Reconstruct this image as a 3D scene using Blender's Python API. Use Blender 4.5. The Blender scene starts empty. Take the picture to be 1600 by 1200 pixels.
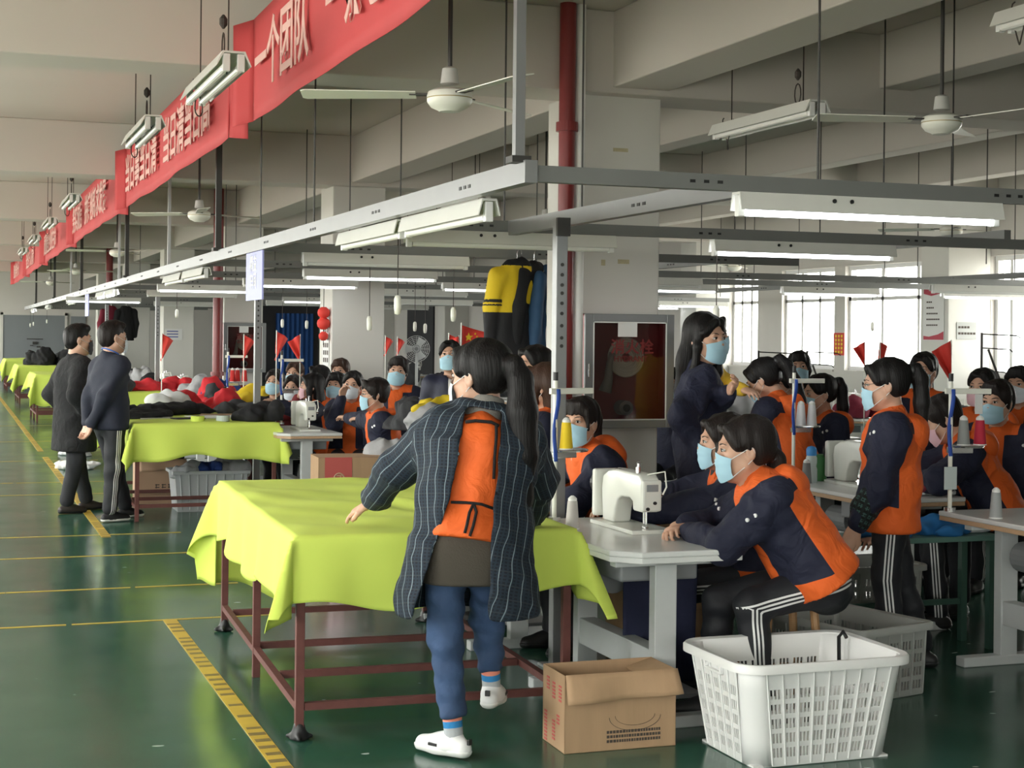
import bpy, math, random
import numpy as np
from mathutils import Vector, Matrix, Euler
PI = math.pi
SC = bpy.context.scene
COL = SC.collection
R = math.radians

# ---------------------------------------------------------------- camera
FPX = 2450.0
YAW = R(19.8)
ROLL = R(0.6)
EYE = 1.63
cam = bpy.data.cameras.new('camera')
cam.sensor_width = 36.0
cam.lens = FPX / 1600 * 36.0
cam.shift_y = -0.0475
cam.clip_end = 400
cam_o = bpy.data.objects.new('camera', cam)
COL.objects.link(cam_o)
cam_o.matrix_world = (Matrix.Translation((0, 0, EYE)) @ Matrix.Rotation(-YAW, 4, 'Z')
                      @ Matrix.Rotation(PI / 2, 4, 'X') @ Matrix.Rotation(ROLL, 4, 'Z'))
SC.camera = cam_o

# ---------------------------------------------------------------- daylight and exposure
world = bpy.data.worlds.new('overcast_sky')
SC.world = world
world.use_nodes = True
_bg = world.node_tree.nodes['Background']
_bg.inputs['Color'].default_value = (1.0, 0.97, 0.93, 1)
_bg.inputs['Strength'].default_value = 5.0
_wn, _wl = world.node_tree.nodes, world.node_tree.links
_tc, _sx, _rp = _wn.new('ShaderNodeTexCoord'), _wn.new('ShaderNodeSeparateXYZ'), _wn.new('ShaderNodeValToRGB')
_wl.new(_tc.outputs['Generated'], _sx.inputs[0])
_mr = _wn.new('ShaderNodeMapRange')
_mr.inputs['From Min'].default_value = -1
_wl.new(_sx.outputs['Z'], _mr.inputs['Value'])
_wl.new(_mr.outputs['Result'], _rp.inputs['Fac'])
_e = _rp.color_ramp.elements
_e[0].position, _e[0].color = 0.44, (0.50, 0.46, 0.40, 1)
_e[1].position, _e[1].color = 0.50, (1.0, 0.97, 0.93, 1)
_wl.new(_rp.outputs['Color'], _bg.inputs['Color'])
SC.view_settings.view_transform = 'Standard'
SC.view_settings.look = 'None'
SC.view_settings.gamma = 1
SC.view_settings.use_curve_mapping = False
SC.view_settings.exposure = 1.6
SC.cycles.use_denoising = True
SC.cycles.max_bounces = 7
SC.cycles.diffuse_bounces = 4
SC.cycles.glossy_bounces = 3
SC.cycles.transparent_max_bounces = 12
SC.cycles.sample_clamp_indirect = 6.0
SC.cycles.caustics_reflective = False
SC.cycles.caustics_refractive = False
TUBE_POWER = 3.6


def portal(loc, rot, sx, sy):
    """a light portal filling one window opening: it gives no light of its own"""
    l = bpy.data.lights.new('window_portal', 'AREA')
    l.shape = 'RECTANGLE'
    l.size, l.size_y = sx, sy
    l.cycles.is_portal = True; l.energy = 0
    o = bpy.data.objects.new('window_portal', l)
    COL.objects.link(o)
    o.location, o.rotation_euler = loc, rot
    return o


# ---------------------------------------------------------------- helpers: naming
def tag(o, label=None, cat=None, group=None, kind=None):
    if label: o['label'] = label
    if cat: o['category'] = cat
    if group: o['group'] = group
    if kind: o['kind'] = kind
    return o


def thing(name, label, cat, loc=(0, 0, 0), rz=0.0, group=None, kind=None):
    o = bpy.data.objects.new(name, None)
    o.empty_display_size = 0.1
    COL.objects.link(o)
    o.location = loc
    o.rotation_euler = (0, 0, rz)
    return tag(o, label, cat, group, kind)


def kids(o):
    return KIDS.get(o.name, [])


KIDS = {}


def setp(o, parent):
    o.parent = parent
    KIDS.setdefault(parent.name, []).append(o)


def dup(root, loc=None, rz=None, label=None, group=None, rot=None):
    """a copy of a thing with copies of its parts and sub-parts (mesh data shared)"""
    r = root.copy()
    COL.objects.link(r)
    if loc is not None: r.location = loc
    if rz is not None: r.rotation_euler = (0, 0, rz)
    if rot is not None: r.rotation_euler = rot
    if label: r['label'] = label
    if group: r['group'] = group
    for ch in kids(root):
        c = ch.copy()
        COL.objects.link(c)
        setp(c, r)
        for g in kids(ch):
            d = g.copy()
            COL.objects.link(d)
            setp(d, c)
    return r


# ---------------------------------------------------------------- helpers: materials
MATS = {}


def _nodes(name):
    m = bpy.data.materials.new(name)
    m.use_nodes = True
    nt = m.node_tree
    return m, nt, nt.nodes, nt.links, nt.nodes['Principled BSDF']


def mat(name, col, rough=0.5, metal=0.0, bump=0.0, bscale=60.0, var=0.0, vscale=4.0, emit=0.0, sheen=0.0,
        coat=0.0, stretch=None, spec=0.5, detail=3.0):
    if name in MATS: return MATS[name]
    m, nt, N, L, b = _nodes(name)
    c4 = (col[0], col[1], col[2], 1)
    b.inputs['Base Color'].default_value = c4
    b.inputs['Roughness'].default_value = rough
    b.inputs['Metallic'].default_value = metal
    b.inputs['Specular IOR Level'].default_value = spec
    if sheen: b.inputs['Sheen Weight'].default_value = sheen
    if coat: b.inputs['Coat Weight'].default_value = coat
    if emit:
        b.inputs['Emission Color'].default_value = c4
        b.inputs['Emission Strength'].default_value = emit
    if bump or var:
        tc = N.new('ShaderNodeTexCoord')
        src = tc.outputs['Object']
        if stretch:
            mp = N.new('ShaderNodeMapping')
            mp.inputs['Scale'].default_value = stretch
            L.new(src, mp.inputs['Vector'])
            src = mp.outputs['Vector']
    if bump:
        n = N.new('ShaderNodeTexNoise')
        n.inputs['Scale'].default_value = bscale
        n.inputs['Detail'].default_value = detail
        L.new(src, n.inputs['Vector'])
        bp = N.new('ShaderNodeBump')
        bp.inputs['Strength'].default_value = bump
        bp.inputs['Distance'].default_value = 0.01 if not 9 < bscale < 13 else 0.03
        n.inputs['Distortion'].default_value = 0 if not 9 < bscale < 13 else 1.2
        L.new(n.outputs['Fac'], bp.inputs['Height'])
        L.new(bp.outputs['Normal'], b.inputs['Normal'])
    if var:
        n2 = N.new('ShaderNodeTexNoise')
        n2.inputs['Scale'].default_value = vscale
        n2.inputs['Detail'].default_value = 4
        L.new(src, n2.inputs['Vector'])
        mx = N.new('ShaderNodeMix')
        mx.data_type = 'RGBA'
        mx.inputs['A'].default_value = tuple(max(0, x * (1 - var)) for x in col) + (1,)
        mx.inputs['B'].default_value = tuple(min(1, x * (1 + var)) for x in col) + (1,)
        L.new(n2.outputs['Fac'], mx.inputs['Factor'])
        L.new(mx.outputs['Result'], b.inputs['Base Color'])
    MATS[name] = m
    return m


def srgb(r, g, b):
    f = lambda v: (v / 255 / 12.92) if v <= 10 else ((v / 255 + 0.055) / 1.055) ** 2.4
    return (f(r), f(g), f(b))


def mat_attr(name, cols, attr='pan', rough=0.8, bump=0.25, bscale=90, sheen=0.0, thr=None, bump2=0.0):
    """hard-edged panels: the float attribute of the mesh picks one colour of the list (0..n-1)"""
    if name in MATS: return MATS[name]
    m, nt, N, L, b = _nodes(name)
    at = N.new('ShaderNodeAttribute')
    at.attribute_name = attr
    cr = N.new('ShaderNodeValToRGB')
    cr.color_ramp.interpolation = 'CONSTANT'
    n = len(cols)
    dv = N.new('ShaderNodeMath')
    dv.operation = 'DIVIDE'
    dv.inputs[1].default_value = n
    L.new(at.outputs['Fac'], dv.inputs[0])
    L.new(dv.outputs[0], cr.inputs['Fac'])
    el = cr.color_ramp.elements
    el[0].position = 0
    el[0].color = cols[0] + (1,)
    el[1].position = 1.0 / n
    el[1].color = cols[1] + (1,)
    for i in range(2, n):
        e = el.new(i / n)
        e.color = cols[i] + (1,)
    L.new(cr.outputs['Color'], b.inputs['Base Color'])
    b.inputs['Roughness'].default_value = rough
    if sheen: b.inputs['Sheen Weight'].default_value = sheen
    if bump:
        tc = N.new('ShaderNodeTexCoord')
        nz = N.new('ShaderNodeTexNoise')
        nz.inputs['Scale'].default_value = bscale
        L.new(tc.outputs['Object'], nz.inputs['Vector'])
        bp = N.new('ShaderNodeBump')
        bp.inputs['Strength'].default_value = bump
        bp.inputs['Distance'].default_value = 0.01 if bscale > 15 else 0.03
        nz.inputs['Distortion'].default_value = 0 if bscale > 15 else 1.2
        L.new(nz.outputs['Fac'], bp.inputs['Height'])
        L.new(bp.outputs['Normal'], b.inputs['Normal'])
    MATS[name] = m
    return m


# ---------------------------------------------------------------- helpers: meshes
def mesh_obj(name, V, F, m=None, parent=None, smooth=False, attrs=None, bevel=0.0, bseg=2, autos=None, sub=0):
    me = bpy.data.meshes.new(name)
    me.from_pydata([tuple(map(float, v)) for v in V], [], [tuple(map(int, f)) for f in F])
    return link_mesh(name, me, m, parent, smooth, attrs, bevel, bseg, autos, sub)


def link_mesh(name, me, m=None, parent=None, smooth=False, attrs=None, bevel=0.0, bseg=2, autos=None, sub=0):
    if smooth:
        me.polygons.foreach_set('use_smooth', [True] * len(me.polygons))
    if attrs:
        for k, a in attrs.items():
            at = me.attributes.new(k, 'FLOAT', 'POINT')
            at.data.foreach_set('value', np.asarray(a, dtype=np.float32))
    if m is not None:
        for mm in (m if isinstance(m, (list, tuple)) else [m]):
            me.materials.append(mm)
    me.update()
    o = bpy.data.objects.new(name, me)
    COL.objects.link(o)
    if parent is not None: setp(o, parent)
    if bevel:
        md = o.modifiers.new('bevel', 'BEVEL')
        md.width = bevel
        md.segments = bseg
        md.limit_method = 'ANGLE'
        md.angle_limit = R(40)
    if sub:
        md = o.modifiers.new('sub', 'SUBSURF')
        md.levels = md.render_levels = sub
    if autos is not None:
        md = o.modifiers.new('edges', 'EDGE_SPLIT')
        md.split_angle = R(autos)
    return o


class MB:
    """collects shapes and links them as ONE mesh object"""

    def __init__(s):
        s.V, s.F, s.MI, s.T = [], [], [], Matrix.Identity(4)
        s.mi = 0

    def add(s, V, F):
        n = len(s.V)
        for v in V:
            s.V.append(tuple(s.T @ Vector(v)))
        for f in F:
            s.F.append(tuple(i + n for i in f))
            s.MI.append(s.mi)
        return s

    def box(s, c, d, rot=None):
        x, y, z = d[0] / 2, d[1] / 2, d[2] / 2
        P = [(-x, -y, -z), (x, -y, -z), (x, y, -z), (-x, y, -z), (-x, -y, z), (x, -y, z), (x, y, z), (-x, y, z)]
        if rot is not None:
            Mx = rot if isinstance(rot, Matrix) else Euler(rot).to_matrix()
            P = [Mx @ Vector(p) for p in P]
        P = [(p[0] + c[0], p[1] + c[1], p[2] + c[2]) for p in P]
        return s.add(P, [(0, 3, 2, 1), (4, 5, 6, 7), (0, 1, 5, 4), (1, 2, 6, 5), (2, 3, 7, 6), (3, 0, 4, 7)])

    def bb(s, x0, x1, y0, y1, z0, z1):
        return s.box(((x0 + x1) / 2, (y0 + y1) / 2, (z0 + z1) / 2), (abs(x1 - x0), abs(y1 - y0), abs(z1 - z0)))

    def cyl(s, p0, p1, r0, r1=None, n=12, cap=True):
        r1 = r0 if r1 is None else r1
        p0, p1 = Vector(p0), Vector(p1)
        d = (p1 - p0).normalized()
        u = d.orthogonal().normalized()
        v = d.cross(u)
        P = []
        for p, r in ((p0, r0), (p1, r1)):
            for i in range(n):
                a = 2 * PI * i / n
                P.append(p + (u * math.cos(a) + v * math.sin(a)) * r)
        F = [(i, (i + 1) % n, n + (i + 1) % n, n + i) for i in range(n)]
        if cap:
            F.append(tuple(range(n - 1, -1, -1)))
            F.append(tuple(range(n, 2 * n)))
        return s.add(P, F)

    def tube(s, pts, r, n=8, closed=False):
        pts = [Vector(p) for p in pts]
        rs = r if isinstance(r, (list, tuple)) else [r] * len(pts)
        P, m = [], len(pts)
        u = None
        for i, p in enumerate(pts):
            a = pts[(i - 1) % m] if (closed or i > 0) else p
            b = pts[(i + 1) % m] if (closed or i < m - 1) else p
            d = (b - a)
            d = d.normalized() if d.length > 1e-9 else Vector((0, 0, 1))
            u = d.orthogonal().normalized() if u is None else (u - d * u.dot(d))
            u = u.normalized() if u.length > 1e-6 else d.orthogonal().normalized()
            v = d.cross(u)
            for k in range(n):
                t = 2 * PI * k / n
                P.append(p + (u * math.cos(t) + v * math.sin(t)) * rs[i])
        F = []
        for i in range(m if closed else m - 1):
            j = (i + 1) % m
            for k in range(n):
                F.append((i * n + k, i * n + (k + 1) % n, j * n + (k + 1) % n, j * n + k))
        if not closed:
            F.append(tuple(range(n - 1, -1, -1)))
            F.append(tuple(range((m - 1) * n, m * n)))
        return s.add(P, F)

    def lathe(s, prof, c=(0, 0, 0), n=20, axis='z'):
        P, F = [], []
        for (r, z) in prof:
            for k in range(n):
                a = 2 * PI * k / n
                q = (r * math.cos(a), r * math.sin(a), z)
                if axis == 'y': q = (q[0], q[2], -q[1])
                if axis == 'x': q = (q[2], q[1], -q[0])
                P.append((q[0] + c[0], q[1] + c[1], q[2] + c[2]))
        m = len(prof)
        for i in range(m - 1):
            for k in range(n):
                F.append((i * n + k, i * n + (k + 1) % n, (i + 1) * n + (k + 1) % n, (i + 1) * n + k))
        F.append(tuple(range(n - 1, -1, -1)))
        F.append(tuple(range((m - 1) * n, m * n)))
        return s.add(P, F)

    def prism(s, poly, z0, z1, axis='z'):
        n = len(poly)
        def q(x, y, z):
            return (x, y, z) if axis == 'z' else ((x, z, y) if axis == 'y' else (z, x, y))
        P = [q(x, y, z0) for x, y in poly] + [q(x, y, z1) for x, y in poly]
        F = [(i, (i + 1) % n, n + (i + 1) % n, n + i) for i in range(n)]
        F += [tuple(range(n - 1, -1, -1)), tuple(range(n, 2 * n))]
        return s.add(P, F)

    def grid(s, fn, nu, nv):
        P = [fn(i / nu, j / nv) for j in range(nv + 1) for i in range(nu + 1)]
        F = [(j * (nu + 1) + i, j * (nu + 1) + i + 1, (j + 1) * (nu + 1) + i + 1, (j + 1) * (nu + 1) + i)
             for j in range(nv) for i in range(nu)]
        return s.add(P, F)

    def build(s, name, m=None, parent=None, smooth=False, bevel=0.0, bseg=2, autos=None, sub=0):
        o = mesh_obj(name, s.V, s.F, m, parent, smooth, None, bevel, bseg, autos, sub)
        if isinstance(m, (list, tuple)) and len(m) > 1:
            o.data.polygons.foreach_set('material_index', s.MI)
        return o


def structure(o):
    o['kind'] = 'structure'
    return o


def lettering(name, text, size, m, parent, mtx, ex=0.0, bold=0.0, sx=1.0, align='CENTER', space=1.0):
    """real letters turned into a mesh; mtx places the text plane (x right, y up, z towards the reader)"""
    c = bpy.data.curves.new(name, 'FONT')
    c.body = text
    c.size = size
    c.extrude = ex
    c.offset = bold
    c.align_x = align
    c.align_y = 'CENTER'
    c.resolution_u = 3
    c.space_character = space
    t = bpy.data.objects.new(name, c)
    COL.objects.link(t)
    dg = bpy.context.evaluated_depsgraph_get()
    me = bpy.data.meshes.new_from_object(t.evaluated_get(dg))
    bpy.data.objects.remove(t)
    bpy.data.curves.remove(c)
    me.transform(mtx @ Matrix.Diagonal((sx, 1, 1, 1)))
    me.materials.clear()
    o = link_mesh(name, me, m, parent)
    return o


def frame(o, x, y):
    """matrix with origin o, text x axis, text y axis"""
    x, y = Vector(x).normalized(), Vector(y).normalized()
    z = x.cross(y)
    M = Matrix.Identity(4)
    for i in range(3):
        M[i][0], M[i][1], M[i][2], M[i][3] = x[i], y[i], z[i], o[i]
    return M


# ---------------------------------------------------------------- soft shapes (signed distance + surface nets)
def surface_nets(D, org, h):
    nx, ny, nz = D.shape
    S = D < 0
    c = np.zeros((nx - 1, ny - 1, nz - 1), np.int8)
    for i in (0, 1):
        for j in (0, 1):
            for k in (0, 1):
                c += S[i:nx - 1 + i, j:ny - 1 + j, k:nz - 1 + k]
    act = (c > 0) & (c < 8)
    idx = -np.ones(act.shape, np.int64)
    I = np.argwhere(act)
    idx[act] = np.arange(len(I))
    acc = np.zeros((len(I), 3))
    cnt = np.zeros(len(I))
    E = []
    cs = [(i, j, k) for i in (0, 1) for j in (0, 1) for k in (0, 1)]
    for a in cs:
        for ax in range(3):
            if a[ax] == 0:
                b = list(a)
                b[ax] = 1
                E.append((a, tuple(b)))
    for a, b in E:
        da = D[I[:, 0] + a[0], I[:, 1] + a[1], I[:, 2] + a[2]]
        db = D[I[:, 0] + b[0], I[:, 1] + b[1], I[:, 2] + b[2]]
        mk = (da < 0) != (db < 0)
        t = np.where(mk, da / np.where(mk, da - db, 1), 0)
        for q in range(3):
            acc[:, q] += np.where(mk, a[q] + t * (b[q] - a[q]), 0)
        cnt += mk
    V = (I + acc / cnt[:, None]) * h + org
    F = []
    for ax in range(3):
        u, v = [(1, 2), (2, 0), (0, 1)][ax]
        sl0 = [slice(None)] * 3
        sl1 = [slice(None)] * 3
        sl0[ax] = slice(0, -1)
        sl1[ax] = slice(1, None)
        ch = S[tuple(sl0)] != S[tuple(sl1)]
        P = np.argwhere(ch)
        ok = np.ones(len(P), bool)
        for q in (u, v):
            ok &= (P[:, q] > 0) & (P[:, q] < D.shape[q] - 1)
        P = P[ok]
        if not len(P): continue
        def cell(du, dv):
            Q = P.copy()
            Q[:, u] -= du
            Q[:, v] -= dv
            return idx[Q[:, 0], Q[:, 1], Q[:, 2]]
        q4 = np.stack([cell(1, 1), cell(0, 1), cell(0, 0), cell(1, 0)], 1)
        ins = S[P[:, 0], P[:, 1], P[:, 2]]
        q4[~ins] = q4[~ins][:, ::-1]
        F.append(q4)
    return V, np.concatenate(F) if F else np.zeros((0, 4), int)


def smin(a, b, k):
    if k <= 0: return np.minimum(a, b)
    hh = np.maximum(k - np.abs(a - b), 0) / k
    return np.minimum(a, b) - hh * hh * k * 0.25


def sd_cone(P, a, b, ra, rb, n=None, q=1.0):
    """round cone from a to b; n, q: flattening direction and ratio"""
    a = np.asarray(a, float)
    b = np.asarray(b, float)
    X = P - a
    ba = b - a
    f = 1.0
    if n is not None and q != 1.0:
        n = np.asarray(n, float)
        n = n / np.linalg.norm(n)
        X = X + ((X @ n) * (1 / q - 1))[..., None] * n
        ba = ba + (ba @ n) * (1 / q - 1) * n
        f = 0.5 * (1 + min(q, 1 / q))
    L = ba @ ba
    t = np.clip((X @ ba) / max(L, 1e-12), 0, 1)
    d = np.linalg.norm(X - t[..., None] * ba, axis=-1) - (ra + (rb - ra) * t)
    return d * f


def sd_ell(P, c, r, M=None):
    X = P - np.asarray(c, float)
    if M is not None: X = X @ np.asarray(M, float)
    r = np.asarray(r, float)
    k0 = np.linalg.norm(X / r, axis=-1)
    k1 = np.linalg.norm(X / (r * r), axis=-1)
    return k0 * (k0 - 1.0) / np.maximum(k1, 1e-9)


class Soft:
    def __init__(s):
        s.ops = []
        s.lo = np.full(3, 1e9)
        s.hi = np.full(3, -1e9)

    def _bb(s, p, r):
        p = np.asarray(p, float)
        s.lo = np.minimum(s.lo, p - r)
        s.hi = np.maximum(s.hi, p + r)

    def cone(s, a, b, ra, rb=None, n=None, q=1.0, k=0.03):
        rb = ra if rb is None else rb
        s.ops.append(('u', lambda P: sd_cone(P, a, b, ra, rb, n, q), k))
        s._bb(a, ra * max(1, q) + .02)
        s._bb(b, rb * max(1, q) + .02)
        return s

    def chain(s, pts, rs, n=None, q=1.0, k=0.03):
        for i in range(len(pts) - 1):
            s.cone(pts[i], pts[i + 1], rs[i], rs[i + 1], n, q, k)
        return s

    def ell(s, c, r, M=None, k=0.03):
        s.ops.append(('u', lambda P: sd_ell(P, c, r, M), k))
        s._bb(c, max(r) + .02)
        return s

    def sub(s, fn, k=0.01):
        s.ops.append(('s', fn, k))
        return s

    def cut(s, p, n, k=0.01):
        """keep only the side the normal points away from"""
        p = np.asarray(p, float)
        n = np.asarray(n, float) / np.linalg.norm(n)
        s.ops.append(('i', lambda P: (P - p) @ n, k))
        return s

    def disp(s, fn):
        s.ops.append(('d', fn, 0))
        return s

    def mesh(s, h):
        lo = s.lo - 2 * h
        n = np.ceil((s.hi + 2 * h - lo) / h).astype(int) + 1
        ax = [lo[i] + h * np.arange(n[i]) for i in range(3)]
        P = np.stack(np.meshgrid(*ax, indexing='ij'), -1)
        D = np.full(P.shape[:3], 1e3)
        for t, fn, k in s.ops:
            d = fn(P)
            if t == 'u': D = smin(D, d, k)
            elif t == 's': D = -smin(-D, d, k)
            elif t == 'i': D = -smin(-D, -d, k)
            else: D = D + d
        return surface_nets(D, lo, h)


def waves(seed, amp, f0, f1, n=7, bias=None):
    """gentle cloth ripples: a few sine waves with random directions"""
    rg = np.random.RandomState(seed)
    K = rg.normal(size=(n, 3))
    K /= np.linalg.norm(K, axis=1)[:, None]
    if bias is not None: K = K * np.asarray(bias, float)
    K *= rg.uniform(f0, f1, n)[:, None]
    ph = rg.uniform(0, 6.28, n)
    def fn(P):
        d = 0
        for i in range(n):
            d = d + np.sin(P @ K[i] + ph[i])
        return d * amp / math.sqrt(n)
    return fn


def folds(seed, amp, f0, f1, n=5, bias=None):
    """sharper creases than waves()"""
    rg = np.random.RandomState(seed)
    K = rg.normal(size=(n, 3))
    K /= np.linalg.norm(K, axis=1)[:, None]
    if bias is not None: K = K * np.asarray(bias, float)
    K *= rg.uniform(f0, f1, n)[:, None]
    ph = rg.uniform(0, 6.28, n)
    w = waves(seed + 999, 1.0, f0 * .5, f1 * .6, 4)
    def fn(P):
        d = 0
        b = w(P)
        for i in range(n):
            d = d + (np.abs(np.sin(P @ K[i] + ph[i] + b * 1.1)) - .64)
        return d * amp / math.sqrt(n)
    return fn


def smooth_border(V, F, it=6):
    """evens out the cut edge of an open cloth mesh"""
    E = {}
    for f in F:
        for i in range(len(f)):
            a, b = int(f[i]), int(f[(i + 1) % len(f)])
            k = (min(a, b), max(a, b))
            E[k] = E.get(k, 0) + 1
    nb = {}
    for (a, b), c in E.items():
        if c == 1:
            nb.setdefault(a, []).append(b)
            nb.setdefault(b, []).append(a)
    V = V.copy()
    ids = [a for a in nb if len(nb[a]) == 2]
    if not ids: return V
    A = np.array(ids)
    N1 = np.array([nb[a][0] for a in ids])
    N2 = np.array([nb[a][1] for a in ids])
    for _ in range(it):
        V[A] = .4 * V[A] + .3 * (V[N1] + V[N2])
    return V


def join(parts):
    V, F, n = [], [], 0
    for v, f in parts:
        V.append(v)
        F.append(f + n)
        n += len(v)
    return np.concatenate(V), np.concatenate(F)


def v3(*a): return np.array(a, float)


def at_px(px, py, zc):
    """world point seen at photo pixel (px, py) at depth zc"""
    dx, dy = (px - 800), (py - 600)
    c, s_ = math.cos(ROLL), math.sin(ROLL)
    # undo the roll about the image centre, then the vertical shift
    ux = dx * c + dy * s_
    uy = -dx * s_ + dy * c
    uy += 0.0475 * 1600
    xc, yc = ux / FPX * zc, -uy / FPX * zc
    return v3(xc * math.cos(YAW) + zc * math.sin(YAW), -xc * math.sin(YAW) + zc * math.cos(YAW), EYE + yc)



def on_plane(px, py, Y):
    """world point on the plane y = Y seen at photo pixel (px, py)"""
    d = at_px(px, py, 1.0) - v3(0, 0, EYE)
    return v3(0, 0, EYE) + d * (Y / d[1])


# ================================================================ materials of the room
M_wall = mat('white_wall_paint', (0.62, 0.595, 0.56), 0.75, bump=0.04, bscale=30, var=0.04, vscale=1.2)
M_ceil = mat('ceiling_paint', (0.60, 0.565, 0.525), 0.8, bump=0.03, bscale=20, var=0.04, vscale=0.8)
M_col = mat('column_paint', (0.66, 0.65, 0.61), 0.7, bump=0.05, bscale=25, var=0.05, vscale=1.5)
M_frame = mat('window_frame_white', (0.8, 0.8, 0.8), 0.4)
M_greydoor = mat('grey_door_paint', (0.22, 0.235, 0.25), 0.55, var=0.06, vscale=2)
M_doorshade = mat('doorway_shade', (0.03, 0.03, 0.035), 0.7)  # near-black colour painting the shade inside open doorways
M_steel = mat('galvanised_steel', (0.50, 0.51, 0.51), 0.38, 0.55, bump=0.05, bscale=40, var=0.08, vscale=6)
M_rail = mat('grey_painted_rail', (0.20, 0.205, 0.20), 0.5, 0.25, var=0.08, vscale=5)
M_alu = mat('bright_aluminium', (0.27, 0.275, 0.28), 0.40, 0.45, var=0.06, vscale=8)
M_darksteel = mat('dark_steel', (0.06, 0.058, 0.055), 0.5, 0.5)
M_black = mat('black_plastic', (0.012, 0.012, 0.013), 0.45)
M_redpipe = mat('dark_red_pipe_paint', (0.20, 0.022, 0.022), 0.35, var=0.15, vscale=5)
M_white = mat('white_plastic', (0.78, 0.78, 0.76), 0.4)
M_cream = mat('cream_enamel', (0.80, 0.80, 0.72), 0.35)
M_banner = mat('red_banner_cloth', (0.60, 0.070, 0.078), 0.75, bump=0.12, bscale=7, var=0.08, vscale=3)
M_bantext = mat('pale_pink_print', (0.80, 0.50, 0.46), 0.75)
M_tube_on = mat('lit_tube', (0.93, 0.96, 1.0), 0.3, emit=TUBE_POWER)
M_tube_off = mat('unlit_tube', (0.85, 0.85, 0.82), 0.25)
M_reflector = mat('white_reflector_enamel', (0.70, 0.70, 0.66), 0.35, var=0.06, vscale=8)


def floor_mat():
    m, nt, N, L, b = _nodes('green_epoxy_floor')
    tc = N.new('ShaderNodeTexCoord')
    def noise(sc, det, stretch=None, rough=0.5):
        n = N.new('ShaderNodeTexNoise')
        n.inputs['Scale'].default_value = sc
        n.inputs['Detail'].default_value = det
        n.inputs['Roughness'].default_value = rough
        if stretch:
            mp = N.new('ShaderNodeMapping')
            mp.inputs['Scale'].default_value = stretch
            L.new(tc.outputs['Object'], mp.inputs['Vector'])
            L.new(mp.outputs['Vector'], n.inputs['Vector'])
        else:
            L.new(tc.outputs['Object'], n.inputs['Vector'])
        return n.outputs['Fac']
    def ramp(src, p0, p1, c0=(0, 0, 0, 1), c1=(1, 1, 1, 1)):
        r = N.new('ShaderNodeValToRGB')
        r.color_ramp.elements[0].position = p0
        r.color_ramp.elements[1].position = p1
        r.color_ramp.elements[0].color = c0
        r.color_ramp.elements[1].color = c1
        L.new(src, r.inputs['Fac'])
        return r.outputs['Color']
    base = ramp(noise(0.9, 4), 0.3, 0.7, (0.020, 0.075, 0.047, 1), (0.032, 0.098, 0.066, 1))
    scuff = ramp(noise(2.2, 6, (1.0, 0.45, 1), 0.65), 0.52, 0.74)
    mx = N.new('ShaderNodeMix')
    mx.data_type = 'RGBA'
    mx.inputs['B'].default_value = (0.13, 0.20, 0.17, 1)
    ml = N.new('ShaderNodeMath')
    ml.operation = 'MULTIPLY'
    ml.inputs[1].default_value = 0.55
    L.new(scuff, ml.inputs[0])
    L.new(ml.outputs[0], mx.inputs['Factor'])
    L.new(base, mx.inputs['A'])
    flecks = ramp(noise(16, 1, (0.5, 1, 1)), 0.765, 0.775)
    mx2 = N.new('ShaderNodeMix')
    mx2.data_type = 'RGBA'
    mx2.inputs['B'].default_value = (0.45, 0.5, 0.46, 1)
    L.new(flecks, mx2.inputs['Factor'])
    L.new(mx.outputs['Result'], mx2.inputs['A'])
    L.new(mx2.outputs['Result'], b.inputs['Base Color'])
    rr = N.new('ShaderNodeMapRange')
    rr.inputs['To Min'].default_value = 0.10
    rr.inputs['To Max'].default_value = 0.30
    L.new(noise(1.7, 5), rr.inputs['Value'])
    L.new(rr.outputs['Result'], b.inputs['Roughness'])
    bp = N.new('ShaderNodeBump')
    bp.inputs['Strength'].default_value = 0.05
    bp.inputs['Distance'].default_value = 0.02
    L.new(noise(3.0, 2), bp.inputs['Height'])
    L.new(bp.outputs['Normal'], b.inputs['Normal'])
    return m


M_floor = floor_mat()


def glass_mat():
    m = bpy.data.materials.new('window_glass')
    m.use_nodes = True
    N, L = m.node_tree.nodes, m.node_tree.links
    N.clear()
    out = N.new('ShaderNodeOutputMaterial')
    mix = N.new('ShaderNodeMixShader')
    tr = N.new('ShaderNodeBsdfTransparent')
    tr.inputs['Color'].default_value = (0.95, 0.97, 0.96, 1)
    gl = N.new('ShaderNodeBsdfGlossy')
    gl.inputs['Roughness'].default_value = 0.02
    mix.inputs[0].default_value = 0.06
    L.new(tr.outputs[0], mix.inputs[1])
    L.new(gl.outputs[0], mix.inputs[2])
    L.new(mix.outputs[0], out.inputs['Surface'])
    return m


M_glass = glass_mat()

# ================================================================ room shell
X0, X1, Y0, Y1 = -2.3, 12.7, -6.0, 53.0
CEIL, BEAM = 3.81, 3.26
structure(MB().bb(X0 - .2, X1 + .2, Y0 - .2, Y1 + .2, -0.1, 0).build('floor', M_floor))
structure(MB().bb(X0 - .2, X1 + .2, Y0 - .2, Y1 + .2, CEIL, CEIL + .15).build('ceiling', M_ceil))
BAYS = range(-2, 7)
for k in BAYS:
    y = 9.66 + 7.2 * k
    if y > Y1 - 1: break
    structure(MB().bb(X0, X1, y, y + 0.49, BEAM, CEIL).build('beam_cross', M_ceil, bevel=0.01))
for nm, xa, xb, zb in (('beam_main', 4.18, 4.6, 3.30), ('beam_secondary', 6.25, 6.52, 3.42),
                       ('beam_secondary', 8.45, 8.72, 3.42), ('beam_secondary', 10.6, 10.87, 3.42)):
    structure(MB().bb(xa, xb, Y0, Y1, zb, CEIL).build(nm, M_ceil, bevel=0.01))
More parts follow.
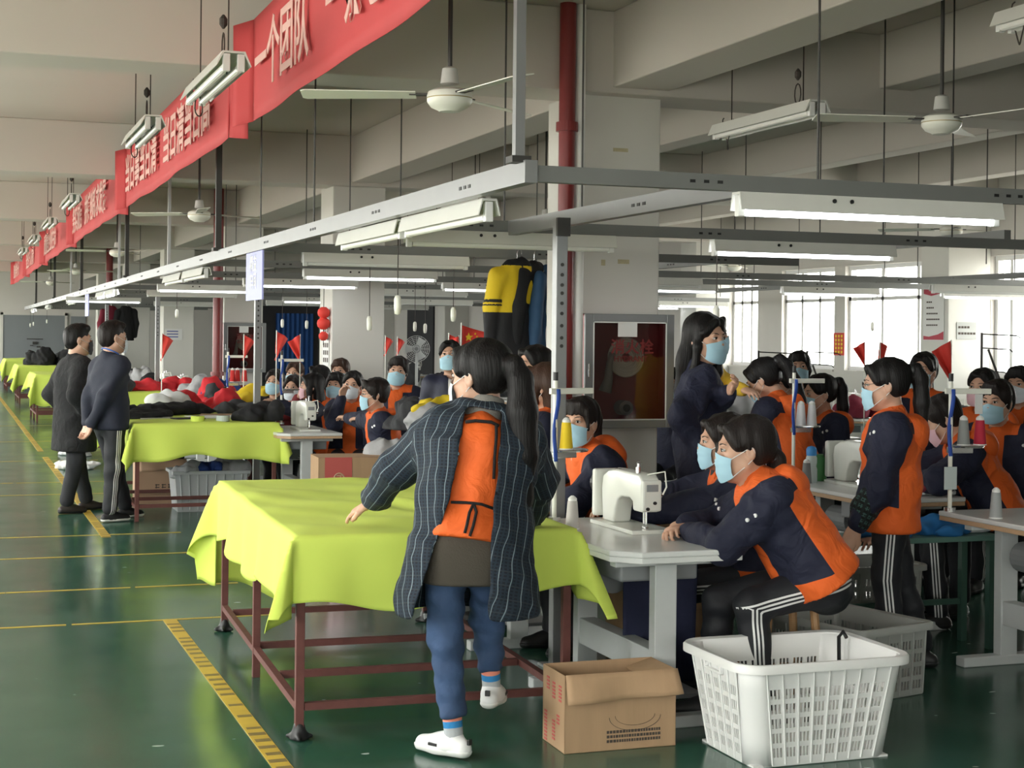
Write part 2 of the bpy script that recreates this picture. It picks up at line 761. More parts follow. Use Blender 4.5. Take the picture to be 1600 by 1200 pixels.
for k in range(-1, 6):
    y = 9.8 + 7.2 * k
    structure(MB().bb(4.0, 4.6, y, y + .6, 0, BEAM + .02).build('column', M_col, bevel=0.012))
for k in range(-1, 6):
    y = 9.8 + 7.2 * k
    structure(MB().bb(12.05, 12.7, y, y + .6, 0, BEAM + .02).build('column_right', M_col, bevel=0.012))

SILL, HEAD = 1.16, 2.72
SILL_L, HEAD_L = 0.85, 2.95
WN = [0]


def window(xw, ya, yb, out, along='y', panes=3, SILL=SILL, HEAD=HEAD):
    """one window: frame bars, glass panes and an inner sill; xw = inner face of the wall"""
    WN[0] += 1
    w = thing('window_%d' % WN[0], None, None, (0, 0, 0))
    structure(w)
    d = 0.10 * out
    fr = MB()
    n = panes
    def bar(a0, a1, z0, z1):
        if along == 'y': fr.bb(xw + d - .03, xw + d + .03, a0, a1, z0, z1)
        else: fr.bb(a0, a1, xw + d - .03, xw + d + .03, z0, z1)
    bar(ya, yb, SILL, SILL + .06)
    bar(ya, yb, HEAD - .06, HEAD)
    bar(ya, yb, 2.2, 2.25)
    for i in range(n + 1):
        t = ya + (yb - ya) * i / n
        t = min(max(t, ya + .03), yb - .03)
        bar(t - .03, t + .03, SILL + .06, HEAD - .06)
    structure(fr.build('window_frame', M_frame, w))
    g = MB()
    if along == 'y': g.bb(xw + d - .003, xw + d + .003, ya + .06, yb - .06, SILL + .06, HEAD - .06)
    else: g.bb(ya + .06, yb - .06, xw + d - .003, xw + d + .003, SILL + .06, HEAD - .06)
    structure(g.build('window_pane', M_glass, w))
    s = MB()
    if along == 'y': s.bb(xw - .03 * out, xw + .2 * out, ya, yb, SILL - .03, SILL)
    else: s.bb(ya, yb, xw - .03 * out, xw + .2 * out, SILL - .03, SILL)
    structure(s.build('window_sill', M_wall, w))


def wall_y(name, xw, out, opens, SILL=SILL, HEAD=HEAD):
    """a wall along Y with window openings [(y0, y1)]"""
    m = MB()
    xa, xb = (xw, xw + .2 * out) if out > 0 else (xw - .2, xw)
    y = Y0
    for a, b in opens:
        m.bb(xa, xb, y, a, 0, CEIL)
        m.bb(xa, xb, a, b, 0, SILL)
        m.bb(xa, xb, a, b, HEAD, CEIL)
        y = b
    m.bb(xa, xb, y, Y1, 0, CEIL)
    structure(m.build(name, M_wall))
    for a, b in opens:
        window(xw, a, b, out, SILL=SILL, HEAD=HEAD)


op_r, op_l = [], []
for k in range(-2, 6):
    y = 10.4 + 7.2 * k
    for a, b in ((y + .2, y + 3.05), (y + 3.55, y + 6.4)):
        if a > Y0 + .3: op_l.append((a, b))
    if k in (0, 1): op_r += [(y + .2, y + 2.9), (y + 3.2, y + 4.8), (y + 5.6, y + 6.6)]
wall_y('wall_right', X1, 1, op_r)
wall_y('wall_left', X0, -1, op_l, SILL_L, HEAD_L)
m = MB()
for a, b in ((X0, -1.9), (0.1, 0.5), (2.5, X1)):
    m.bb(a, b, Y0 - .2, Y0, 0, CEIL)
for a, b in ((-1.9, 0.1), (0.5, 2.5)):
    m.bb(a, b, Y0 - .2, Y0, 0, SILL_L)
    m.bb(a, b, Y0 - .2, Y0, HEAD_L, CEIL)
    window(Y0, a, b, -1, along='x', SILL=SILL_L, HEAD=HEAD_L)
    portal(((a + b) / 2, Y0 - .25, (SILL_L + HEAD_L) / 2), (PI / 2, 0, 0), b - a, HEAD_L - SILL_L)
structure(m.build('wall_back', M_wall))
structure(MB().bb(X0, X1, Y1, Y1 + .2, 0, CEIL).build('wall_far', M_wall))
for xw, lst, s, z0_, z1_ in ((X1 + .25, op_r, 1, SILL, HEAD), (X0 - .25, op_l, -1, SILL_L, HEAD_L)):
    for a, b in lst:
        portal((xw, (a + b) / 2, (z0_ + z1_) / 2), (PI / 2, 0, s * PI / 2), b - a, z1_ - z0_)

d1 = structure(MB().bb(1.68, 3.59, Y1 - .06, Y1, 0, 2.12).build('door_1', M_greydoor))
structure(MB().bb(1.60, 1.68, Y1 - .08, Y1, 0, 2.2).bb(3.59, 3.67, Y1 - .08, Y1, 0, 2.2).bb(1.6, 3.67, Y1 - .08, Y1, 2.12, 2.2)
          .build('door_frame', M_wall, d1))
dh = MB()
dh.box((2.66, Y1 - .09, 1.35), (.5, .05, .03)).box((2.66, Y1 - .09, 1.22), (.14, .05, .09))
dh.box((2.56, Y1 - .09, 1.14), (.1, .04, .03)).box((2.78, Y1 - .09, 1.1), (.12, .04, .05))
structure(dh.build('door_handle', M_darksteel, d1))
structure(MB().bb(3.78, 4.25, Y1 - .06, Y1, 0, 2.1).build('door_2', M_greydoor))
d3 = structure(MB().bb(9.9, 12.0, Y1 - .06, Y1, 0, 2.55).build('doorway_shade_3', M_doorshade))  # flat slab on the wall: the dark of the opening is painted
M_bluecurtain = mat('blue_curtain', (0.02, 0.09, 0.30), 0.8, var=0.3, vscale=8, stretch=(1, 1, 0.1))
cu = MB()
cu.grid(lambda u, v: (10.5 + 1.3 * u, Y1 - .12 + .03 * math.sin(u * 50), 0.2 + 2.1 * v), 60, 2)
structure(cu.build('door_curtain', M_bluecurtain, d3, smooth=True))
structure(MB().bb(X1 - .05, X1, 41.6, 44.2, 0, 2.8).build('doorway_shade_4', M_doorshade))  # no real depth here, the recess shade is this dark slab's colour
structure(MB().bb(X1 - .05, X1, 34, 35.5, 0, 2.2).build('door_5', M_greydoor))

# floor markings
M_tape = mat('yellow_floor_tape', (0.55, 0.38, 0.055), 0.45, var=0.25, vscale=9)
M_tapeworn = mat('worn_tape_patch', (0.20, 0.145, 0.05), 0.5, var=0.3, vscale=20)
rr = random.Random(4)
for y in (5.0, 9.0, 10.2, 11.7, 12.9, 16.2, 17.5, 20.4, 24.0, 28.0):
    ln = MB()
    x = -2.2
    while x < 1.75:
        w = rr.uniform(.3, .8)
        ln.bb(x, min(x + w, 1.8), y - .013, y + .013, 0.0005, 0.0025)
        x += w + rr.choice((0.004, 0.004, 0.03))
    structure(ln.build('floor_marking', M_tape))
tp = MB()
y = 4.2
for a, b in ((4.2, 9.0), (12.75, 21.0), (22, 46)):
    y = a
    while y < b:
        l = 0.105
        tp.mi = 0
        tp.bb(1.16, 1.235, y, min(y + l, b), 0.0005, 0.003)
        if rr.random() < .8 and y + l < b:
            tp.mi = 1
            tp.bb(1.163 + rr.uniform(0, .01), 1.232, y + l * .05, y + l * rr.uniform(.35, .5), 0.003, 0.0035)
        y += l
structure(tp.build('floor_marking', [M_tape, M_tapeworn]))

# ================================================================ red banners between the beams
bn_text = ['', '一个团队　一条心　共同奋斗', '当日事当日清　当日清当日高', '务实诚信　拼搏创新求发展', '质量是企业的生命', '安全生产人人有责', '团结协作争创一流', '客户至上']
bn_where = ['', 'hanging nearest the camera, running off the top of the photo', 'hanging in the second ceiling bay, beside the near double lamp',
            'hanging in the third ceiling bay, shorter and farther along', 'hanging in the fourth ceiling bay over the aisle',
            'hanging in the fifth ceiling bay', 'hanging in the sixth ceiling bay', 'farthest of the row, hanging before the end wall']
for k in range(1, 7):
    ya, yb = 10.17 + 7.2 * (k - 2), 9.64 + 7.2 * (k - 1)
    b = thing('banner', 'red cloth slogan banner ' + bn_where[k], 'banner', (1.73, ya, 2.91), 0, 'red slogan banners')
    L_ = yb - ya
    H_ = 0.62
    sh = MB()
    rg = random.Random(k)
    p1, p2 = rg.uniform(0, 6), rg.uniform(0, 6)
    def cloth(u, v):
        e = min(u, 1 - u) * L_
        return (0.010 * math.sin(u * 14 + p1) * (1 - v) + .006 * math.sin(u * 31 + p2) * (1 - v), .16 + (L_ - .32) * u,
                H_ * v + .004 * math.sin(u * 9 + p2) * (1 - v))
    sh.grid(cloth, 90, 8)
    cl = sh.build('banner_cloth', M_banner, b, smooth=True)
    md = cl.modifiers.new('thick', 'SOLIDIFY')
    md.thickness = 0.004
    md.offset = 1
    for yy, s in ((.02, 1), (L_ - .02, -1)):
        e = MB()
        e.grid(lambda u, v: (.10 - .10 * u if s > 0 else -.10 + .10 * u, yy + s * .14 * u + (.01 * math.sin(v * 8)), H_ * v - .02 * (1 - u)), 4, 6)
        f = e.build('banner_end_fold', M_banner, b, smooth=True)
        md = f.modifiers.new('thick', 'SOLIDIFY')
        md.thickness = 0.004
    pitch = .37 if k == 1 else .425
    n = len(bn_text[k])
    size = .40
    lettering('banner_lettering', bn_text[k], size, M_bantext, b,
              frame((-.030, L_ - .36, .285), (0, -1, 0), (0, 0, 1)), ex=0.002, bold=0.007, sx=pitch / size, align='LEFT')

# ================================================================ fluorescent lamps
def make_lamp(lit, double=False, L_=1.24):
    root = thing('fluorescent_lamp', None, 'lamp')
    b = MB()
    w = .17 if double else .10
    b.prism([(-w / 2, -.07), (-w * .32, 0), (w * .32, 0), (w / 2, -.07), (w / 2 - .004, -.072), (w * .28, -.01), (-w * .28, -.01), (-w / 2 + .004, -.072)],
            -L_ / 2, L_ / 2, axis='x')
    # prism axis x: polygon given as (y, z)
    hs = b.build('reflector', M_reflector, root)
    xs = (-.035, .035) if double else (0,)
    t = MB()
    for q in xs:
        t.cyl((-L_ / 2 + .035, q, -.074), (L_ / 2 - .035, q, -.074), .0205, n=12)
    t.build('tube', M_tube_on if lit else M_tube_off, root, smooth=False, autos=40)
    for s in (-1, 1):
        e = MB()
        for q in xs:
            e.box((s * (L_ / 2 - .018), q, -.055), (.03, .036, .085))
        e.build('lamp_holder', M_white, root, bevel=.004)
    h = MB()
    for q in (-.2, -.12):
        h.cyl((q, -.05, -.024), (q, -.046, -.024), .009, n=10)
    h.build('screw', M_black, root)
    return root


LAMP = {}


def lamp(x, y, z, lit, rz=0.0, double=False, label='', group='', tilt=0.0):
    key = (lit, double)
    if key not in LAMP:
        LAMP[key] = make_lamp(lit, double)
        o = LAMP[key]
        o.location, o.rotation_euler = (x, y, z), (0, tilt, rz)
        o['label'] = label
        o['group'] = group
        return o
    return dup(LAMP[key], (x, y, z), None, label, group, rot=(0, tilt, rz))


RY_R = [13.8, 15.4, 22.9, 24.8, 30.0]
RAILY = [5.54 + 2.75 * k for k in range(17)]
ZR = 2.24  # centre height of the rails
ROWX = 2.05

lamps = [
    (3.55, 5.54, True, 'lit tube lamp under the nearest cross rail, largest and brightest at upper right'),
    (4.85, 8.29, True, 'lit tube lamp under the second cross rail, above the worker standing in profile'),
    (2.98, 8.29, False, 'unlit tube lamp crossing in front of the white column with the red pipe'),
    (3.6, 13.79, True, 'lit tube lamp in mid air left of the hanging yellow and black jacket'),
    (3.55, 16.54, True, 'lit tube lamp beside the blue hanging sign, longer and lower than its neighbour'),
    (3.0, 19.29, True, 'lit tube lamp left of the blue hanging sign'),
    (5.75, 16.54, True, 'lit tube lamp ending behind the hanging yellow and black jacket'),
    (7.3, 15.4, True, 'upper lit tube lamp just right of the white column with the red pipe'),
    (9.9, 22.9, True, 'lower lit tube lamp just right of the white column with the red pipe'),
    (9.35, 15.4, True, 'lit tube lamp crossing the windows beside the pillar with the red poster'),
    (11.45, 15.4, True, 'lit tube lamp at the right edge before the pillar with the red edged notice'),
    (11.9 - .55, 22.9, True, 'lit tube lamp before the windows left of the noticed pillar'),
    (11.4, 24.8, True, 'lit tube lamp before the windows above the woman in long black hair'),
    (10.2, 13.8, False, 'unlit tube lamp at the right edge above a lit one'),
    (5.65, 24.8, True, 'lit tube lamp left of the column with the red lanterns'),
    (2.5, 27.5, True, 'lit tube lamp above the heads of the two standing men'),
    (6.3, 13.79, False, 'unlit tube lamp near the column behind the hanging jackets'),
    (3.0, 11.04, False, 'unlit tube lamp above the lit one left of the hanging jackets'),
    (5.7, 19.29, False, 'unlit tube lamp in the dim rows left of the hanging jackets'),
    (7.6, 24.8, False, 'unlit tube lamp high in the dim rows behind the hanging jackets'),
    (5.9, 27.5, False, 'unlit tube lamp deep in the hall beyond the hanging jackets'),
    (4.3, 30.29, False, 'unlit tube lamp far in the hall beside the column with the flag'),
    (8.4, 30.0, False, 'unlit tube lamp far in the hall left of the white column'),
    (3.2, 22.04, False, 'unlit tube lamp beyond the blue hanging sign'),
]
for x, y, lit, lb in lamps:
    lamp(x, y, ZR - .033, lit, 0, False, lb, 'tube lamps on the cross rails')
for y, lit, lb in ((6.80, False, 'near one of two unlit tube lamps end to end under the long aisle rail'),
                   (8.12, False, 'farther one of two unlit tube lamps end to end under the long aisle rail'),
                   (14.4, False, 'unlit tube lamp under the aisle rail left of the blue hanging sign'),
                   (15.8, False, 'unlit tube lamp under the aisle rail, second left of the blue hanging sign'),
                   (22.2, True, 'lit tube lamp under the aisle rail above the head of the man in navy'),
                   (23.6, True, 'lit tube lamp under the aisle rail above the head of the man in black'),
                   (29.6, False, 'unlit tube lamp far along the aisle rail'),
                   (36.5, False, 'unlit tube lamp very far along the aisle rail'),
                   (43.0, True, 'small lit tube lamp at the far end of the aisle rail before the grey door')):
    lamp(ROWX + .07, y, ZR - .04, lit, PI / 2, False, lb, 'tube lamps on the aisle rail')

# twin lamps hung by cords from the ceiling over the aisle
M_cord = mat('dark_cord', (0.05, 0.04, 0.035), 0.7)
hung = [(1.28, 8.15, 2.98, 'white twin tube lamp hung on cords, nearest of those along the banners'),
        (1.28, 11.3, 3.08, 'white twin tube lamp hung on cords with loose wire loops, second along the banners'),
        (1.28, 18.2, 3.12, 'white twin tube lamp hung on cords, third along the banners'),
        (1.28, 22.0, 3.12, 'white twin tube lamp hung on cords, fourth along the banners'),
        (1.28, 26.0, 3.12, 'white twin tube lamp hung on cords, fifth along the banners'),
        (1.28, 30.0, 3.12, 'white twin tube lamp hung on cords, farthest along the banners'),
        (4.75, 8.6, 3.02, 'white twin tube lamp hung right of the white column, above the rails'),
        (4.95, 15.2, 3.0, 'white twin tube lamp hung deep behind the white column'),
        (4.82, 5.75, 3.22, 'white twin tube lamp cut by the upper right corner')]
for i, (x, y, z, lb) in enumerate(hung):
    o = lamp(x, y, z, False, PI / 2, True, lb, 'twin lamps hung from the ceiling')
    ceil_z = CEIL
    for q in (-.45, .45):
        zt = BEAM if 0 <= ((y + q - 9.66) % 7.2) <= .49 else CEIL
        MB().tube([(q, 0, 0), (q, 0, zt - z)], .004, n=6).build('hanging_cord', M_cord, o)
    if i in (0, 1):
        MB().tube([(.5 + .07 * math.sin(t / 3.0), .03 * math.cos(t / 2.0), .02 - .09 + .1 * math.cos(t / 3.0)) for t in range(0, 19)], .004, n=5).build('wire_loop', M_cord, o)
        c = MB()
        c.lathe([(.005, -.02), (.02, 0), (.02, .03), (.005, .05)], c=(-.42, .02, .16), n=8)
        c.tube([(-.42 + .035 * math.sin(t), 0.02, .06 + .06 * math.cos(t)) for t in np.linspace(0, 6.28, 12)], .004, n=5)
        c.build('knotted_wire', M_cord, o)

# ================================================================ overhead rails
KR = []
def rail(name, label, p0, p1, w, h, m, group):
    p0, p1 = Vector(p0), Vector(p1)
    r = thing(name, label, 'rail', p0, 0, group)
    d = p1 - p0
    L_ = d.length
    b = MB()
    if abs(d.x) > abs(d.y):
        b.bb(0, d.x, -w / 2, w / 2, -h / 2, h / 2)
    else:
        b.bb(-w / 2, w / 2, 0, d.y, -h / 2, h / 2)
    b.mi = 1  # dark slots along the side
    n = max(2, int(L_ / 1.4))
    for i in range(n):
        t = (i + .5) * L_ / n
        for j in (-.06, 0, .06):
            if abs(d.x) > abs(d.y): b.box((t + j, -w / 2 - .001, 0), (.022, .004, .012))
            else: b.box((-w / 2 - .001, t + j, 0), (.004, .03, .014))
    b.build('channel', [m, M_black], r)
    return r


place = ['nearest', 'second', 'third', 'fourth', 'fifth', 'sixth', 'seventh', 'eighth', 'ninth', 'tenth', 'eleventh', 'twelfth', 'thirteenth', 'fourteenth', 'fifteenth']
for k in range(15):
    x1 = 12.0 if k in (0, 1) else 6.4
    rail('overhead_rail', 'dark grey overhead cross rail over the aisle side, %s from the camera' % place[k], (ROWX + .03, RAILY[k], ZR), (x1, RAILY[k], ZR), .045, .062,
         M_rail, 'overhead cross rails')
for i, y in enumerate(RY_R):
    rail('overhead_rail', 'dark grey overhead cross rail before the right windows, %s of them' % place[i], (6.45, y, ZR), (12.0, y, ZR), .045, .062, M_rail, 'overhead cross rails')
rail('overhead_rail', 'long light grey overhead rail running down the aisle edge', (ROWX, 5.50, ZR + .005), (ROWX, 46, ZR + .005), .05, .085, M_alu, 'long rails')
rail('overhead_rail', 'short bright overhead rail joining the first two cross rails', (2.97, 5.57, ZR - .01), (2.97, 9.3, ZR - .01), .05, .08, M_alu, 'long rails')
rail('overhead_rail', 'long grey overhead rail deep among the sewing rows', (6.4, 8.4, ZR + .07), (6.4, 38, ZR + .07), .05, .06, M_rail, 'long rails')
rail('overhead_rail', 'long grey overhead rail near the windows', (10.5, 8.4, ZR + .07), (10.5, 38, ZR + .07), .05, .06, M_rail, 'long rails')

# corner bracket and hangers up to the ceiling
def hanger(x, y, z0, w, m, label, cat='hanger'):
    dz = (y - 9.66) % 7.2
    zt = BEAM if dz <= .49 else CEIL
    if 4.18 <= x <= 4.6: zt = min(zt, 3.30)
    h = thing('rail_hanger', label, cat, (x, y, z0), 0, 'hangers from ceiling to rails')
    b = MB()
    b.bb(-w / 2, w / 2, -w / 2, w / 2, 0, zt - z0)
    b.build('bar', m, h)
    MB().bb(-w, w, -w, w, -.01, .015).build('foot_clip', M_darksteel, h)
    MB().bb(-w * 1.3, w * 1.3, -w * 1.3, w * 1.3, zt - z0 - .02, zt - z0).build('ceiling_plate', m, h)
    return h


hanger(ROWX - .03, 5.56, ZR + .05, .038, M_alu, 'bright square hanger bar from ceiling to the near rail corner')
for i, y in enumerate((12.6, 19.4, 26.2, 33, 40)):
    hanger(ROWX - .02, y, ZR + .05, .045, M_darksteel, 'dark square hanger bar on the aisle rail, %s along from the corner' % place[i])
for i, y in enumerate((16.1, 21.0, 29.5)):
    hanger(ROWX + .05, y, ZR + .05, .03, M_steel, 'light grey hanger tube on the aisle rail, %s along' % place[i])
hg = random.Random(11)
thin = [(2.05, 9.2), (2.05, 10.9), (2.97, 8.4), (3.3, 5.54), (4.85, 5.54), (6.1, 5.54), (3.4, 8.29), (5.4, 8.29), (5.9, 8.29), (7.3, 8.29),
        (3.1, 11.04), (4.9, 11.04), (6.6, 11.04), (8.2, 11.04), (3.4, 13.79), (5.2, 13.79), (7.4, 13.79), (9.4, 13.79), (10.6, 13.79),
        (3.6, 16.54), (5.5, 16.54), (8.3, 16.54), (9.0, 16.54), (10.8, 16.54), (3.2, 19.29), (5.9, 19.29), (7.9, 19.29), (11.2, 19.29),
        (3.8, 22.04), (6.3, 22.04), (9.6, 22.04), (11.4, 22.04), (4.9, 24.8), (7.7, 24.8), (3.1, 27.5), (6.9, 27.5)]
for i, (x, y) in enumerate(thin):
    dz = (y - 9.66) % 7.2
    zt = BEAM if dz <= .49 else CEIL
    if 4.18 <= x <= 4.6: zt = 3.3
    o = MB().cyl((0, 0, 0), (0, 0, zt - ZR - .03), .0055, n=6).build('hanger_rod', M_darksteel)
    o.location = (x, y, ZR + .03)
    tag(o, 'thin dark rod holding an overhead cross rail from the ceiling', 'hanger rod', 'thin hanger rods')

# floor posts under the rails, in the first sewing row
for i, (x, y, lb) in enumerate(((2.84, 7.20, 'square aluminium post with bolt holes in front of the red pipe'),
                                (2.75, 14.72, 'square aluminium post below the blue hanging sign, behind the second green table'),
                                (2.75, 22.2, 'square aluminium post with a flag, right of the two standing men'),
                                (2.75, 29.6, 'square aluminium post behind the man in the black coat'))):
    p = thing('rail_post', lb, 'post', (x, y, 0), 0, 'posts of the overhead frame')
    b = MB()
    b.bb(-.03, .03, -.03, .03, .01, ZR - .03)
    b.build('upright', M_alu, p, bevel=.004)
    h = MB()
    for z in (1.58, 1.62, 1.68, 1.74, 1.79, 1.84, 1.88, 1.93, 1.98):
        h.cyl((0, -.034, z), (0, -.029, z), .009, n=10)
    h.build('bolt', M_darksteel, p)
    MB().bb(-.07, .07, -.07, .07, 0, .012).build('base_plate', M_steel, p)
    MB().bb(-.034, .034, -.05, -.028, ZR - .12, ZR - .03).build('bracket', M_darksteel, p)

# ================================================================ ceiling fans
def make_fan():
    f = thing('ceiling_fan', None, 'fan')
    MB().cyl((0, 0, .12), (0, 0, 1.09), .011, n=10).build('down_rod', M_darksteel, f, smooth=False)
    MB().lathe([(.03, .07), (.045, .075), (.036, .145), (.02, .155)], n=20).build('canopy_cup', mat('fan_cup_grey', (.5, .5, .47), .5), f, smooth=True, autos=40)
    MB().lathe([(.02, .05), (.07, .05), (.102, .035), (.108, .02), (.108, .006)], n=32).build('motor_top', M_cream, f, smooth=True, autos=35)
    MB().lathe([(.100, .006), (.108, .002), (.106, -.015), (.088, -.038), (.055, -.052), (.05, -.058), (.0, -.06)], n=32).build('motor_bowl', M_cream, f, smooth=True, autos=35)
    MB().lathe([(.1, .002), (.1085, .002), (.1085, .0065), (.1, .0065)], n=32).build('trim_ring', mat('brass_ring', (.35, .28, .12), .4, .6), f)
    for k in range(3):
        a = 2 * PI * k / 3
        b = MB()
        b.T = Matrix.Rotation(a, 4, 'Z')
        b.prism([(.16, -.045), (.68, -.062), (.70, -.05), (.70, .05), (.68, .062), (.16, .05)], -.003, .003)
        b.T = Matrix.Rotation(a, 4, 'Z') @ Matrix.Translation((0, 0, .02)) @ Matrix.Rotation(R(11), 4, 'X')
        b.V = []
        b.F = []
        b.MI = []
        b.prism([(.16, -.045), (.68, -.062), (.70, -.05), (.70, .05), (.68, .062), (.16, .05)], -.0025, .0025)
        bl = b.build('blade', M_cream, f, bevel=.001)
        c = MB()
        c.T = Matrix.Rotation(a, 4, 'Z')
        c.box((.13, 0, .022), (.12, .05, .008))
        c.build('blade_arm', M_darksteel, bl)
    return f


FAN = make_fan()
fans = [(2.22, 7.07, 2.74, 40, 'cream ceiling fan hanging nearest, left of the white post', 0),
        (5.05, 7.2, 2.80, 44, 'cream ceiling fan hanging at upper right', 1),
        (2.25, 15.1, 2.74, 25, 'cream ceiling fan hanging over the aisle rail, third nearest', 2),
        (2.25, 22.8, 2.74, 60, 'cream ceiling fan farther down the aisle rail, fourth', 3),
        (2.25, 30.4, 2.74, 10, 'cream ceiling fan far down the aisle rail, fifth', 4),
        (2.25, 38.0, 2.74, 40, 'tiny cream ceiling fan far down the hall, sixth', 5),
        (9.1, 12.8, 2.68, 15, 'ceiling fan seen edge-on before the right windows', 6),
        (11.2, 21.2, 2.7, 50, 'small dark ceiling fan before the left part of the windows', 7),
        (5.6, 14.6, 2.74, 20, 'ceiling fan in the dim bay behind the white column', 8),
        (5.6, 22.2, 2.74, 70, 'ceiling fan deep in the dim bay beyond the hanging jackets', 9)]
for x, y, z, a, lb, i in fans:
    o = FAN if i == 0 else dup(FAN)
    o.location = (x, y, z)
    o.rotation_euler = (0, 0, R(a))
    o['label'] = lb
    o['group'] = 'ceiling fans'
    dz = (y - 9.66) % 7.2

# ================================================================ pipes on the columns
def pipe(x, y, r, z0, z1, m, label, rings=()):
    p = thing('pipe', label, 'pipe', (x, y, 0))
    MB().cyl((0, 0, z0), (0, 0, z1), r, n=20).build('pipe_run', m, p, smooth=True, autos=40)
    for z in rings:
        MB().lathe([(r, z - .03), (r * 1.35, z - .03), (r * 1.35, z + .03), (r, z + .03)], n=20).build('coupling', m, p, autos=40)
    return p


pipe(3.81, 9.56, .054, 0, CEIL, M_redpipe, 'dark red fire pipe beside the near white column', (1.2, 3.0))
pipe(3.905, 9.57, .034, 0, CEIL, M_white, 'white conduit pipe between the red pipe and the near white column')
p3 = pipe(3.86, 23.92, .075, 0, CEIL, M_redpipe, 'dark red fire pipe beside the column with the far hydrant box', (0.86, 1.0, 2.85))
MB().cyl((0, 0, .78), (.62, .0, .78), .05, n=16).build('branch_pipe', M_redpipe, p3, smooth=True, autos=40)
pipe(3.62, 38.4, .08, 0, CEIL, M_redpipe, 'dark red fire pipe far down the hall, behind the man in navy', (2.6,))
# ================================================================ materials of the furniture
M_lime = mat('lime_green_cloth', (0.62, 0.75, 0.125), 0.85, bump=0.15, bscale=5, var=0.04, vscale=2)
M_rust = mat('rust_red_iron', (0.135, 0.045, 0.038), 0.6, 0.2, bump=0.1, bscale=60, var=0.35, vscale=14)
M_board = mat('grey_board', (0.42, 0.42, 0.38), 0.7)
M_lam = mat('white_laminate', (0.66, 0.67, 0.66), 0.28, var=0.03, vscale=5)
M_wood = mat('pale_wood_edge', (0.50, 0.33, 0.20), 0.55, bump=0.08, bscale=18, var=0.15, vscale=5, stretch=(12, 1, 12))
M_stool = mat('stool_wood', (0.42, 0.24, 0.11), 0.5, bump=0.08, bscale=14, var=0.2, vscale=5, stretch=(1, 10, 10))
M_legpaint = mat('light_grey_leg_paint', (0.56, 0.58, 0.58), 0.45, var=0.06, vscale=10)
M_greypaint = mat('mid_grey_paint', (0.24, 0.25, 0.26), 0.5)
M_mach = mat('cream_machine_enamel', (0.70, 0.71, 0.66), 0.3, coat=0.3, var=0.03, vscale=8)
M_metal = mat('polished_steel', (0.6, 0.6, 0.6), 0.25, 0.9)
M_card = mat('cardboard', (0.42, 0.27, 0.155), 0.8, bump=0.08, bscale=14, var=0.10, vscale=3, stretch=(9, 9, 1))
M_cardl = mat('pale_cardboard', (0.55, 0.36, 0.24), 0.8, var=0.08, vscale=4)
M_redprint = mat('faded_red_print', (0.50, 0.10, 0.09), 0.8)
M_darkprint = mat('dark_print', (0.07, 0.055, 0.045), 0.8)
M_basket = mat('white_basket_plastic', (0.80, 0.80, 0.79), 0.38, var=0.03, vscale=5)
M_crate = mat('grey_crate_plastic', (0.36, 0.37, 0.35), 0.45, var=0.1, vscale=5)
M_tote = mat('pale_grey_tote', (0.50, 0.52, 0.54), 0.4)
M_redflag = mat('red_flag_cloth', (0.72, 0.05, 0.035), 0.7)
M_yellow = mat('yellow_star', (0.85, 0.62, 0.03), 0.6)
M_blue = mat('blue_ribbon', (0.03, 0.09, 0.45), 0.6)
M_paper = mat('white_paper', (0.74, 0.74, 0.73), 0.7)
M_greenframe = mat('dark_green_frame', (0.035, 0.085, 0.065), 0.5)
M_clear = mat('clear_plastic', (0.55, 0.62, 0.62), 0.15)
M_navycloth = mat('navy_cloth', (0.016, 0.020, 0.055), 0.85, bump=0.2, bscale=12)


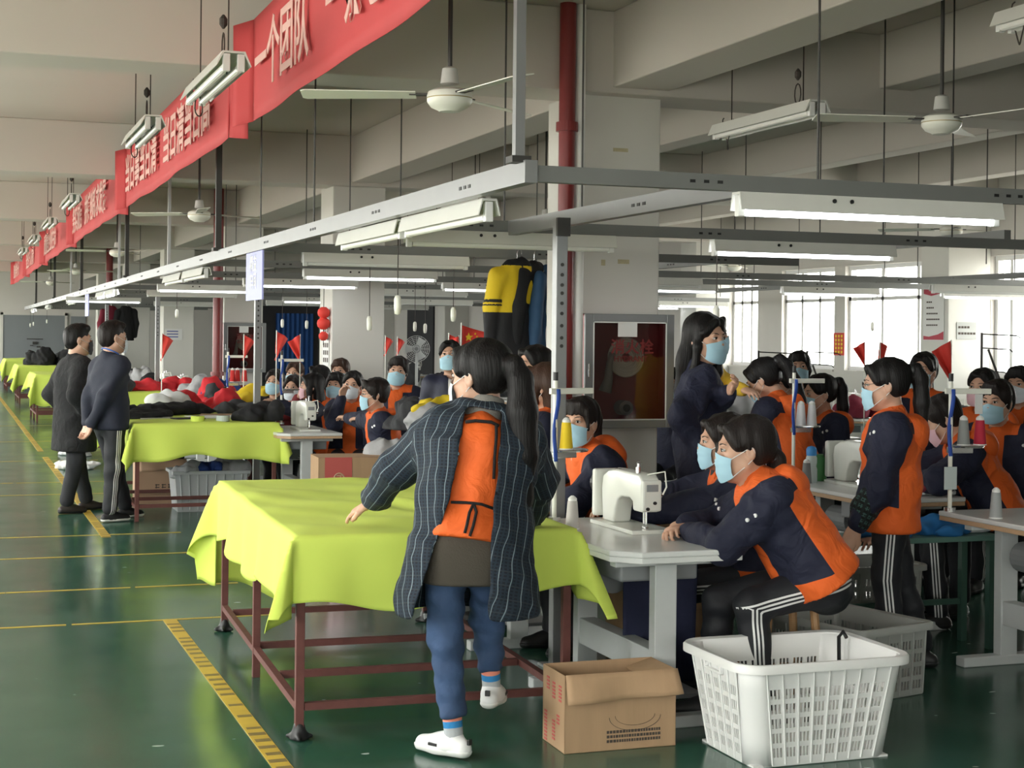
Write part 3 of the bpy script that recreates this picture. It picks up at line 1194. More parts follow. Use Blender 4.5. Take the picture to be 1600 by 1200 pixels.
def lime_table(label_t, label_c, x0, x1, y0, y1, zt=0.81, drops=(.29, .33, .30, .62), seed=1, near=False, skew=0.0, group_t='green covered work tables'):
    """iron work table with six legs and a lower lattice, and the lime cloth lying on it. drops: -y, -x, +x, +y"""
    cx, cy = (x0 + x1) / 2, (y0 + y1) / 2
    W, D = x1 - x0, y1 - y0
    t = thing('work_table', label_t, 'table', (cx, cy, 0), skew, group_t)
    MB().bb(-W / 2, W / 2, -D / 2, D / 2, zt - .03, zt).build('tabletop', M_board, t)
    for sx in (-1, 1):
        for q in (-1, 0, 1):
            xx, yy = sx * (W / 2 - .02), q * (D / 2 - .02)
            l = MB().bb(xx - .0175, xx + .0175, yy - .0175, yy + .0175, 0, zt - .03).build('leg', M_rust, t, bevel=.002)
            if near and q:
                s = Soft()
                rg = np.random.RandomState(int(5 + q + 3 * sx))
                s.cone((xx, yy, .005), (xx, yy, .05), .038, .024)
                for i in range(5):
                    a = rg.uniform(0, 6.28)
                    s.cone((xx, yy, .02), (xx + .05 * math.cos(a), yy + .05 * math.sin(a), .012), .02, .008, k=.01)
                s.cut((0, 0, 0.001), (0, 0, -1), k=.002)
                V, F = s.mesh(.006)
                mesh_obj('foot_wrap', V, F, M_black, l, True)
    for sx in (-1, 1):
        xx = sx * (W / 2 - .02)
        MB().bb(xx - .015, xx + .015, -D / 2 + .04, D / 2 - .04, .115, .145).build('stretcher', M_rust, t)
    for q in (-.5, -.245, .035, .42):
        yy = q * (D - .04)
        if q < -.49: yy = -D / 2 + .02
        MB().bb(-W / 2 + .04, W / 2 - .04, yy - .015, yy + .015, .117, .147).build('stretcher', M_rust, t)
    for q in (-1, 1):
        MB().bb(-W / 2 + .04, W / 2 - .04, q * (D / 2 - .02) - .015, q * (D / 2 - .02) + .015, zt - .07, zt - .03).build('stretcher', M_rust, t)
    # cloth
    rg = random.Random(seed)
    ph = [rg.uniform(0, 6.28) for _ in range(12)]
    e = .012
    hw, hd = W / 2 + e, D / 2 + e
    d0, d1, d2, d3 = drops
    n = 96 if near else 44
    def fn(u, v):
        a = -hw - d1 + (2 * hw + d1 + d2) * u
        b = -hd - d0 + (2 * hd + d0 + d3) * v
        # wavy hem: stretch the overhang a little
        ax = max(abs(a) - hw, 0) * (1 + .10 * math.sin(b * 4.3 + ph[0]) + .05 * math.sin(b * 11 + ph[1]))
        by = max(abs(b) - hd, 0) * (1 + .10 * math.sin(a * 4.7 + ph[2]) + .05 * math.sin(a * 12 + ph[3]))
        sx, sy = (1 if a > 0 else -1), (1 if b > 0 else -1)
        px, py = max(-hw, min(hw, a)), max(-hd, min(hd, b))
        z = zt + .006
        if ax == 0 and by == 0:
            w = .006 * (math.sin(a * 7 + b * 3 + ph[4]) + math.sin(a * 3 - b * 9 + ph[5]) + math.sin(a * 15 + b * 11 + ph[6]) * .6)
            m_ = min(hw - abs(a), hd - abs(b))
            z += max(0, w + .004) * min(1, m_ / .08)
            if near: z += .012 * max(0, math.sin(a * 2.1 + b * 1.4 + 1.0)) * math.exp(-((a - .15) ** 2 + (b + .2) ** 2) / .12) * min(1, m_ / .1) * (1 + math.sin(a * 22 + b * 9))
            return (px, py, z)
        r = math.hypot(ax, by)
        if ax > 0 and by > 0:
            th = math.atan2(by, ax) / (PI / 2)
            fl = math.sin(th * PI) * .42 + .03
            ox = r * fl * .8 * (1 - th * .3) + .012
            oy = r * fl * .8 * (.7 + th * .3) + .012
            ox *= (.4 + .6 * (1 - th)) if th > .5 else 1
        else:
            s_ = b if ax > 0 else a
            off = r * (.05 + .08 * max(0, math.sin(s_ * 6.0 + ph[7])) + .05 * math.sin(s_ * 13 + ph[8])) + .008 * min(1, r / .03)
            ox, oy = (off, 0) if ax > 0 else (0, off)
        z -= math.sqrt(max(r * r - ox * ox - oy * oy, (.80 * r) ** 2)) 
        return (px + sx * ox, py + sy * oy, z)
    c = MB()
    # denser rows near the table edges so that the fold over the edge is crisp
    def spread(n_, lo, h, hi, over0, over1):
        k0, k1 = max(6, int(n_ * .22)), max(6, int(n_ * .22))
        xs = [i / k0 * over0 for i in range(k0)]
        xs += [over0 + (2 * h) * i / (n_ - k0 - k1) for i in range(n_ - k0 - k1 + 1)]
        xs += [over0 + 2 * h + over1 * (i + 1) / k1 for i in range(k1)]
        tot = over0 + 2 * h + over1
        return [x / tot for x in xs]
    us = spread(n, 0, hw, 0, d1, d2)
    vs = spread(n, 0, hd, 0, d0, d3)
    P = [fn(u, v) for v in vs for u in us]
    nu = len(us)
    F = [(j * nu + i, j * nu + i + 1, (j + 1) * nu + i + 1, (j + 1) * nu + i) for j in range(len(vs) - 1) for i in range(nu - 1)]
    o = mesh_obj('tablecloth', P, F, M_lime, None, True)
    o.location = (cx, cy, 0)
    o.rotation_euler = (0, 0, skew)
    md = o.modifiers.new('thick', 'SOLIDIFY')
    md.thickness = .003
    md.offset = 1
    tag(o, label_c, 'tablecloth', 'lime green tablecloths')
    return t, o


lime_table('rusty iron work table nearest the camera, under the big green cloth', 'bright lime green cloth on the nearest work table, draped in long corner folds',
           1.37, 2.54, 6.16, 8.58, .81, (.27, .30, .27, .60), 3, True, R(-2.3))
lime_table('dark iron work table behind the nearest one, beside the two standing men', 'lime green cloth on the second work table, loaded with dark cloth and paper',
           1.52, 2.74, 13.7, 16.1, .83, (.31, .26, .22, .3), 5, False)
lime_table('iron work table in the third bay, under a heap of red garments', 'lime green cloth on the third work table, half hidden by the man in navy',
           1.5, 2.7, 20.9, 23.3, .83, (.30, .25, .25, .3), 6, False)
lime_table('iron work table left of the man in the black coat, nearest of three', 'lime green cloth left of the man in the black coat, nearest of three far cloths',
           1.5, 2.7, 29.2, 31.4, .83, (.5, .3, .25, .3), 7, False)
lime_table('iron work table far down the aisle, middle of three', 'lime green cloth far down the aisle under a black bundle, middle of three',
           1.5, 2.7, 36.4, 38.6, .83, (.5, .35, .25, .3), 8, False)
lime_table('iron work table farthest down the aisle, before the grey door', 'lime green cloth farthest down the aisle, before the grey door',
           1.5, 2.7, 44.2, 46.4, .83, (.5, .35, .25, .3), 9, False)


# ---------------------------------------------------------------- sewing tables and machines
def make_sewtable(brown=True):
    t = thing('sewing_table', None, 'table')
    MB().prism([(-.28, -.5), (-.18, -.6), (.28, -.6), (.28, .6), (-.28, .6)], .735, .76).build('tabletop', M_lam, t, bevel=.006)
    MB().prism([(-.277, -.497), (-.178, -.597), (.277, -.597), (.277, .597), (-.277, .597)], .712, .735).build('edge_board', M_wood if brown else M_lam, t, bevel=.003)
    for s in (-1, 1):
        l = MB()
        l.bb(-.05, .05, s * .42 - .03, s * .42 + .03, .03, .69)
        l.bb(-.23, .23, s * .42 - .03, s * .42 + .03, .68, .712)
        l.build('leg', M_legpaint, t, bevel=.004)
        MB().bb(-.27, .27, s * .42 - .035, s * .42 + .035, 0.0, .05).build('foot_bar', M_legpaint, t, bevel=.006)
    MB().bb(-.04, .04, -.42, .42, .20, .32).build('cross_beam', M_legpaint, t, bevel=.004)
    MB().bb(-.16, .20, -.34, -.02, .60, .71).build('oil_pan', M_greypaint, t, bevel=.01)
    MB().cyl((-.02, .05, .56), (-.02, .27, .56), .075, n=18).build('motor', M_greypaint, t, autos=40)
    MB().bb(.02, .28, -.25, .2, .07, .09).build('pedal', M_greypaint, t, bevel=.004)
    return t


def make_machine(badge=True):
    """industrial lockstitch machine; needle end at -y, hand wheel end at +y, operator on +x"""
    m = thing('sewing_machine', None, 'machine')
    MB().bb(-.09, .09, -.24, .24, 0.0, .022).build('bed_plate', M_mach, m, bevel=.004)
    b = MB()
    prof = [(-.235, .115), (-.23, .285), (-.20, .31), (.06, .315), (.14, .30), (.20, .27), (.215, .20), (.20, .022), (.075, .022), (.06, .10), (.035, .155),
            (-.01, .175), (-.10, .178), (-.135, .16), (-.14, .115)]
    b.prism(prof, -.045, .045, axis='x')
    b.build('arm', M_mach, m, smooth=True, bevel=.011, bseg=3, autos=50)
    f = MB()
    f.bb(-.047, .047, -.252, -.232, .12, .285)
    f.build('face_plate', M_mach, m, bevel=.012)
    MB().bb(-.028, .028, -.2545, -.2515, .225, .262).build('badge_plate', M_greypaint, m, bevel=.002)
    MB().cyl((.012, -.256, .165), (.012, -.25, .165), .009, n=12).build('screw', M_black, m)
    MB().cyl((-.022, -.256, .135), (-.022, -.25, .135), .009, n=12).build('screw', M_black, m)
    MB().cyl((0, -.19, .115), (0, -.19, .05), .006, n=8).cyl((0, -.19, .05), (0, -.19, .018), .002, n=6).build('needle_bar', M_metal, m)
    MB().cyl((0, -.165, .12), (0, -.165, .045), .005, n=8).box((0, -.18, .03), (.014, .035, .01)).build('presser_foot', M_metal, m)
    MB().lathe([(.0, .0), (.07, .0), (.078, .01), (.078, .03), (.05, .045), (.0, .045)], c=(0, .245, .22), n=24, axis='y').build('hand_wheel', M_black, m, autos=35)
    c = MB().bb(-.075, .06, .225, .262, .04, .30)
    c.build('belt_cover', M_mach, m, bevel=.012)
    lb = MB().bb(.061, .063, .232, .256, .10, .24)
    lb.build('warning_label', M_paper, m)
    MB().cyl((.02, -.06, .315), (.02, -.06, .355), .008, n=10).lathe([(.004, .355), (.014, .36), (.004, .37)], c=(.02, -.06, 0), n=10).build('thread_post', M_metal, m)
    MB().cyl((-.02, -.14, .312), (-.02, -.14, .345), .011, n=10).build('pressure_screw', M_metal, m)
    MB().cyl((.047, -.18, .20), (.075, -.18, .20), .018, n=14).build('tension_dial', M_metal, m)
    MB().tube([(.05, -.18, .2), (.055, -.10, .262), (.05, -.03, .29), (.03, .10, .312), (.02, .16, .31), (-.01, .18, .29)], .0035, n=6).build('oil_pipe', M_metal, m)
    MB().tube([(.0, -.20, .31), (.055, -.262, .33), (.06, -.268, .25), (.045, -.262, .21)], .004, n=6).build('knee_rod', M_cream, m)
    MB().bb(.0455, .0475, -.02, .06, .235, .262).build('maker_label', mat('blue_label', (.10, .25, .55), .5), m)
    if badge:
        MB().bb(.0465, .0485, -.11, -.05, .205, .262).build('red_badge', mat('red_badge', (.60, .03, .03), .5), m)
    for o in kids(m):
        o.data.transform(Matrix.Diagonal((1, 1, .84, 1)))
    return m


def make_stand(cones, ribbon=True, tag_=False):
    """thread stand: pole, cross arm and tray; cones are things of their own"""
    s = thing('thread_stand', None, 'thread stand')
    MB().cyl((0, 0, 0), (0, 0, .70), .011, n=12).build('pole', M_cream, s, autos=40)
    MB().cyl((0, 0, .66), (0, 0, .70), .0125, n=12).build('pole_cap', M_black, s)
    MB().box((.09, 0, .61), (.24, .022, .028)).build('cross_arm', M_cream, s, bevel=.003)
    MB().lathe([(.0, .325), (.08, .325), (.085, .332), (.08, .337), (0, .337)], c=(.09, 0, 0), n=24).build('tray', M_metal, s, autos=40)
    MB().box((.05, 0, .31), (.13, .03, .03)).build('tray_arm', M_metal, s, bevel=.003)
    MB().cyl((0, 0, 0), (0, 0, .02), .03, n=14).build('base_nut', M_metal, s)
    if ribbon:
        r = MB()
        r.grid(lambda u, v: (-.012 - .01 * math.sin(v * 5) + .02 * u, -.014 - .004 * math.sin(v * 9), .28 + .34 * v), 2, 14)
        o = r.build('ribbon', M_blue, s, smooth=True)
        md = o.modifiers.new('t', 'SOLIDIFY')
        md.thickness = .003
    return s


M_thread = {}


def thread_cone(x, y, z, col, name, label, group='cones of thread', s=1.0):
    if col not in M_thread:
        M_thread[col] = mat('thread_' + name, col, 0.7, bump=0.3, bscale=1, stretch=(1, 1, 400))
    c = thing('thread_cone', label, 'thread', (x, y, z), 0, group)
    MB().lathe([(.030 * s, .004), (.032 * s, .008), (.022 * s, .125 * s), (.018 * s, .128 * s)], n=20).build('thread', M_thread[col], c, smooth=True, autos=40)
    MB().lathe([(.033 * s, 0), (.033 * s, .005), (.024 * s, .005)], n=20).lathe([(.02 * s, .126 * s), (.02 * s, .137 * s), (.013 * s, .145 * s), (.006 * s, .15 * s)], n=16).build(
        'plastic_core', M_white, c, autos=40)
    return c


ST_B, ST_W = make_sewtable(True), make_sewtable(False)
MACH = make_machine(True)
_used = {}


STN = []


def station(x, y, brown, lab, mlab=None, rz=0.0, mdy=0.0, mdx=0.0):
    STN.append((x, y))
    src = ST_B if brown else ST_W
    if src.name not in _used:
        o = src
        _used[src.name] = 1
        o.location, o.rotation_euler = (x, y, 0), (0, 0, rz)
        o['label'] = lab
        o['group'] = 'sewing tables'
    else:
        o = dup(src, (x, y, 0), rz, lab, 'sewing tables')
    if mlab:
        mx, my = x + .05 + mdx, y - .02 + mdy
        if 'm' not in _used:
            _used['m'] = 1
            m_ = MACH
            m_.location, m_.rotation_euler = (mx, my, .76), (0, 0, rz)
            m_['label'] = mlab
            m_['group'] = 'sewing machines'
        else:
            m_ = dup(MACH, (mx, my, .76), rz, mlab, 'sewing machines')
    return o


station(2.82, 6.36, False, 'white sewing table at front, with clasped hands resting on it', 'cream sewing machine on the front white table, left of the seated woman', mdy=.18, mdx=.05)
station(2.82, 8.12, True, 'sewing table with brown edge that the masked woman with bangs leans on')
station(5.04, 7.92, True, 'brown edged sewing table behind the standing woman in profile', 'cream sewing machine with red badge just left of the standing woman in profile', mdy=.15)
station(5.04, 6.18, True, 'brown edged sewing table at the right edge, with a thread stand at its corner', 'cream sewing machine cut by the right edge of the photo', mdy=-.08)
station(2.98, 14.0, True, 'brown edged sewing table right of the second green table', 'cream sewing machine with red badge before the row of seated workers', mdy=-.1)
k = 0
rs = random.Random(8)
rown = {2.98: 'first', 5.1: 'second', 7.3: 'third', 9.5: 'fourth'}
for x in (2.98, 5.1, 7.3, 9.5):
    y = {2.98: 16.6, 5.1: 13.0, 7.3: 10.8, 9.5: 11.8}[x]
    i = 0
    while y < 33:
        if not (3.4 < x - .4 < 4.7):
            far = ['near', 'next', 'third', 'fourth', 'fifth', 'sixth', 'seventh', 'eighth', 'ninth', 'tenth', 'eleventh', 'twelfth', 'thirteenth', 'fourteenth'][i]
            station(x, y, True, 'sewing table in the %s background row from the aisle, %s going back' % (rown[x], far),
                    'cream sewing machine in the %s background row from the aisle, %s going back' % (rown[x], far))
            i += 1
        y += 1.75 if y < 22 else 2.6

# thread stands with their cones
TS = make_stand(0)
stands = [(2.69, 6.86, .76, 12, 'white thread stand with blue ribbon at the near post', [((.03, -.02), (.85, .60, .02), 'yellow', 'yellow cone of thread on the stand by the aluminium post')]),
          (4.87, 8.43, .76, 0, 'thread stand behind the seated woman, holding two white cones', [((.03, 0), (.80, .80, .84), 'white', 'left of two white thread cones behind the seated woman'),
                                                                                      ((.10, -.01), (.80, .80, .84), 'white', 'right of two white thread cones behind the seated woman')]),
          (4.80, 6.74, .76, -14, 'cream thread stand with blue ribbon on the right table corner', [((.045, -.01), (.30, .32, .31), 'grey', 'grey cone of thread on the stand at the right'),
                                                                                      ((.135, 0), (.50, .02, .05), 'red', 'red cone of thread on the stand at the right')]),
          (3.0, 14.8, .76, 0, 'thread stand with a small red pennant near the blue sign post', []),
          (2.85, 16.95, .76, 0, 'thread stand with red cones beyond the second green table', [((.03, 0), (.62, .03, .03), 'scarlet', 'left red thread cone of three beyond the second green table'),
                                                                                   ((.09, .04), (.62, .03, .03), 'scarlet', 'middle red thread cone of three beyond the second green table'),
                                                                                   ((.16, 0), (.62, .03, .03), 'scarlet', 'right red thread cone of three beyond the second green table')])]
for i, (x, y, z, rz, lb, cs) in enumerate(stands):
    if i == 0:
        o = TS
        o.location, o.rotation_euler = (x, y, z), (0, 0, R(rz))
        o['label'], o['group'] = lb, 'thread stands'
    else:
        o = dup(TS, (x, y, z), R(rz), lb, 'thread stands')
    for (dx, dy), col, nm, cl in cs:
        c_, s_ = math.cos(R(rz)), math.sin(R(rz))
        thread_cone(x + (dx + .02) * c_ - dy * s_, y + (dx + .02) * s_ + dy * c_, z + .337, col, nm, cl)
thread_cone(2.66, 6.56, .76, (.55, .52, .50), 'pale', 'pale thread cone with green top standing on the front white table')
thread_cone(4.84, 8.22, .76, (.26, .26, .26), 'darkgrey', 'grey thread cone on the table beside the machine with red badge')
thread_cone(4.84, 6.42, .76, (.35, .36, .36), 'steelgrey', 'grey thread cone on the table at the right edge')
bob = random.Random(3)
# tag and pocket hung on the right thread stand
o = MB().box((0, 0, 0), (.045, .003, .10)).build('hang_tag', M_paper, None)
o.location = (4.94, 6.70, 1.305)
tag(o, 'white card tag hung on the arm of the right thread stand', 'tag')
o = MB().box((0, 0, 0), (.075, .004, .115)).build('plastic_pocket', M_clear, None, bevel=.001)
o.location = (4.785, 6.715, .93)
tag(o, 'clear plastic pocket hung on the pole of the right thread stand', 'pocket')


# ---------------------------------------------------------------- baskets and crates with real slots
def panel_cells(us, vs, hole):
    """grid of quads in (u, v) without the hole cells"""
    P = [(u, v) for v in vs for u in us]
    n = len(us)
    F = [(j * n + i, j * n + i + 1, (j + 1) * n + i + 1, (j + 1) * n + i)
         for j in range(len(vs) - 1) for i in range(n - 1) if not hole((us[i] + us[i + 1]) / 2, (vs[j] + vs[j + 1]) / 2)]
    return P, F


def slots(groups, per, rows, v0, v1, gap=.35):
    us, holes_u = [0.0], []
    for g in range(groups):
        a, b = (g + .12) / groups, (g + .88) / groups
        for i in range(per):
            x0_ = a + (b - a) * (i + .14) / per
            x1_ = a + (b - a) * (i + .80) / per
            us += [x0_, x1_]
            holes_u.append((x0_, x1_))
    us.append(1.0)
    vs, holes_v = [0.0], []
    for r_ in range(rows):
        z0_ = v0 + (v1 - v0) * (r_ + gap / 2) / rows
        z1_ = v0 + (v1 - v0) * (r_ + 1 - gap / 2) / rows
        vs += [z0_, z1_]
        holes_v.append((z0_, z1_))
    vs.append(1.0)
    hole = lambda u, v: any(a < u < b for a, b in holes_u) and any(a < v < b for a, b in holes_v)
    return us, vs, hole


def basket(name, label, cat, loc, rz, W, D, H, tw, td, m, gw, gd, rows, rim=.03, group=None, v0=.06, v1=.78, per=3, rnd=.05):
    """open plastic basket: bottom W-2tw by D-2td, top W by D"""
    t = thing(name, label, cat, loc, rz, group)
    def corner(s, v):
        w, d = W / 2 - tw * (1 - v), D / 2 - td * (1 - v)
        return w, d
    for side in range(4):
        us, vs, hole = slots(gw if side % 2 == 0 else gd, per, rows, v0, v1)
        P, F = panel_cells(us, vs, hole)
        V = []
        for u, v in P:
            w, d = corner(0, v)
            uu = u * 2 - 1
            c_ = rnd
            if side == 0: p = (uu * (w - c_), -d)
            elif side == 1: p = (w, uu * (d - c_))
            elif side == 2: p = (-uu * (w - c_), d)
            else: p = (-w, -uu * (d - c_))
            V.append((p[0], p[1], .004 + v * (H - .004)))
        o = mesh_obj('side_wall', V, F, m, t)
        md = o.modifiers.new('t', 'SOLIDIFY')
        md.thickness = .006
        md.offset = 0
        rb = MB()
        g = gw if side % 2 == 0 else gd
        for i in range(0, g + 1):
            pts = []
            for v in (0, 1):
                w, d = corner(0, v)
                uu = (i / g) * 2 - 1
                c_ = rnd
                if side == 0: p = (uu * (w - c_), -d - .006)
                elif side == 1: p = (w + .006, uu * (d - c_))
                elif side == 2: p = (-uu * (w - c_), d + .006)
                else: p = (-w - .006, -uu * (d - c_))
                pts.append((p[0], p[1], .01 + v * (H - .03)))
            rb.tube(pts, .0045, n=5)
        rb.build('rib', m, t)
    for sx, sy in ((1, 1), (-1, 1), (-1, -1), (1, -1)):
        cpt = MB()
        a0 = {(1, 1): 0, (-1, 1): PI / 2, (-1, -1): PI, (1, -1): 1.5 * PI}[(sx, sy)]
        def fn(u, v):
            w, d = corner(0, v)
            a = a0 + u * PI / 2
            return (sx * (w - rnd) + rnd * math.cos(a), sy * (d - rnd) + rnd * math.sin(a), .004 + v * (H - .004))
        cpt.grid(fn, 6, 4)
        o = cpt.build('corner_wall', m, t, smooth=True)
        md = o.modifiers.new('t', 'SOLIDIFY')
        md.thickness = .006
        md.offset = 0
    w, d = corner(0, 0)
    MB().bb(-w + .005, w - .005, -d + .005, d - .005, 0, .008).build('bottom', m, t)
    # rolled rim
    pts = []
    for sx, sy, a0 in ((1, 1, 0), (-1, 1, PI / 2), (-1, -1, PI), (1, -1, 1.5 * PI)):
        for i in range(7):
            a = a0 + i / 6 * PI / 2
            pts.append((sx * (W / 2 - rnd) + (rnd + .008) * math.cos(a), sy * (D / 2 - rnd) + (rnd + .008) * math.sin(a)))
    rm = MB()
    n = len(pts)
    prof = [(-.012, 0), (.016, .004), (.024, -.004), (.024, -rim), (.018, -rim), (.016, -.008), (-.012, -.008)]
    V, F = [], []
    for i in range(n):
        p = Vector(pts[i])
        tg = (Vector(pts[(i + 1) % n]) - Vector(pts[i - 1])).normalized()
        nr = Vector((tg.y, -tg.x))
        for q, z in prof:
            V.append((p.x + nr.x * q, p.y + nr.y * q, H + z))
    k_ = len(prof)
    for i in range(n):
        j = (i + 1) % n
        for q in range(k_):
            F.append((i * k_ + q, j * k_ + q, j * k_ + (q + 1) % k_, i * k_ + (q + 1) % k_))
    rm.add(V, F)
    rm.build('rim', m, t, smooth=True, autos=50)
    for s in (-1, 1):
        h = MB()
        h.box((s * (W / 2 + .004), 0, H - .065), (.016, .13, .012)).box((s * (W / 2 + .004), -.065, H - .045), (.016, .012, .05)).box((s * (W / 2 + .004), .065, H - .045), (.016, .012, .05))
        h.build('handle', m, t, bevel=.003)
    return t


bk = basket('laundry_basket', 'big white slotted plastic basket on the floor at front right', 'basket', (3.18, 5.48, 0), R(0), .71, .53, .40, .055, .045, M_basket, 8, 5, 5, rnd=.08)
sp = MB().tube([(.30, .10, .405), (.30, .125, .425), (.295, .15, .40), (.285, .13, .30)], .008, n=8).build('black_strap', M_black, bk, smooth=True)
basket('plastic_crate', 'grey slotted plastic crate on the floor behind the white basket', 'crate', (3.98, 6.37, 0), R(14), .44, .58, .33, .01, .01, M_crate, 5, 6, 4, rnd=.02, v0=.05, v1=.8)
basket('plastic_crate', 'pale grey slotted crate under the low green bench at right', 'crate', (4.72, 7.5, .04), R(2), .62, .40, .36, .01, .01, M_crate, 6, 4, 4, rnd=.02, v0=.1, v1=.85)


# ---------------------------------------------------------------- cartons
def carton(label, loc, rz, W, D, H, m, group='cardboard cartons', open_=True, front_flap=True):
    t = thing('cardboard_box', label, 'box', loc, rz, group)
    e = .005
    b = MB()
    b.bb(-W / 2, W / 2, -D / 2, -D / 2 + e, 0, H).bb(-W / 2, W / 2, D / 2 - e, D / 2, 0, H)
    b.bb(-W / 2, -W / 2 + e, -D / 2, D / 2, 0, H).bb(W / 2 - e, W / 2, -D / 2, D / 2, 0, H).bb(-W / 2, W / 2, -D / 2, D / 2, 0, e)
    if not open_: b.bb(-W / 2, W / 2, -D / 2, D / 2, H - e, H)
    b.build('carton_body', m, t, bevel=.002)
    if open_:
        if front_flap:
            f = MB()
            f.grid(lambda u, v: (-W / 2 + W * u + .012 * (u > .9) * v, -D / 2 - .006 - (.03 + .015 * math.sin(u * 9)) * v, H + .004 - (.11 - .015 * u) * v), 18, 5)
            o = f.build('front_flap', m, t, smooth=True)
            md = o.modifiers.new('t', 'SOLIDIFY')
            md.thickness = .005
        f = MB()
        f.add([(W / 2, -D / 2, H), (W / 2, D / 2, H), (W / 2 - .12, D / 2 - .02, H - .03), (W / 2 - .12, -D / 2 + .02, H - .045)], [(0, 1, 2, 3)])
        o = f.build('side_flap', m, t)
        md = o.modifiers.new('t', 'SOLIDIFY')
        md.thickness = .005
    return t


cb = carton('open brown cardboard box on the floor left of the white basket', (2.515, 5.79, 0), R(-1), .475, .25, .305, M_card)
pr = MB()
rp = random.Random(5)
for r_ in range(3):
    x = -.06
    while x < .17:
        w = rp.uniform(.006, .012)
        pr.bb(x, x + w, -.1265, -.1255, .068 - .018 * r_, .079 - .018 * r_)
        x += w + .003
pr.build('address_print', M_darkprint, cb)
el = MB()
el.tube([(.06 + .11 * math.cos(a), -.1262, .13 + .055 * math.sin(a)) for a in np.linspace(PI, 2 * PI, 22)], .0012, n=4)
el.tube([(.06 + .085 * math.cos(a), -.1262, .135 + .04 * math.sin(a)) for a in np.linspace(PI, 2 * PI, 22)], .001, n=4)
el.build('oval_print', M_darkprint, cb)
pr = MB()
for (y0_, z0_, n_) in ((-.09, .25, 5), (-.02, .25, 5), (.045, .26, 4), (.07, .12, 9), (-.02, .1, 6), (-.07, .13, 3)):
    for i in range(n_):
        pr.bb(-.2395, -.238, y0_, y0_ + .03, z0_ - .014 * i, z0_ - .014 * i + .008)
pr.build('red_print', M_redprint, cb)
c2 = carton('cardboard carton with a red printed panel below the row of seated workers', (3.0, 11.95, .34), R(-4), .62, .40, .34, M_card, open_=False)
MB().bb(-.26, -.05, -.2035, -.2015, .0, .34).build('red_panel', M_redprint, c2)
ring = MB().tube([(-.15 + .038 * math.cos(a), -.2045, .18 + .038 * math.sin(a)) for a in np.linspace(0, 2 * PI, 24)], .006, n=5)
ring.box((-.15, -.2045, .20), (.04, .002, .008)).box((-.143, -.2045, .18), (.008, .002, .04), (0, R(20), 0))
ring.build('panel_emblem', M_cardl, c2)
carton('open cardboard carton below the one with the red panel', (3.02, 11.9, 0), R(3), .66, .44, .335, M_cardl)
c3 = carton('tall pale brown carton under the second green table', (1.92, 15.25, 0), R(2), .44, .4, .42, M_cardl)
pr = MB()
for i in range(3):
    pr.box((-.05 + i * .06, -.2015, .16), (.04, .002, .008)).box((-.05 + i * .06, -.2015, .185), (.04, .002, .008)).box((-.06 + i * .06, -.2015, .172), (.008, .002, .04))
pr.build('dark_print', M_darkprint, c3)
for x, y, lb in ((2.9, 29.9, 'brown carton under the far green table beside the black coat'), (4.25, 8.95, 'brown carton stacked behind the long haired woman')):
    carton(lb, (x, y, 0), .05, .5, .42, .55, M_card, open_=False)
carton('wide brown carton on the floor under the table at the right', (5.9, 6.9, 0), 0, .5, .4, .42, M_card)
carton('brown carton low behind the white table leg', (3.5, 7.35, 0), .1, .5, .35, .35, M_card)

# tote of clothes under the second green table
tt = thing('storage_tote', 'pale grey plastic tote heaped with clothes under the second green table', 'tote', (2.27, 14.55, 0))
b = MB()
W_, D_, H_ = .66, .46, .37
for v0_, v1_, w0, w1 in ((0, 1, .03, 0),):
    P = []
    for z, ins in ((0, .035), (H_, 0)):
        for sx, sy in ((-1, -1), (1, -1), (1, 1), (-1, 1)):
            P.append((sx * (W_ / 2 - ins), sy * (D_ / 2 - ins), z))
    b.add(P, [(0, 3, 2, 1), (0, 1, 5, 4), (1, 2, 6, 5), (2, 3, 7, 6), (3, 0, 4, 7)])
o = b.build('tote_body', M_tote, tt)
md = o.modifiers.new('t', 'SOLIDIFY')
md.thickness = .005
rb = MB()
for i in range(8):
    x = -.28 + i * .08
    rb.tube([(x * .92, -D_ / 2 + .03, .02), (x, -D_ / 2 - .004, H_ - .03)], .007, n=5)
rb.build('tote_rib', M_tote, tt)
rm = MB()
for a, b2, c_, d_ in ((-W_ / 2 - .02, W_ / 2 + .02, -D_ / 2 - .02, -D_ / 2 + .004), (-W_ / 2 - .02, W_ / 2 + .02, D_ / 2 - .004, D_ / 2 + .02),
                      (-W_ / 2 - .02, -W_ / 2 + .004, -D_ / 2, D_ / 2), (W_ / 2 - .004, W_ / 2 + .02, -D_ / 2, D_ / 2)):
    rm.bb(a, b2, c_, d_, H_ - .03, H_)
rm.build('tote_rim', M_tote, tt, bevel=.003)

# wooden stool, low green bench
stl = thing('wooden_stool', 'wooden stool under the seated woman at front right', 'stool', (3.40, 5.98, 0))
MB().bb(-.15, .15, -.13, .13,   .47, .50).build('seat', M_stool, stl, bevel=.006)
for sx in (-1, 1):
    for sy in (-1, 1):
        MB().tube([(sx * .11, sy * .09, .475), (sx * .145, sy * .12, 0)], .019, n=8).build('leg', M_stool, stl)
MB().bb(-.12, .12, -.012, .012, .2, .225).build('rung', M_stool, stl)
gb = thing('low_bench', 'low dark green bench with loose cloth, behind the standing woman in profile', 'bench', (4.72, 7.06, 0))
MB().bb(-.52, .52, -.15, .15, .575, .605).build('bench_top', mat('green_bench_top', (.10, .20, .17), .5, var=.15, vscale=4), gb, bevel=.004)
for sx in (-1, 1):
    for sy in (-1, 1):
        MB().bb(sx * .48 - .018, sx * .48 + .018, sy * .12 - .018, sy * .12 + .018, 0, .575).build('leg', M_greenframe, gb)
MB().bb(-.46, .46, .11, .13, .2, .23).build('rail', M_greenframe, gb)


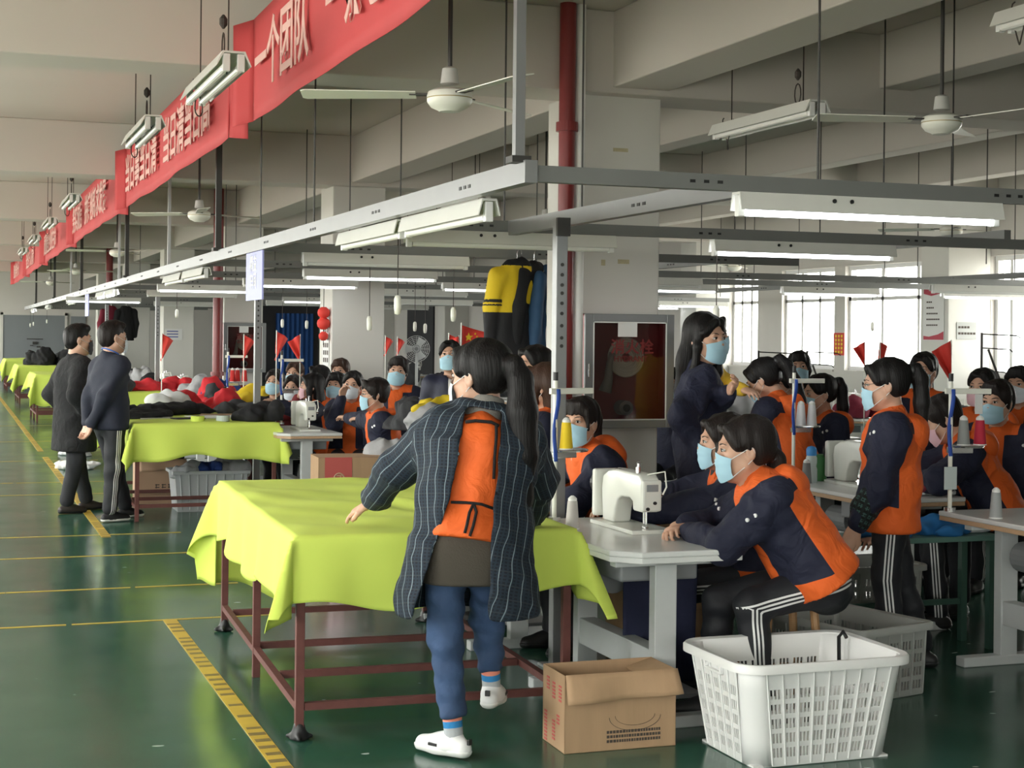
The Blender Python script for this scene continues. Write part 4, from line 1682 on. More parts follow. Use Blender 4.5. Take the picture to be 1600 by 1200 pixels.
# ---------------------------------------------------------------- hydrant cabinets on the columns
def cabinet(loc, label, text=True):
    c = thing('hydrant_cabinet', label, 'cabinet', loc, 0, 'fire hydrant cabinets')
    w, h, d = .64, .76, .20
    b = MB()
    b.bb(-w / 2, -w / 2 + .012, 0, d, 0, h).bb(w / 2 - .012, w / 2, 0, d, 0, h).bb(-w / 2, w / 2, 0, d, 0, .012).bb(-w / 2, w / 2, 0, d, h - .012, h).bb(-w / 2, w / 2, d - .012, d, 0, h)
    b.build('box_shell', mat('red_cabinet_enamel', (.30, .04, .045), .4), c)
    f = MB()
    t = .052
    f.bb(-w / 2 - .005, -w / 2 + t, -.022, 0, 0, h).bb(w / 2 - t, w / 2 + .005, -.022, 0, 0, h).bb(-w / 2 + t, w / 2 - t, -.022, 0, 0, t).bb(-w / 2 + t, w / 2 - t, -.022, 0, h - t, h)
    fr = f.build('door_frame', M_alu, c, bevel=.004)
    MB().bb(-w / 2 + t, w / 2 - t, -.010, -.006, t, h - t).build('door_glass', M_cabglass, fr)
    f = MB()
    for a in (-w / 2 + t, w / 2 - t - .008): f.bb(a, a + .008, -.026, -.02, t, h - t)
    for a in (t, h - t - .008): f.bb(-w / 2 + t, w / 2 - t, -.026, -.02, a, a + .008)
    f.build('glazing_bead', M_white, fr)
    MB().bb(-w / 2 + .016, -w / 2 + .026, -.035, -.02, .34, .43).build('handle', M_metal, fr, bevel=.002)
    # inside: hose reel, red valve, folded hose
    s = MB()
    for r_ in np.linspace(.04, .125, 7):
        s.tube([(.02 + r_ * math.cos(a), .09, .47 + r_ * math.sin(a)) for a in np.linspace(0, 2 * PI, 26)], .011, n=6)
    s.build('coiled_hose', mat('canvas_hose', (.62, .60, .50), .85), c, smooth=True)
    MB().tube([(-.09, .07, .50), (-.11, .07, .42), (-.12, .06, .32), (-.14, .07, .24)], [.02, .022, .03, .045], n=10).build('hose_nozzle', mat('hose_nozzle_grey', (.25, .25, .22), .6), c, smooth=True)
    MB().cyl((.01, .05, .13), (.01, .15, .13), .05, n=20).build('hydrant_valve', M_greypaint, c, autos=40)
    MB().cyl((.01, .044, .13), (.01, .05, .13), .026, n=16).build('valve_mouth', M_black, c)
    MB().bb(-.085, .055, -.0125, -.0105, h - t - .10, h - t - .002).build('paper_notice', M_paper, fr)
    if text:
        lettering('fire_lettering', '消火栓', .105, M_fire, fr, frame((.02, -.0118, .535), (1, 0, 0), (0, 0, 1)), ex=.0005, bold=.002)
        lettering('fire_lettering', 'HYDRANT', .052, M_fire, fr, frame((.01, -.0118, .46), (1, 0, 0), (0, 0, 1)), ex=.0005, bold=.001)
    return c


M_fire = mat('dark_red_lettering', (.16, .012, .012), .5)


def cabglass():
    m = bpy.data.materials.new('cabinet_glass')
    m.use_nodes = True
    N, L = m.node_tree.nodes, m.node_tree.links
    N.clear()
    out, mix = N.new('ShaderNodeOutputMaterial'), N.new('ShaderNodeMixShader')
    tr, gl = N.new('ShaderNodeBsdfTransparent'), N.new('ShaderNodeBsdfGlossy')
    tr.inputs['Color'].default_value = (0.72, 0.70, 0.69, 1)
    gl.inputs['Roughness'].default_value = 0.04
    mix.inputs[0].default_value = 0.05
    L.new(tr.outputs[0], mix.inputs[1])
    L.new(gl.outputs[0], mix.inputs[2])
    L.new(mix.outputs[0], out.inputs['Surface'])
    return m


M_cabglass = cabglass()
cabinet((4.285, 9.595, 1.02), 'red fire hydrant cabinet with aluminium framed glass on the near white column')
cabinet((4.285, 23.99, 1.02), 'small looking fire hydrant cabinet on the far column, behind the blue sign post')

# ---------------------------------------------------------------- posters, signs, stickers
def sheet(name, label, cat, o, x, y, w, h, m, th=.003):
    """a flat board: o centre, x and y its axes"""
    t = thing(name, label, cat, (0, 0, 0))
    M = frame(o, x, y)
    b = MB()
    b.T = M
    b.box((0, 0, th / 2), (w, h, th))
    b.build('board', m, t)
    return t, M


M_postred = mat('poster_red', (.45, .03, .06), .5)
t, M = sheet('notice_board', 'red edged notice on the side of the wall pillar at right', 'notice', (12.045, 17.3, 1.98), (0, -1, 0), (0, 0, 1), .46, .72, M_paper)
b = MB()
b.T = M
b.prism([(-.22, .34), (.22, .34), (.22, .26), (.1, .24), (-.05, .22), (-.22, .25)], .003, .005)
b.build('red_header', M_postred, t)
b = MB()
b.T = M
b.prism([(-.22, -.35), (.22, -.35), (.22, -.24), (.1, -.28), (-.1, -.31), (-.22, -.30)], .003, .005)
b.build('red_footer', M_postred, t)
b = MB()
b.T = M
for i, (w, n_) in enumerate(((.12, 3), (.16, 4), (.24, 6), (.28, 7), (.25, 6))):
    for j in range(n_):
        b.box((-.14 + j * .042, .14 - i * .075, .004), (.03, .02, .002))
b.build('print_line', M_darkprint, t)
t, M = sheet('paper_sign', 'small grey two line sign on the front of the wall pillar at right', 'sign', (12.33, 16.995, 1.75), (1, 0, 0), (0, 0, 1), .30, .22, M_greysign if 'M_greysign' in globals() else mat('grey_sign', (.42, .43, .42), .6))
b = MB()
b.T = M
for i in range(2):
    for j in range(6 if i else 4):
        b.box((-.11 + j * .045, .045 - i * .08, .004), (.035, .028, .002))
b.build('print_line', M_darkprint, t)
t, M = sheet('paper_sign', 'white notice with blue lines on the far column behind the red cones', 'sign', (4.2, 31.395, 1.58), (1, 0, 0), (0, 0, 1), .34, .22, M_paper)
b = MB()
b.T = M
for i in range(3):
    b.box((-.02, .06 - i * .055, .004), (.22, .02, .002))
b.build('print_line', mat('blue_print', (.08, .10, .35), .6), t)
t, M = sheet('poster', 'small red poster with yellow writing between the right windows', 'poster', (12.695, 20.65, 1.55), (0, -1, 0), (0, 0, 1), .30, .34, mat('poster_orange_red', (.60, .05, .03), .6))
b = MB()
b.T = M
for i in range(3):
    for j in range(5):
        b.box((-.08 + i * .08, .12 - j * .06, .004), (.045, .04, .002))
b.build('yellow_print', M_yellow, t)
t, M = sheet('poster', 'pale strip poster with small photos on the column with red lanterns', 'poster', (3.995, 17.25, 1.58), (0, -1, 0), (0, 0, 1), .30, .62, M_paper)
b = MB()
b.T = M
for i in range(3):
    for j in range(7):
        b.box((-.09 + i * .09, .25 - j * .083, .004), (.055, .05, .002))
b.build('photo_square', M_darkprint, t)
for (x, z, w, h, lb) in ((4.30, 2.90, .11, .025, 'upper yellowed strip of tape on the near column'), (4.18, 2.13, .03, .04, 'left scrap of yellowed tape on the near column'),
                         (4.33, 2.14, .085, .03, 'right scrap of yellowed tape on the near column')):
    o = MB().box((0, 0, 0), (w, .002, h)).build('tape_scrap', mat('yellowed_tape', (.48, .43, .27), .6, var=.3, vscale=30), None)
    o.location = (x, 9.799, z)
    tag(o, lb, 'tape')
# red paper lanterns on the column
ln = thing('paper_lantern', 'bunch of red paper lanterns hung on the side of the second column', 'lantern', (3.93, 17.1, 0))
for z, r_ in ((1.86, .07), (1.74, .075), (1.60, .055)):
    MB().lathe([(r_ * .4, z - r_ * .9), (r_ * .9, z - r_ * .45), (r_, z), (r_ * .9, z + r_ * .45), (r_ * .4, z + r_ * .9)], n=16).build('lantern', M_redflag, ln, smooth=True)
MB().cyl((0, 0, 1.5), (0, 0, 2.2), .004, n=6).build('hanging_cord', M_cord, ln)

M_bluesign = mat('pale_blue_sign', (.36, .38, .74), .5)
for (x, y, w, lb) in ((2.04, 11.05, .62, 'pale blue sign hung under the aisle rail, with white characters'), (2.04, 25.2, .62, 'small looking pale blue sign hung far along the aisle rail')):
    t = thing('hanging_sign', lb, 'sign', (x, y, 1.86), 0, 'blue hanging signs')
    MB().bb(-.006, .006, -w / 2, w / 2, 0, .34).build('sign_board', M_bluesign, t)
    lettering('sign_lettering', '精益\n车间', .125, M_paper, t, frame((-.0075, .02, .19), (0, -1, 0), (0, 0, 1)), ex=.0008, bold=.002)
    b = MB()
    for q in (-.2, .2):
        b.cyl((0, q, .34), (0, q, .36), .006, n=6)
    b.build('hook', M_darksteel, t)

# ---------------------------------------------------------------- pull switches
swl = [(622, 476, 8.29, 'pull switch dangling before the second column, largest of its kind'), (578, 505, 11.04, 'pull switch on the second column face, below its lit lamp'),
       (709, 491, 11.04, 'pull switch just left of the hanging yellow and black jacket'), (1120, 491, 8.29, 'pull switch dangling above the long haired woman'),
       (277, 490, 19.29, 'pull switch dangling right of the man in navy'), (442, 505, 19.29, 'pull switch left of the red lanterns, lower one'),
       (74, 502, 44.04, 'pull switch before the grey door, rightmost of three'), (53, 506, 44.04, 'pull switch before the grey door, middle of three'),
       (48, 508, 44.04, 'pull switch before the grey door, leftmost of three'), (480, 507, 19.29, 'pull switch before the blue curtain'),
       (649, 510, 16.54, 'pull switch before the dark doorway, left of the flag'), (1364, 510, 15.4, 'pull switch in front of the right window'),
       (665, 513, 16.54, 'small pull switch right of the dark doorway')]
ME_SW = MB().lathe([(.004, -.055), (.016, -.05), (.02, -.02), (.02, .03), (.014, .048), (.004, .052)], n=14)
for i, (px, py, Y, lb) in enumerate(swl):
    p = on_plane(px, py, Y)
    sw = thing('pull_switch', lb, 'switch', p, 0, 'pull switches')
    MB().cyl((0, 0, .045), (0, 0, ZR - .03 - p[2]), .003, n=6).build('cord', M_cord, sw)
    mesh_obj('switch_body', ME_SW.V, ME_SW.F, M_cream, sw, True)

# ---------------------------------------------------------------- small red pennants on sticks
def pennant(loc, label, rz=0.0, h=.32, s=1.0, drop=False):
    p = thing('pennant', label, 'flag', loc, rz, 'small red pennants')
    MB().cyl((0, 0, 0), (0, 0, h), .005, n=6).build('stick', M_cream, p)
    f = MB()
    L_ = .19 * s
    f.grid(lambda u, v: ((L_ * .62 * u * (1 - v) + .012 * math.sin(u * 6) * u), .02 * math.sin(u * 7 + v * 2), h - .005 - L_ * (v + .35 * u)), 8, 8)
    o = f.build('pennant_cloth', M_redflag, p, smooth=True)
    md = o.modifiers.new('t', 'SOLIDIFY')
    md.thickness = .002
    return p


for px, py, zc, rz, sz, lb in ((1487, 531, 11.6, 2.7, 1.25, 'red pennant before the wall pillar, above the right thread stand'),
                              (1352, 533, 13.4, 2.6, .85, 'left of two red pennants before the window, behind the woman with ponytail'),
                              (1376, 530, 13.4, .5, 1.2, 'right of two red pennants before the window, behind the woman with ponytail'),
                              (433, 516, 14.6, .3, 1.1, 'red pennant on a wooden stick beside the post with the blue sign'),
                              (470, 522, 15.6, 2.7, 1.1, 'red pennant left of the column with the red lanterns'),
                              (254, 520, 17.2, .3, 1.2, 'red pennant by the aluminium post right of the two men'),
                              (603, 524, 15.5, .2, .8, 'red pennant just right of the second column'),
                              (622, 526, 16.5, .2, .8, 'second red pennant right of the second column'),
                              (702, 520, 14.5, .2, .9, 'left of two red pennants above the head of the woman in navy track top'),
                              (718, 524, 14.5, 2.7, .9, 'right of two red pennants above the head of the woman in navy track top'),
                              (382, 522, 16.75, .2, 1.1, 'drooping red pennant on a red stick before the far hydrant cabinet')):
    p = at_px(px, py, zc)
    pennant((p[0], p[1], .0), lb, rz, p[2], sz)
fl = thing('national_flag', 'red flag with yellow stars behind the head of the plaid coat woman', 'flag', (4.0, 12.35, 1.26))
MB().cyl((0, 0, -1.26), (0, 0, .47), .006, n=8).build('staff', M_cream, fl)
f = MB()
f.grid(lambda u, v: (.005 + .36 * u, .02 * math.sin(u * 7), .21 + .24 * v - .10 * u), 14, 6)
o = f.build('flag_cloth', M_redflag, fl, smooth=True)
md = o.modifiers.new('t', 'SOLIDIFY')
md.thickness = .002
st = MB()
def star(cx, cz, r_):
    return [(cx + (r_ if i % 2 == 0 else r_ * .4) * math.cos(PI / 2 + i * PI / 5), cz + (r_ if i % 2 == 0 else r_ * .4) * math.sin(PI / 2 + i * PI / 5)) for i in range(10)]
for cx, cz, r_ in ((.07, .37, .04), (.125, .40, .012), (.14, .375, .012), (.14, .345, .012), (.12, .32, .012)):
    P = star(cx, cz - .02, r_)
    st.prism(P, .02 * math.sin(cx / .36 * 7) - .006, .02 * math.sin(cx / .36 * 7) - .003, axis='y')
st.build('star', M_yellow, fl)

# pedestal fan and thread trees in the background
p = at_px(652, 545, 18.0)
pf = thing('pedestal_fan', 'grey pedestal fan standing deep in the hall, right of the second column', 'fan', (p[0], p[1], 0), R(160))
MB().cyl((0, 0, .03), (0, 0, p[2] - .05), .016, n=10).build('pole', M_legpaint, pf)
MB().lathe([(0, 0), (.2, 0), (.2, .02), (.04, .05), (0, .05)], n=24).build('base', M_greypaint, pf, autos=40)
g = MB()
for r_ in np.linspace(.03, .15, 7):
    g.tube([(r_ * math.cos(a), .05, p[2] + r_ * math.sin(a)) for a in np.linspace(0, 2 * PI, 24)], .003, n=4)
for i in range(16):
    a = i * PI / 8
    g.tube([(.02 * math.cos(a), .06, p[2] + .02 * math.sin(a)), (.15 * math.cos(a), .045, p[2] + .15 * math.sin(a))], .0025, n=4)
g.build('guard', M_legpaint, pf)
MB().cyl((0, -.08, p[2]), (0, .03, p[2]), .05, n=16).build('motor', M_greypaint, pf, autos=40)
for k in range(3):
    a = k * 2 * PI / 3
    b = MB()
    b.T = Matrix.Translation((0, .02, p[2])) @ Matrix.Rotation(a, 4, 'Y')
    b.grid(lambda u, v: (.03 + .10 * u, .02 * (v - .5), (v - .5) * (.05 + .05 * u)), 4, 3)
    o = b.build('blade', M_legpaint, pf, smooth=True)
    md = o.modifiers.new('t', 'SOLIDIFY')
    md.thickness = .003
for px, py, zc, lb in ((1535, 520, 12.4, 'black thread tree with bent arms before the right edge window'), (1186, 548, 12.6, 'black thread tree right of the long haired woman, before the window pier'),
                       (1262, 548, 14.2, 'thread tree with two arms before the left part of the right windows')):
    p = at_px(px, py, zc)
    t = thing('thread_tree', lb, 'thread stand', (p[0], p[1], 0), R(-25), 'thread trees')
    MB().cyl((0, 0, 0), (0, 0, p[2]), .010, n=8).build('pole', M_darksteel, t)
    for z, l in ((p[2] - .01, .30), (p[2] - .12, .24), (p[2] - .30, .2)):
        MB().tube([(0, 0, z), (l * .9, 0, z - .01), (l, 0, z - .03)], .005, n=6).build('arm', M_darksteel, t)
    MB().tube([(.05, 0, p[2] - .13), (.16, 0, p[2] - .42)], .009, n=6).build('brace', M_darksteel, t)
    MB().lathe([(0, 0), (.12, 0), (.12, .012), (0, .012)], n=16).build('base', M_darksteel, t)
# ================================================================ people
SKIN = mat('skin', (0.56, 0.33, 0.23), 0.55, bump=0.03, bscale=120, var=0.06, vscale=12)
HAIRS = {}


def hair_mat(name, col):
    return mat('hair_' + name, col, 0.5, bump=0.5, bscale=16, stretch=(9, 9, 0.8), spec=0.22, detail=5)


HAIRS['black'] = hair_mat('black', (0.008, 0.007, 0.007))
HAIRS['dark'] = hair_mat('dark', (0.014, 0.010, 0.009))
HAIRS['brown'] = hair_mat('brown', (0.045, 0.022, 0.014))
M_maskblue = mat('blue_mask', (0.36, 0.57, 0.68), 0.8, bump=0.1, bscale=8, stretch=(1, 1, 12))
M_maskwhite = mat('white_mask', (0.66, 0.72, 0.78), 0.8, bump=0.1, bscale=8, stretch=(1, 1, 12))
M_maskpink = mat('pink_mask', (0.72, 0.45, 0.50), 0.8, bump=0.1, bscale=8, stretch=(1, 1, 12))
M_maskblack = mat('black_mask', (0.02, 0.02, 0.025), 0.7)
MASKS = {'blue': M_maskblue, 'white': M_maskwhite, 'pink': M_maskpink, 'black': M_maskblack}
M_eyewhite = mat('eye_white', (0.7, 0.68, 0.65), 0.3)
M_iris = mat('dark_iris', (0.012, 0.008, 0.006), 0.15)
M_brow = mat('eyebrow_hair', (0.02, 0.014, 0.012), 0.7)
M_lip = mat('lip_skin', (0.42, 0.17, 0.15), 0.5)

NAVY = (0.0065, 0.0085, 0.028)
ORANGE = (0.72, 0.115, 0.012)
M_uniform = mat_attr('navy_orange_jacket', [NAVY, ORANGE], 'pan', 0.8, 0.6, 10)
M_orange = mat('orange_jacket_cloth', ORANGE, 0.75, bump=0.5, bscale=10)
M_navy = mat('navy_jacket_cloth', (0.0075, 0.0095, 0.030), 0.8, bump=0.6, bscale=10)
M_navymatte = mat('navy_suit_cloth', (0.009, 0.012, 0.026), 0.8, bump=0.2, bscale=60)
M_blackcloth = mat('black_cloth', (0.006, 0.006, 0.007), 0.9, bump=0.5, bscale=12)
M_greytrouser = mat('charcoal_trouser_cloth', (0.020, 0.021, 0.025), 0.85, bump=0.2, bscale=40)
M_maroon = mat('maroon_cloth', (0.17, 0.012, 0.020), 0.8, bump=0.25, bscale=40)
M_yellowcloth = mat('mustard_cloth', (0.62, 0.40, 0.03), 0.8, bump=0.2, bscale=30)
M_lilac = mat('lilac_shirt_cloth', (0.42, 0.33, 0.40), 0.8, bump=0.2, bscale=40)
M_greyknit = mat('grey_knit', (0.20, 0.19, 0.17), 0.9, bump=0.3, bscale=150)
M_snap = mat('white_snap', (0.78, 0.78, 0.78), 0.3)
M_greyjkt = mat('grey_jacket_cloth', (0.16, 0.17, 0.18), 0.8, bump=0.2, bscale=40)


def jeans_mat():
    m = mat('blue_denim', (0.034, 0.068, 0.150), 0.8, bump=0.35, bscale=45, var=0.45, vscale=7)
    return m


M_denim = jeans_mat()


def stripe_mat(name, base, stripe):
    """trousers with three side stripes, from the attributes fwd and outw of the mesh"""
    m, nt, N, L, b = _nodes(name)
    a = N.new('ShaderNodeAttribute')
    a.attribute_name = 'fwd'
    o = N.new('ShaderNodeAttribute')
    o.attribute_name = 'outw'
    def mth(op, x, y=None):
        n = N.new('ShaderNodeMath')
        n.operation = op
        if isinstance(x, float): n.inputs[0].default_value = x
        else: L.new(x, n.inputs[0])
        if y is not None:
            if isinstance(y, float): n.inputs[1].default_value = y
            else: L.new(y, n.inputs[1])
        return n.outputs[0]
    f = a.outputs['Fac']
    t = mth('FRACT', mth('DIVIDE', mth('ADD', f, 0.0255), 0.017))
    s = mth('LESS_THAN', t, 0.5)
    inr = mth('LESS_THAN', mth('ABSOLUTE', mth('ADD', f, 0.0)), 0.0255)
    s = mth('MULTIPLY', mth('MULTIPLY', s, inr), mth('GREATER_THAN', o.outputs['Fac'], 0.02))
    mx = N.new('ShaderNodeMix')
    mx.data_type = 'RGBA'
    mx.inputs['A'].default_value = base + (1,)
    mx.inputs['B'].default_value = stripe + (1,)
    L.new(s, mx.inputs['Factor'])
    L.new(mx.outputs['Result'], b.inputs['Base Color'])
    b.inputs['Roughness'].default_value = 0.7
    tc = N.new('ShaderNodeTexCoord')
    nz = N.new('ShaderNodeTexNoise')
    nz.inputs['Scale'].default_value = 30
    L.new(tc.outputs['Object'], nz.inputs['Vector'])
    bp = N.new('ShaderNodeBump')
    bp.inputs['Strength'].default_value = .25
    bp.inputs['Distance'].default_value = .01
    L.new(nz.outputs['Fac'], bp.inputs['Height'])
    L.new(bp.outputs['Normal'], b.inputs['Normal'])
    return m


M_stripe = stripe_mat('black_striped_trousers', (0.008, 0.009, 0.013), (0.72, 0.72, 0.72))


def plaid_mat(name, base, line1, line2, pu, pv, wu, wv):
    """woven check along the attributes pu (around) and pv (along)"""
    m, nt, N, L, b = _nodes(name)
    def at(nm):
        n = N.new('ShaderNodeAttribute')
        n.attribute_name = nm
        return n.outputs['Fac']
    def mth(op, x, y=None):
        n = N.new('ShaderNodeMath')
        n.operation = op
        L.new(x, n.inputs[0])
        if y is not None:
            if isinstance(y, float): n.inputs[1].default_value = y
            else: L.new(y, n.inputs[1])
        return n.outputs[0]
    def lines(src, period, width):
        return mth('LESS_THAN', mth('FRACT', mth('DIVIDE', mth('ADD', src, 10.0), period)), width)
    def mix(fac, A, B):
        n = N.new('ShaderNodeMix')
        n.data_type = 'RGBA'
        L.new(fac, n.inputs['Factor'])
        if isinstance(A, tuple): n.inputs['A'].default_value = A + (1,)
        else: L.new(A, n.inputs['A'])
        n.inputs['B'].default_value = B + (1,)
        return n.outputs['Result']
    u, v = at('pu'), at('pv')
    fine = mth('MAXIMUM', lines(u, .013, .42), lines(v, .013, .42))
    c = mix(fine, base, line2)
    c = mix(lines(v, pv, wv), c, tuple(x * .16 for x in line1)) if wv > 0 else c
    c = mix(lines(u, pu, wu), c, line1)
    L.new(c, b.inputs['Base Color'])
    b.inputs['Roughness'].default_value = .85
    return m


M_plaid = plaid_mat('navy_plaid_cloth', (0.004, 0.007, 0.015), (0.17, 0.22, 0.25), (0.010, 0.020, 0.034), .034, .052, .075, .05)
M_greenplaid = plaid_mat('green_plaid_sleeve', (0.006, 0.012, 0.012), (0.006, 0.010, 0.010), (0.035, 0.085, 0.075), .032, .032, .4, .4)


# ---------------------------------------------------------------- head (built once, face towards +y)
def head_mesh(h):
    s = Soft()
    s.ell((0, -.012, .03), (.074, .092, .082))
    s.ell((0, .022, -.035), (.060, .064, .082), k=.03)
    s.cone((0, .045, -.083), (0, .060, -.092), .032, .026, k=.03)
    for q in (-1, 1):
        s.ell((q * .037, .052, -.028), (.026, .026, .026), k=.03)
        s.cone((q * .055, .01, -.055), (q * .025, .05, -.088), .022, .020, k=.03)
    s.cone((-.034, .079, .024), (.034, .079, .024), .011, k=.02)
    for q in (-1, 1):
        s.sub(lambda P, q=q: sd_ell(P, (q * .031, .099, .007), (.018, .014, .010)), k=.016)
    s.cone((0, .083, .014), (0, .103, -.024), .009, .012, k=.012)
    for q in (-1, 1):
        s.ell((q * .011, .094, -.030), (.009, .010, .008), k=.008)
    s.ell((0, .089, -.058), (.022, .010, .007), k=.008)
    s.ell((0, .087, -.069), (.019, .011, .008), k=.008)
    s.cone((0, -.018, -.07), (0, -.030, -.20), .052, .056, k=.03)
    for q in (-1, 1):
        s.ell((q * .077, -.010, -.008), (.009, .019, .031), k=.008)
        s.sub(lambda P, q=q: sd_ell(P, (q * .086, -.006, -.004), (.006, .010, .017)), k=.006)
    return s.mesh(h)


def eyes_mesh():
    out = []
    for q in (-1, 1):
        s = Soft()
        s.ell((q * .031, .083, .0075), (.0135, .0095, .0062))
        out.append(s.mesh(.0022))
    return out


HEAD = {.005: head_mesh(.005), .008: head_mesh(.008)}
_eyes = eyes_mesh()
EYE_ME = []
for q, (V, F) in zip((-1, 1), _eyes):
    me = bpy.data.meshes.new('eye')
    me.from_pydata(V.tolist(), [], F.tolist())
    me.materials.append(M_eyewhite)
    me.polygons.foreach_set('use_smooth', [True] * len(me.polygons))
    EYE_ME.append(me)


def _mk(name, mb, m, smooth=True):
    me = bpy.data.meshes.new(name)
    me.from_pydata(mb.V, [], mb.F)
    me.materials.append(m)
    if smooth: me.polygons.foreach_set('use_smooth', [True] * len(me.polygons))
    return me


IRIS_ME, BROW_ME = [], []
for q in (-1, 1):
    b = MB()
    b.lathe([(.0, .0), (.0050, -.0004), (.0060, -.002), (.0060, -.004)], n=14, axis='y')
    b.V = [(v[0] + q * .031, v[1] * 1.0 + .0932 - .004 * abs(0), v[2] + .0075) for v in b.V]
    b.tube([(q * .0175, .0875, .006), (q * .024, .0925, .0125), (q * .031, .0935, .0142), (q * .039, .0905, .012), (q * .046, .084, .007)], [.0008, .0016, .0018, .0016, .0008], n=6)
    IRIS_ME.append(_mk('iris', b, M_iris))
    b = MB()
    b.tube([(q * .014, .0925, .026), (q * .026, .0915, .0305), (q * .038, .085, .031), (q * .050, .074, .0265)], [.0016, .0026, .0024, .001], n=6)
    BROW_ME.append(_mk('eyebrow', b, M_brow))
b = MB()
b.tube([(-.023, .094, -.064), (-.010, .0985, -.0625), (0, .0985, -.0635), (.010, .0985, -.0625), (.023, .094, -.064)], [.002, .0045, .004, .0045, .002], n=8)
b.tube([(-.020, .0935, -.066), (0, .0975, -.071), (.020, .0935, -.066)], [.002, .005, .002], n=8)
LIP_ME = _mk('lips', b, M_lip)


def mask_mesh(col, h=1.0):
    b = MB()
    def fn(u, v):
        t = u * 2 - 1
        th = t * 1.12
        x = .071 * math.sin(th) / math.sin(1.12)
        zc = -.010 - .108 * (1 - v)
        yc = .088 + .024 * math.sin(min(1, (1 - v) * 1.35 + .25) * PI * .62) - .012 * max(0, .25 - v) / .25
        if v > .8: yc += .006 * math.exp(-(t / .3) ** 2)
        y = .026 + (yc - .026) * max(0.0, math.cos(th * 1.05)) ** .75
        y += .0022 * math.sin(v * 20) * (1 - abs(t)) + .002
        z = zc + .012 * abs(t) ** 2 * (1 - v) * 2 - .014 * t * t * v
        if v > .85: z += .010 * math.exp(-(t / .28) ** 2) * (v - .85) / .15
        return (x, y, z)
    b.grid(fn, 26, 16)
    me = _mk('face_mask', b, MASKS[col])
    l = MB()
    for q in (-1, 1):
        e0, e1 = fn(1 if q > 0 else 0, .97), fn(1 if q > 0 else 0, .03)
        l.tube([e0, (q * .079, .005, .004), (q * .083, -.016, .010), (q * .082, -.024, -.010), (q * .079, -.012, -.036), (q * .076, .006, -.052), e1], .0016, n=5)
    le = _mk('ear_loop', l, M_paper)
    return me, le


MASK_ME = {c: mask_mesh(c) for c in MASKS}


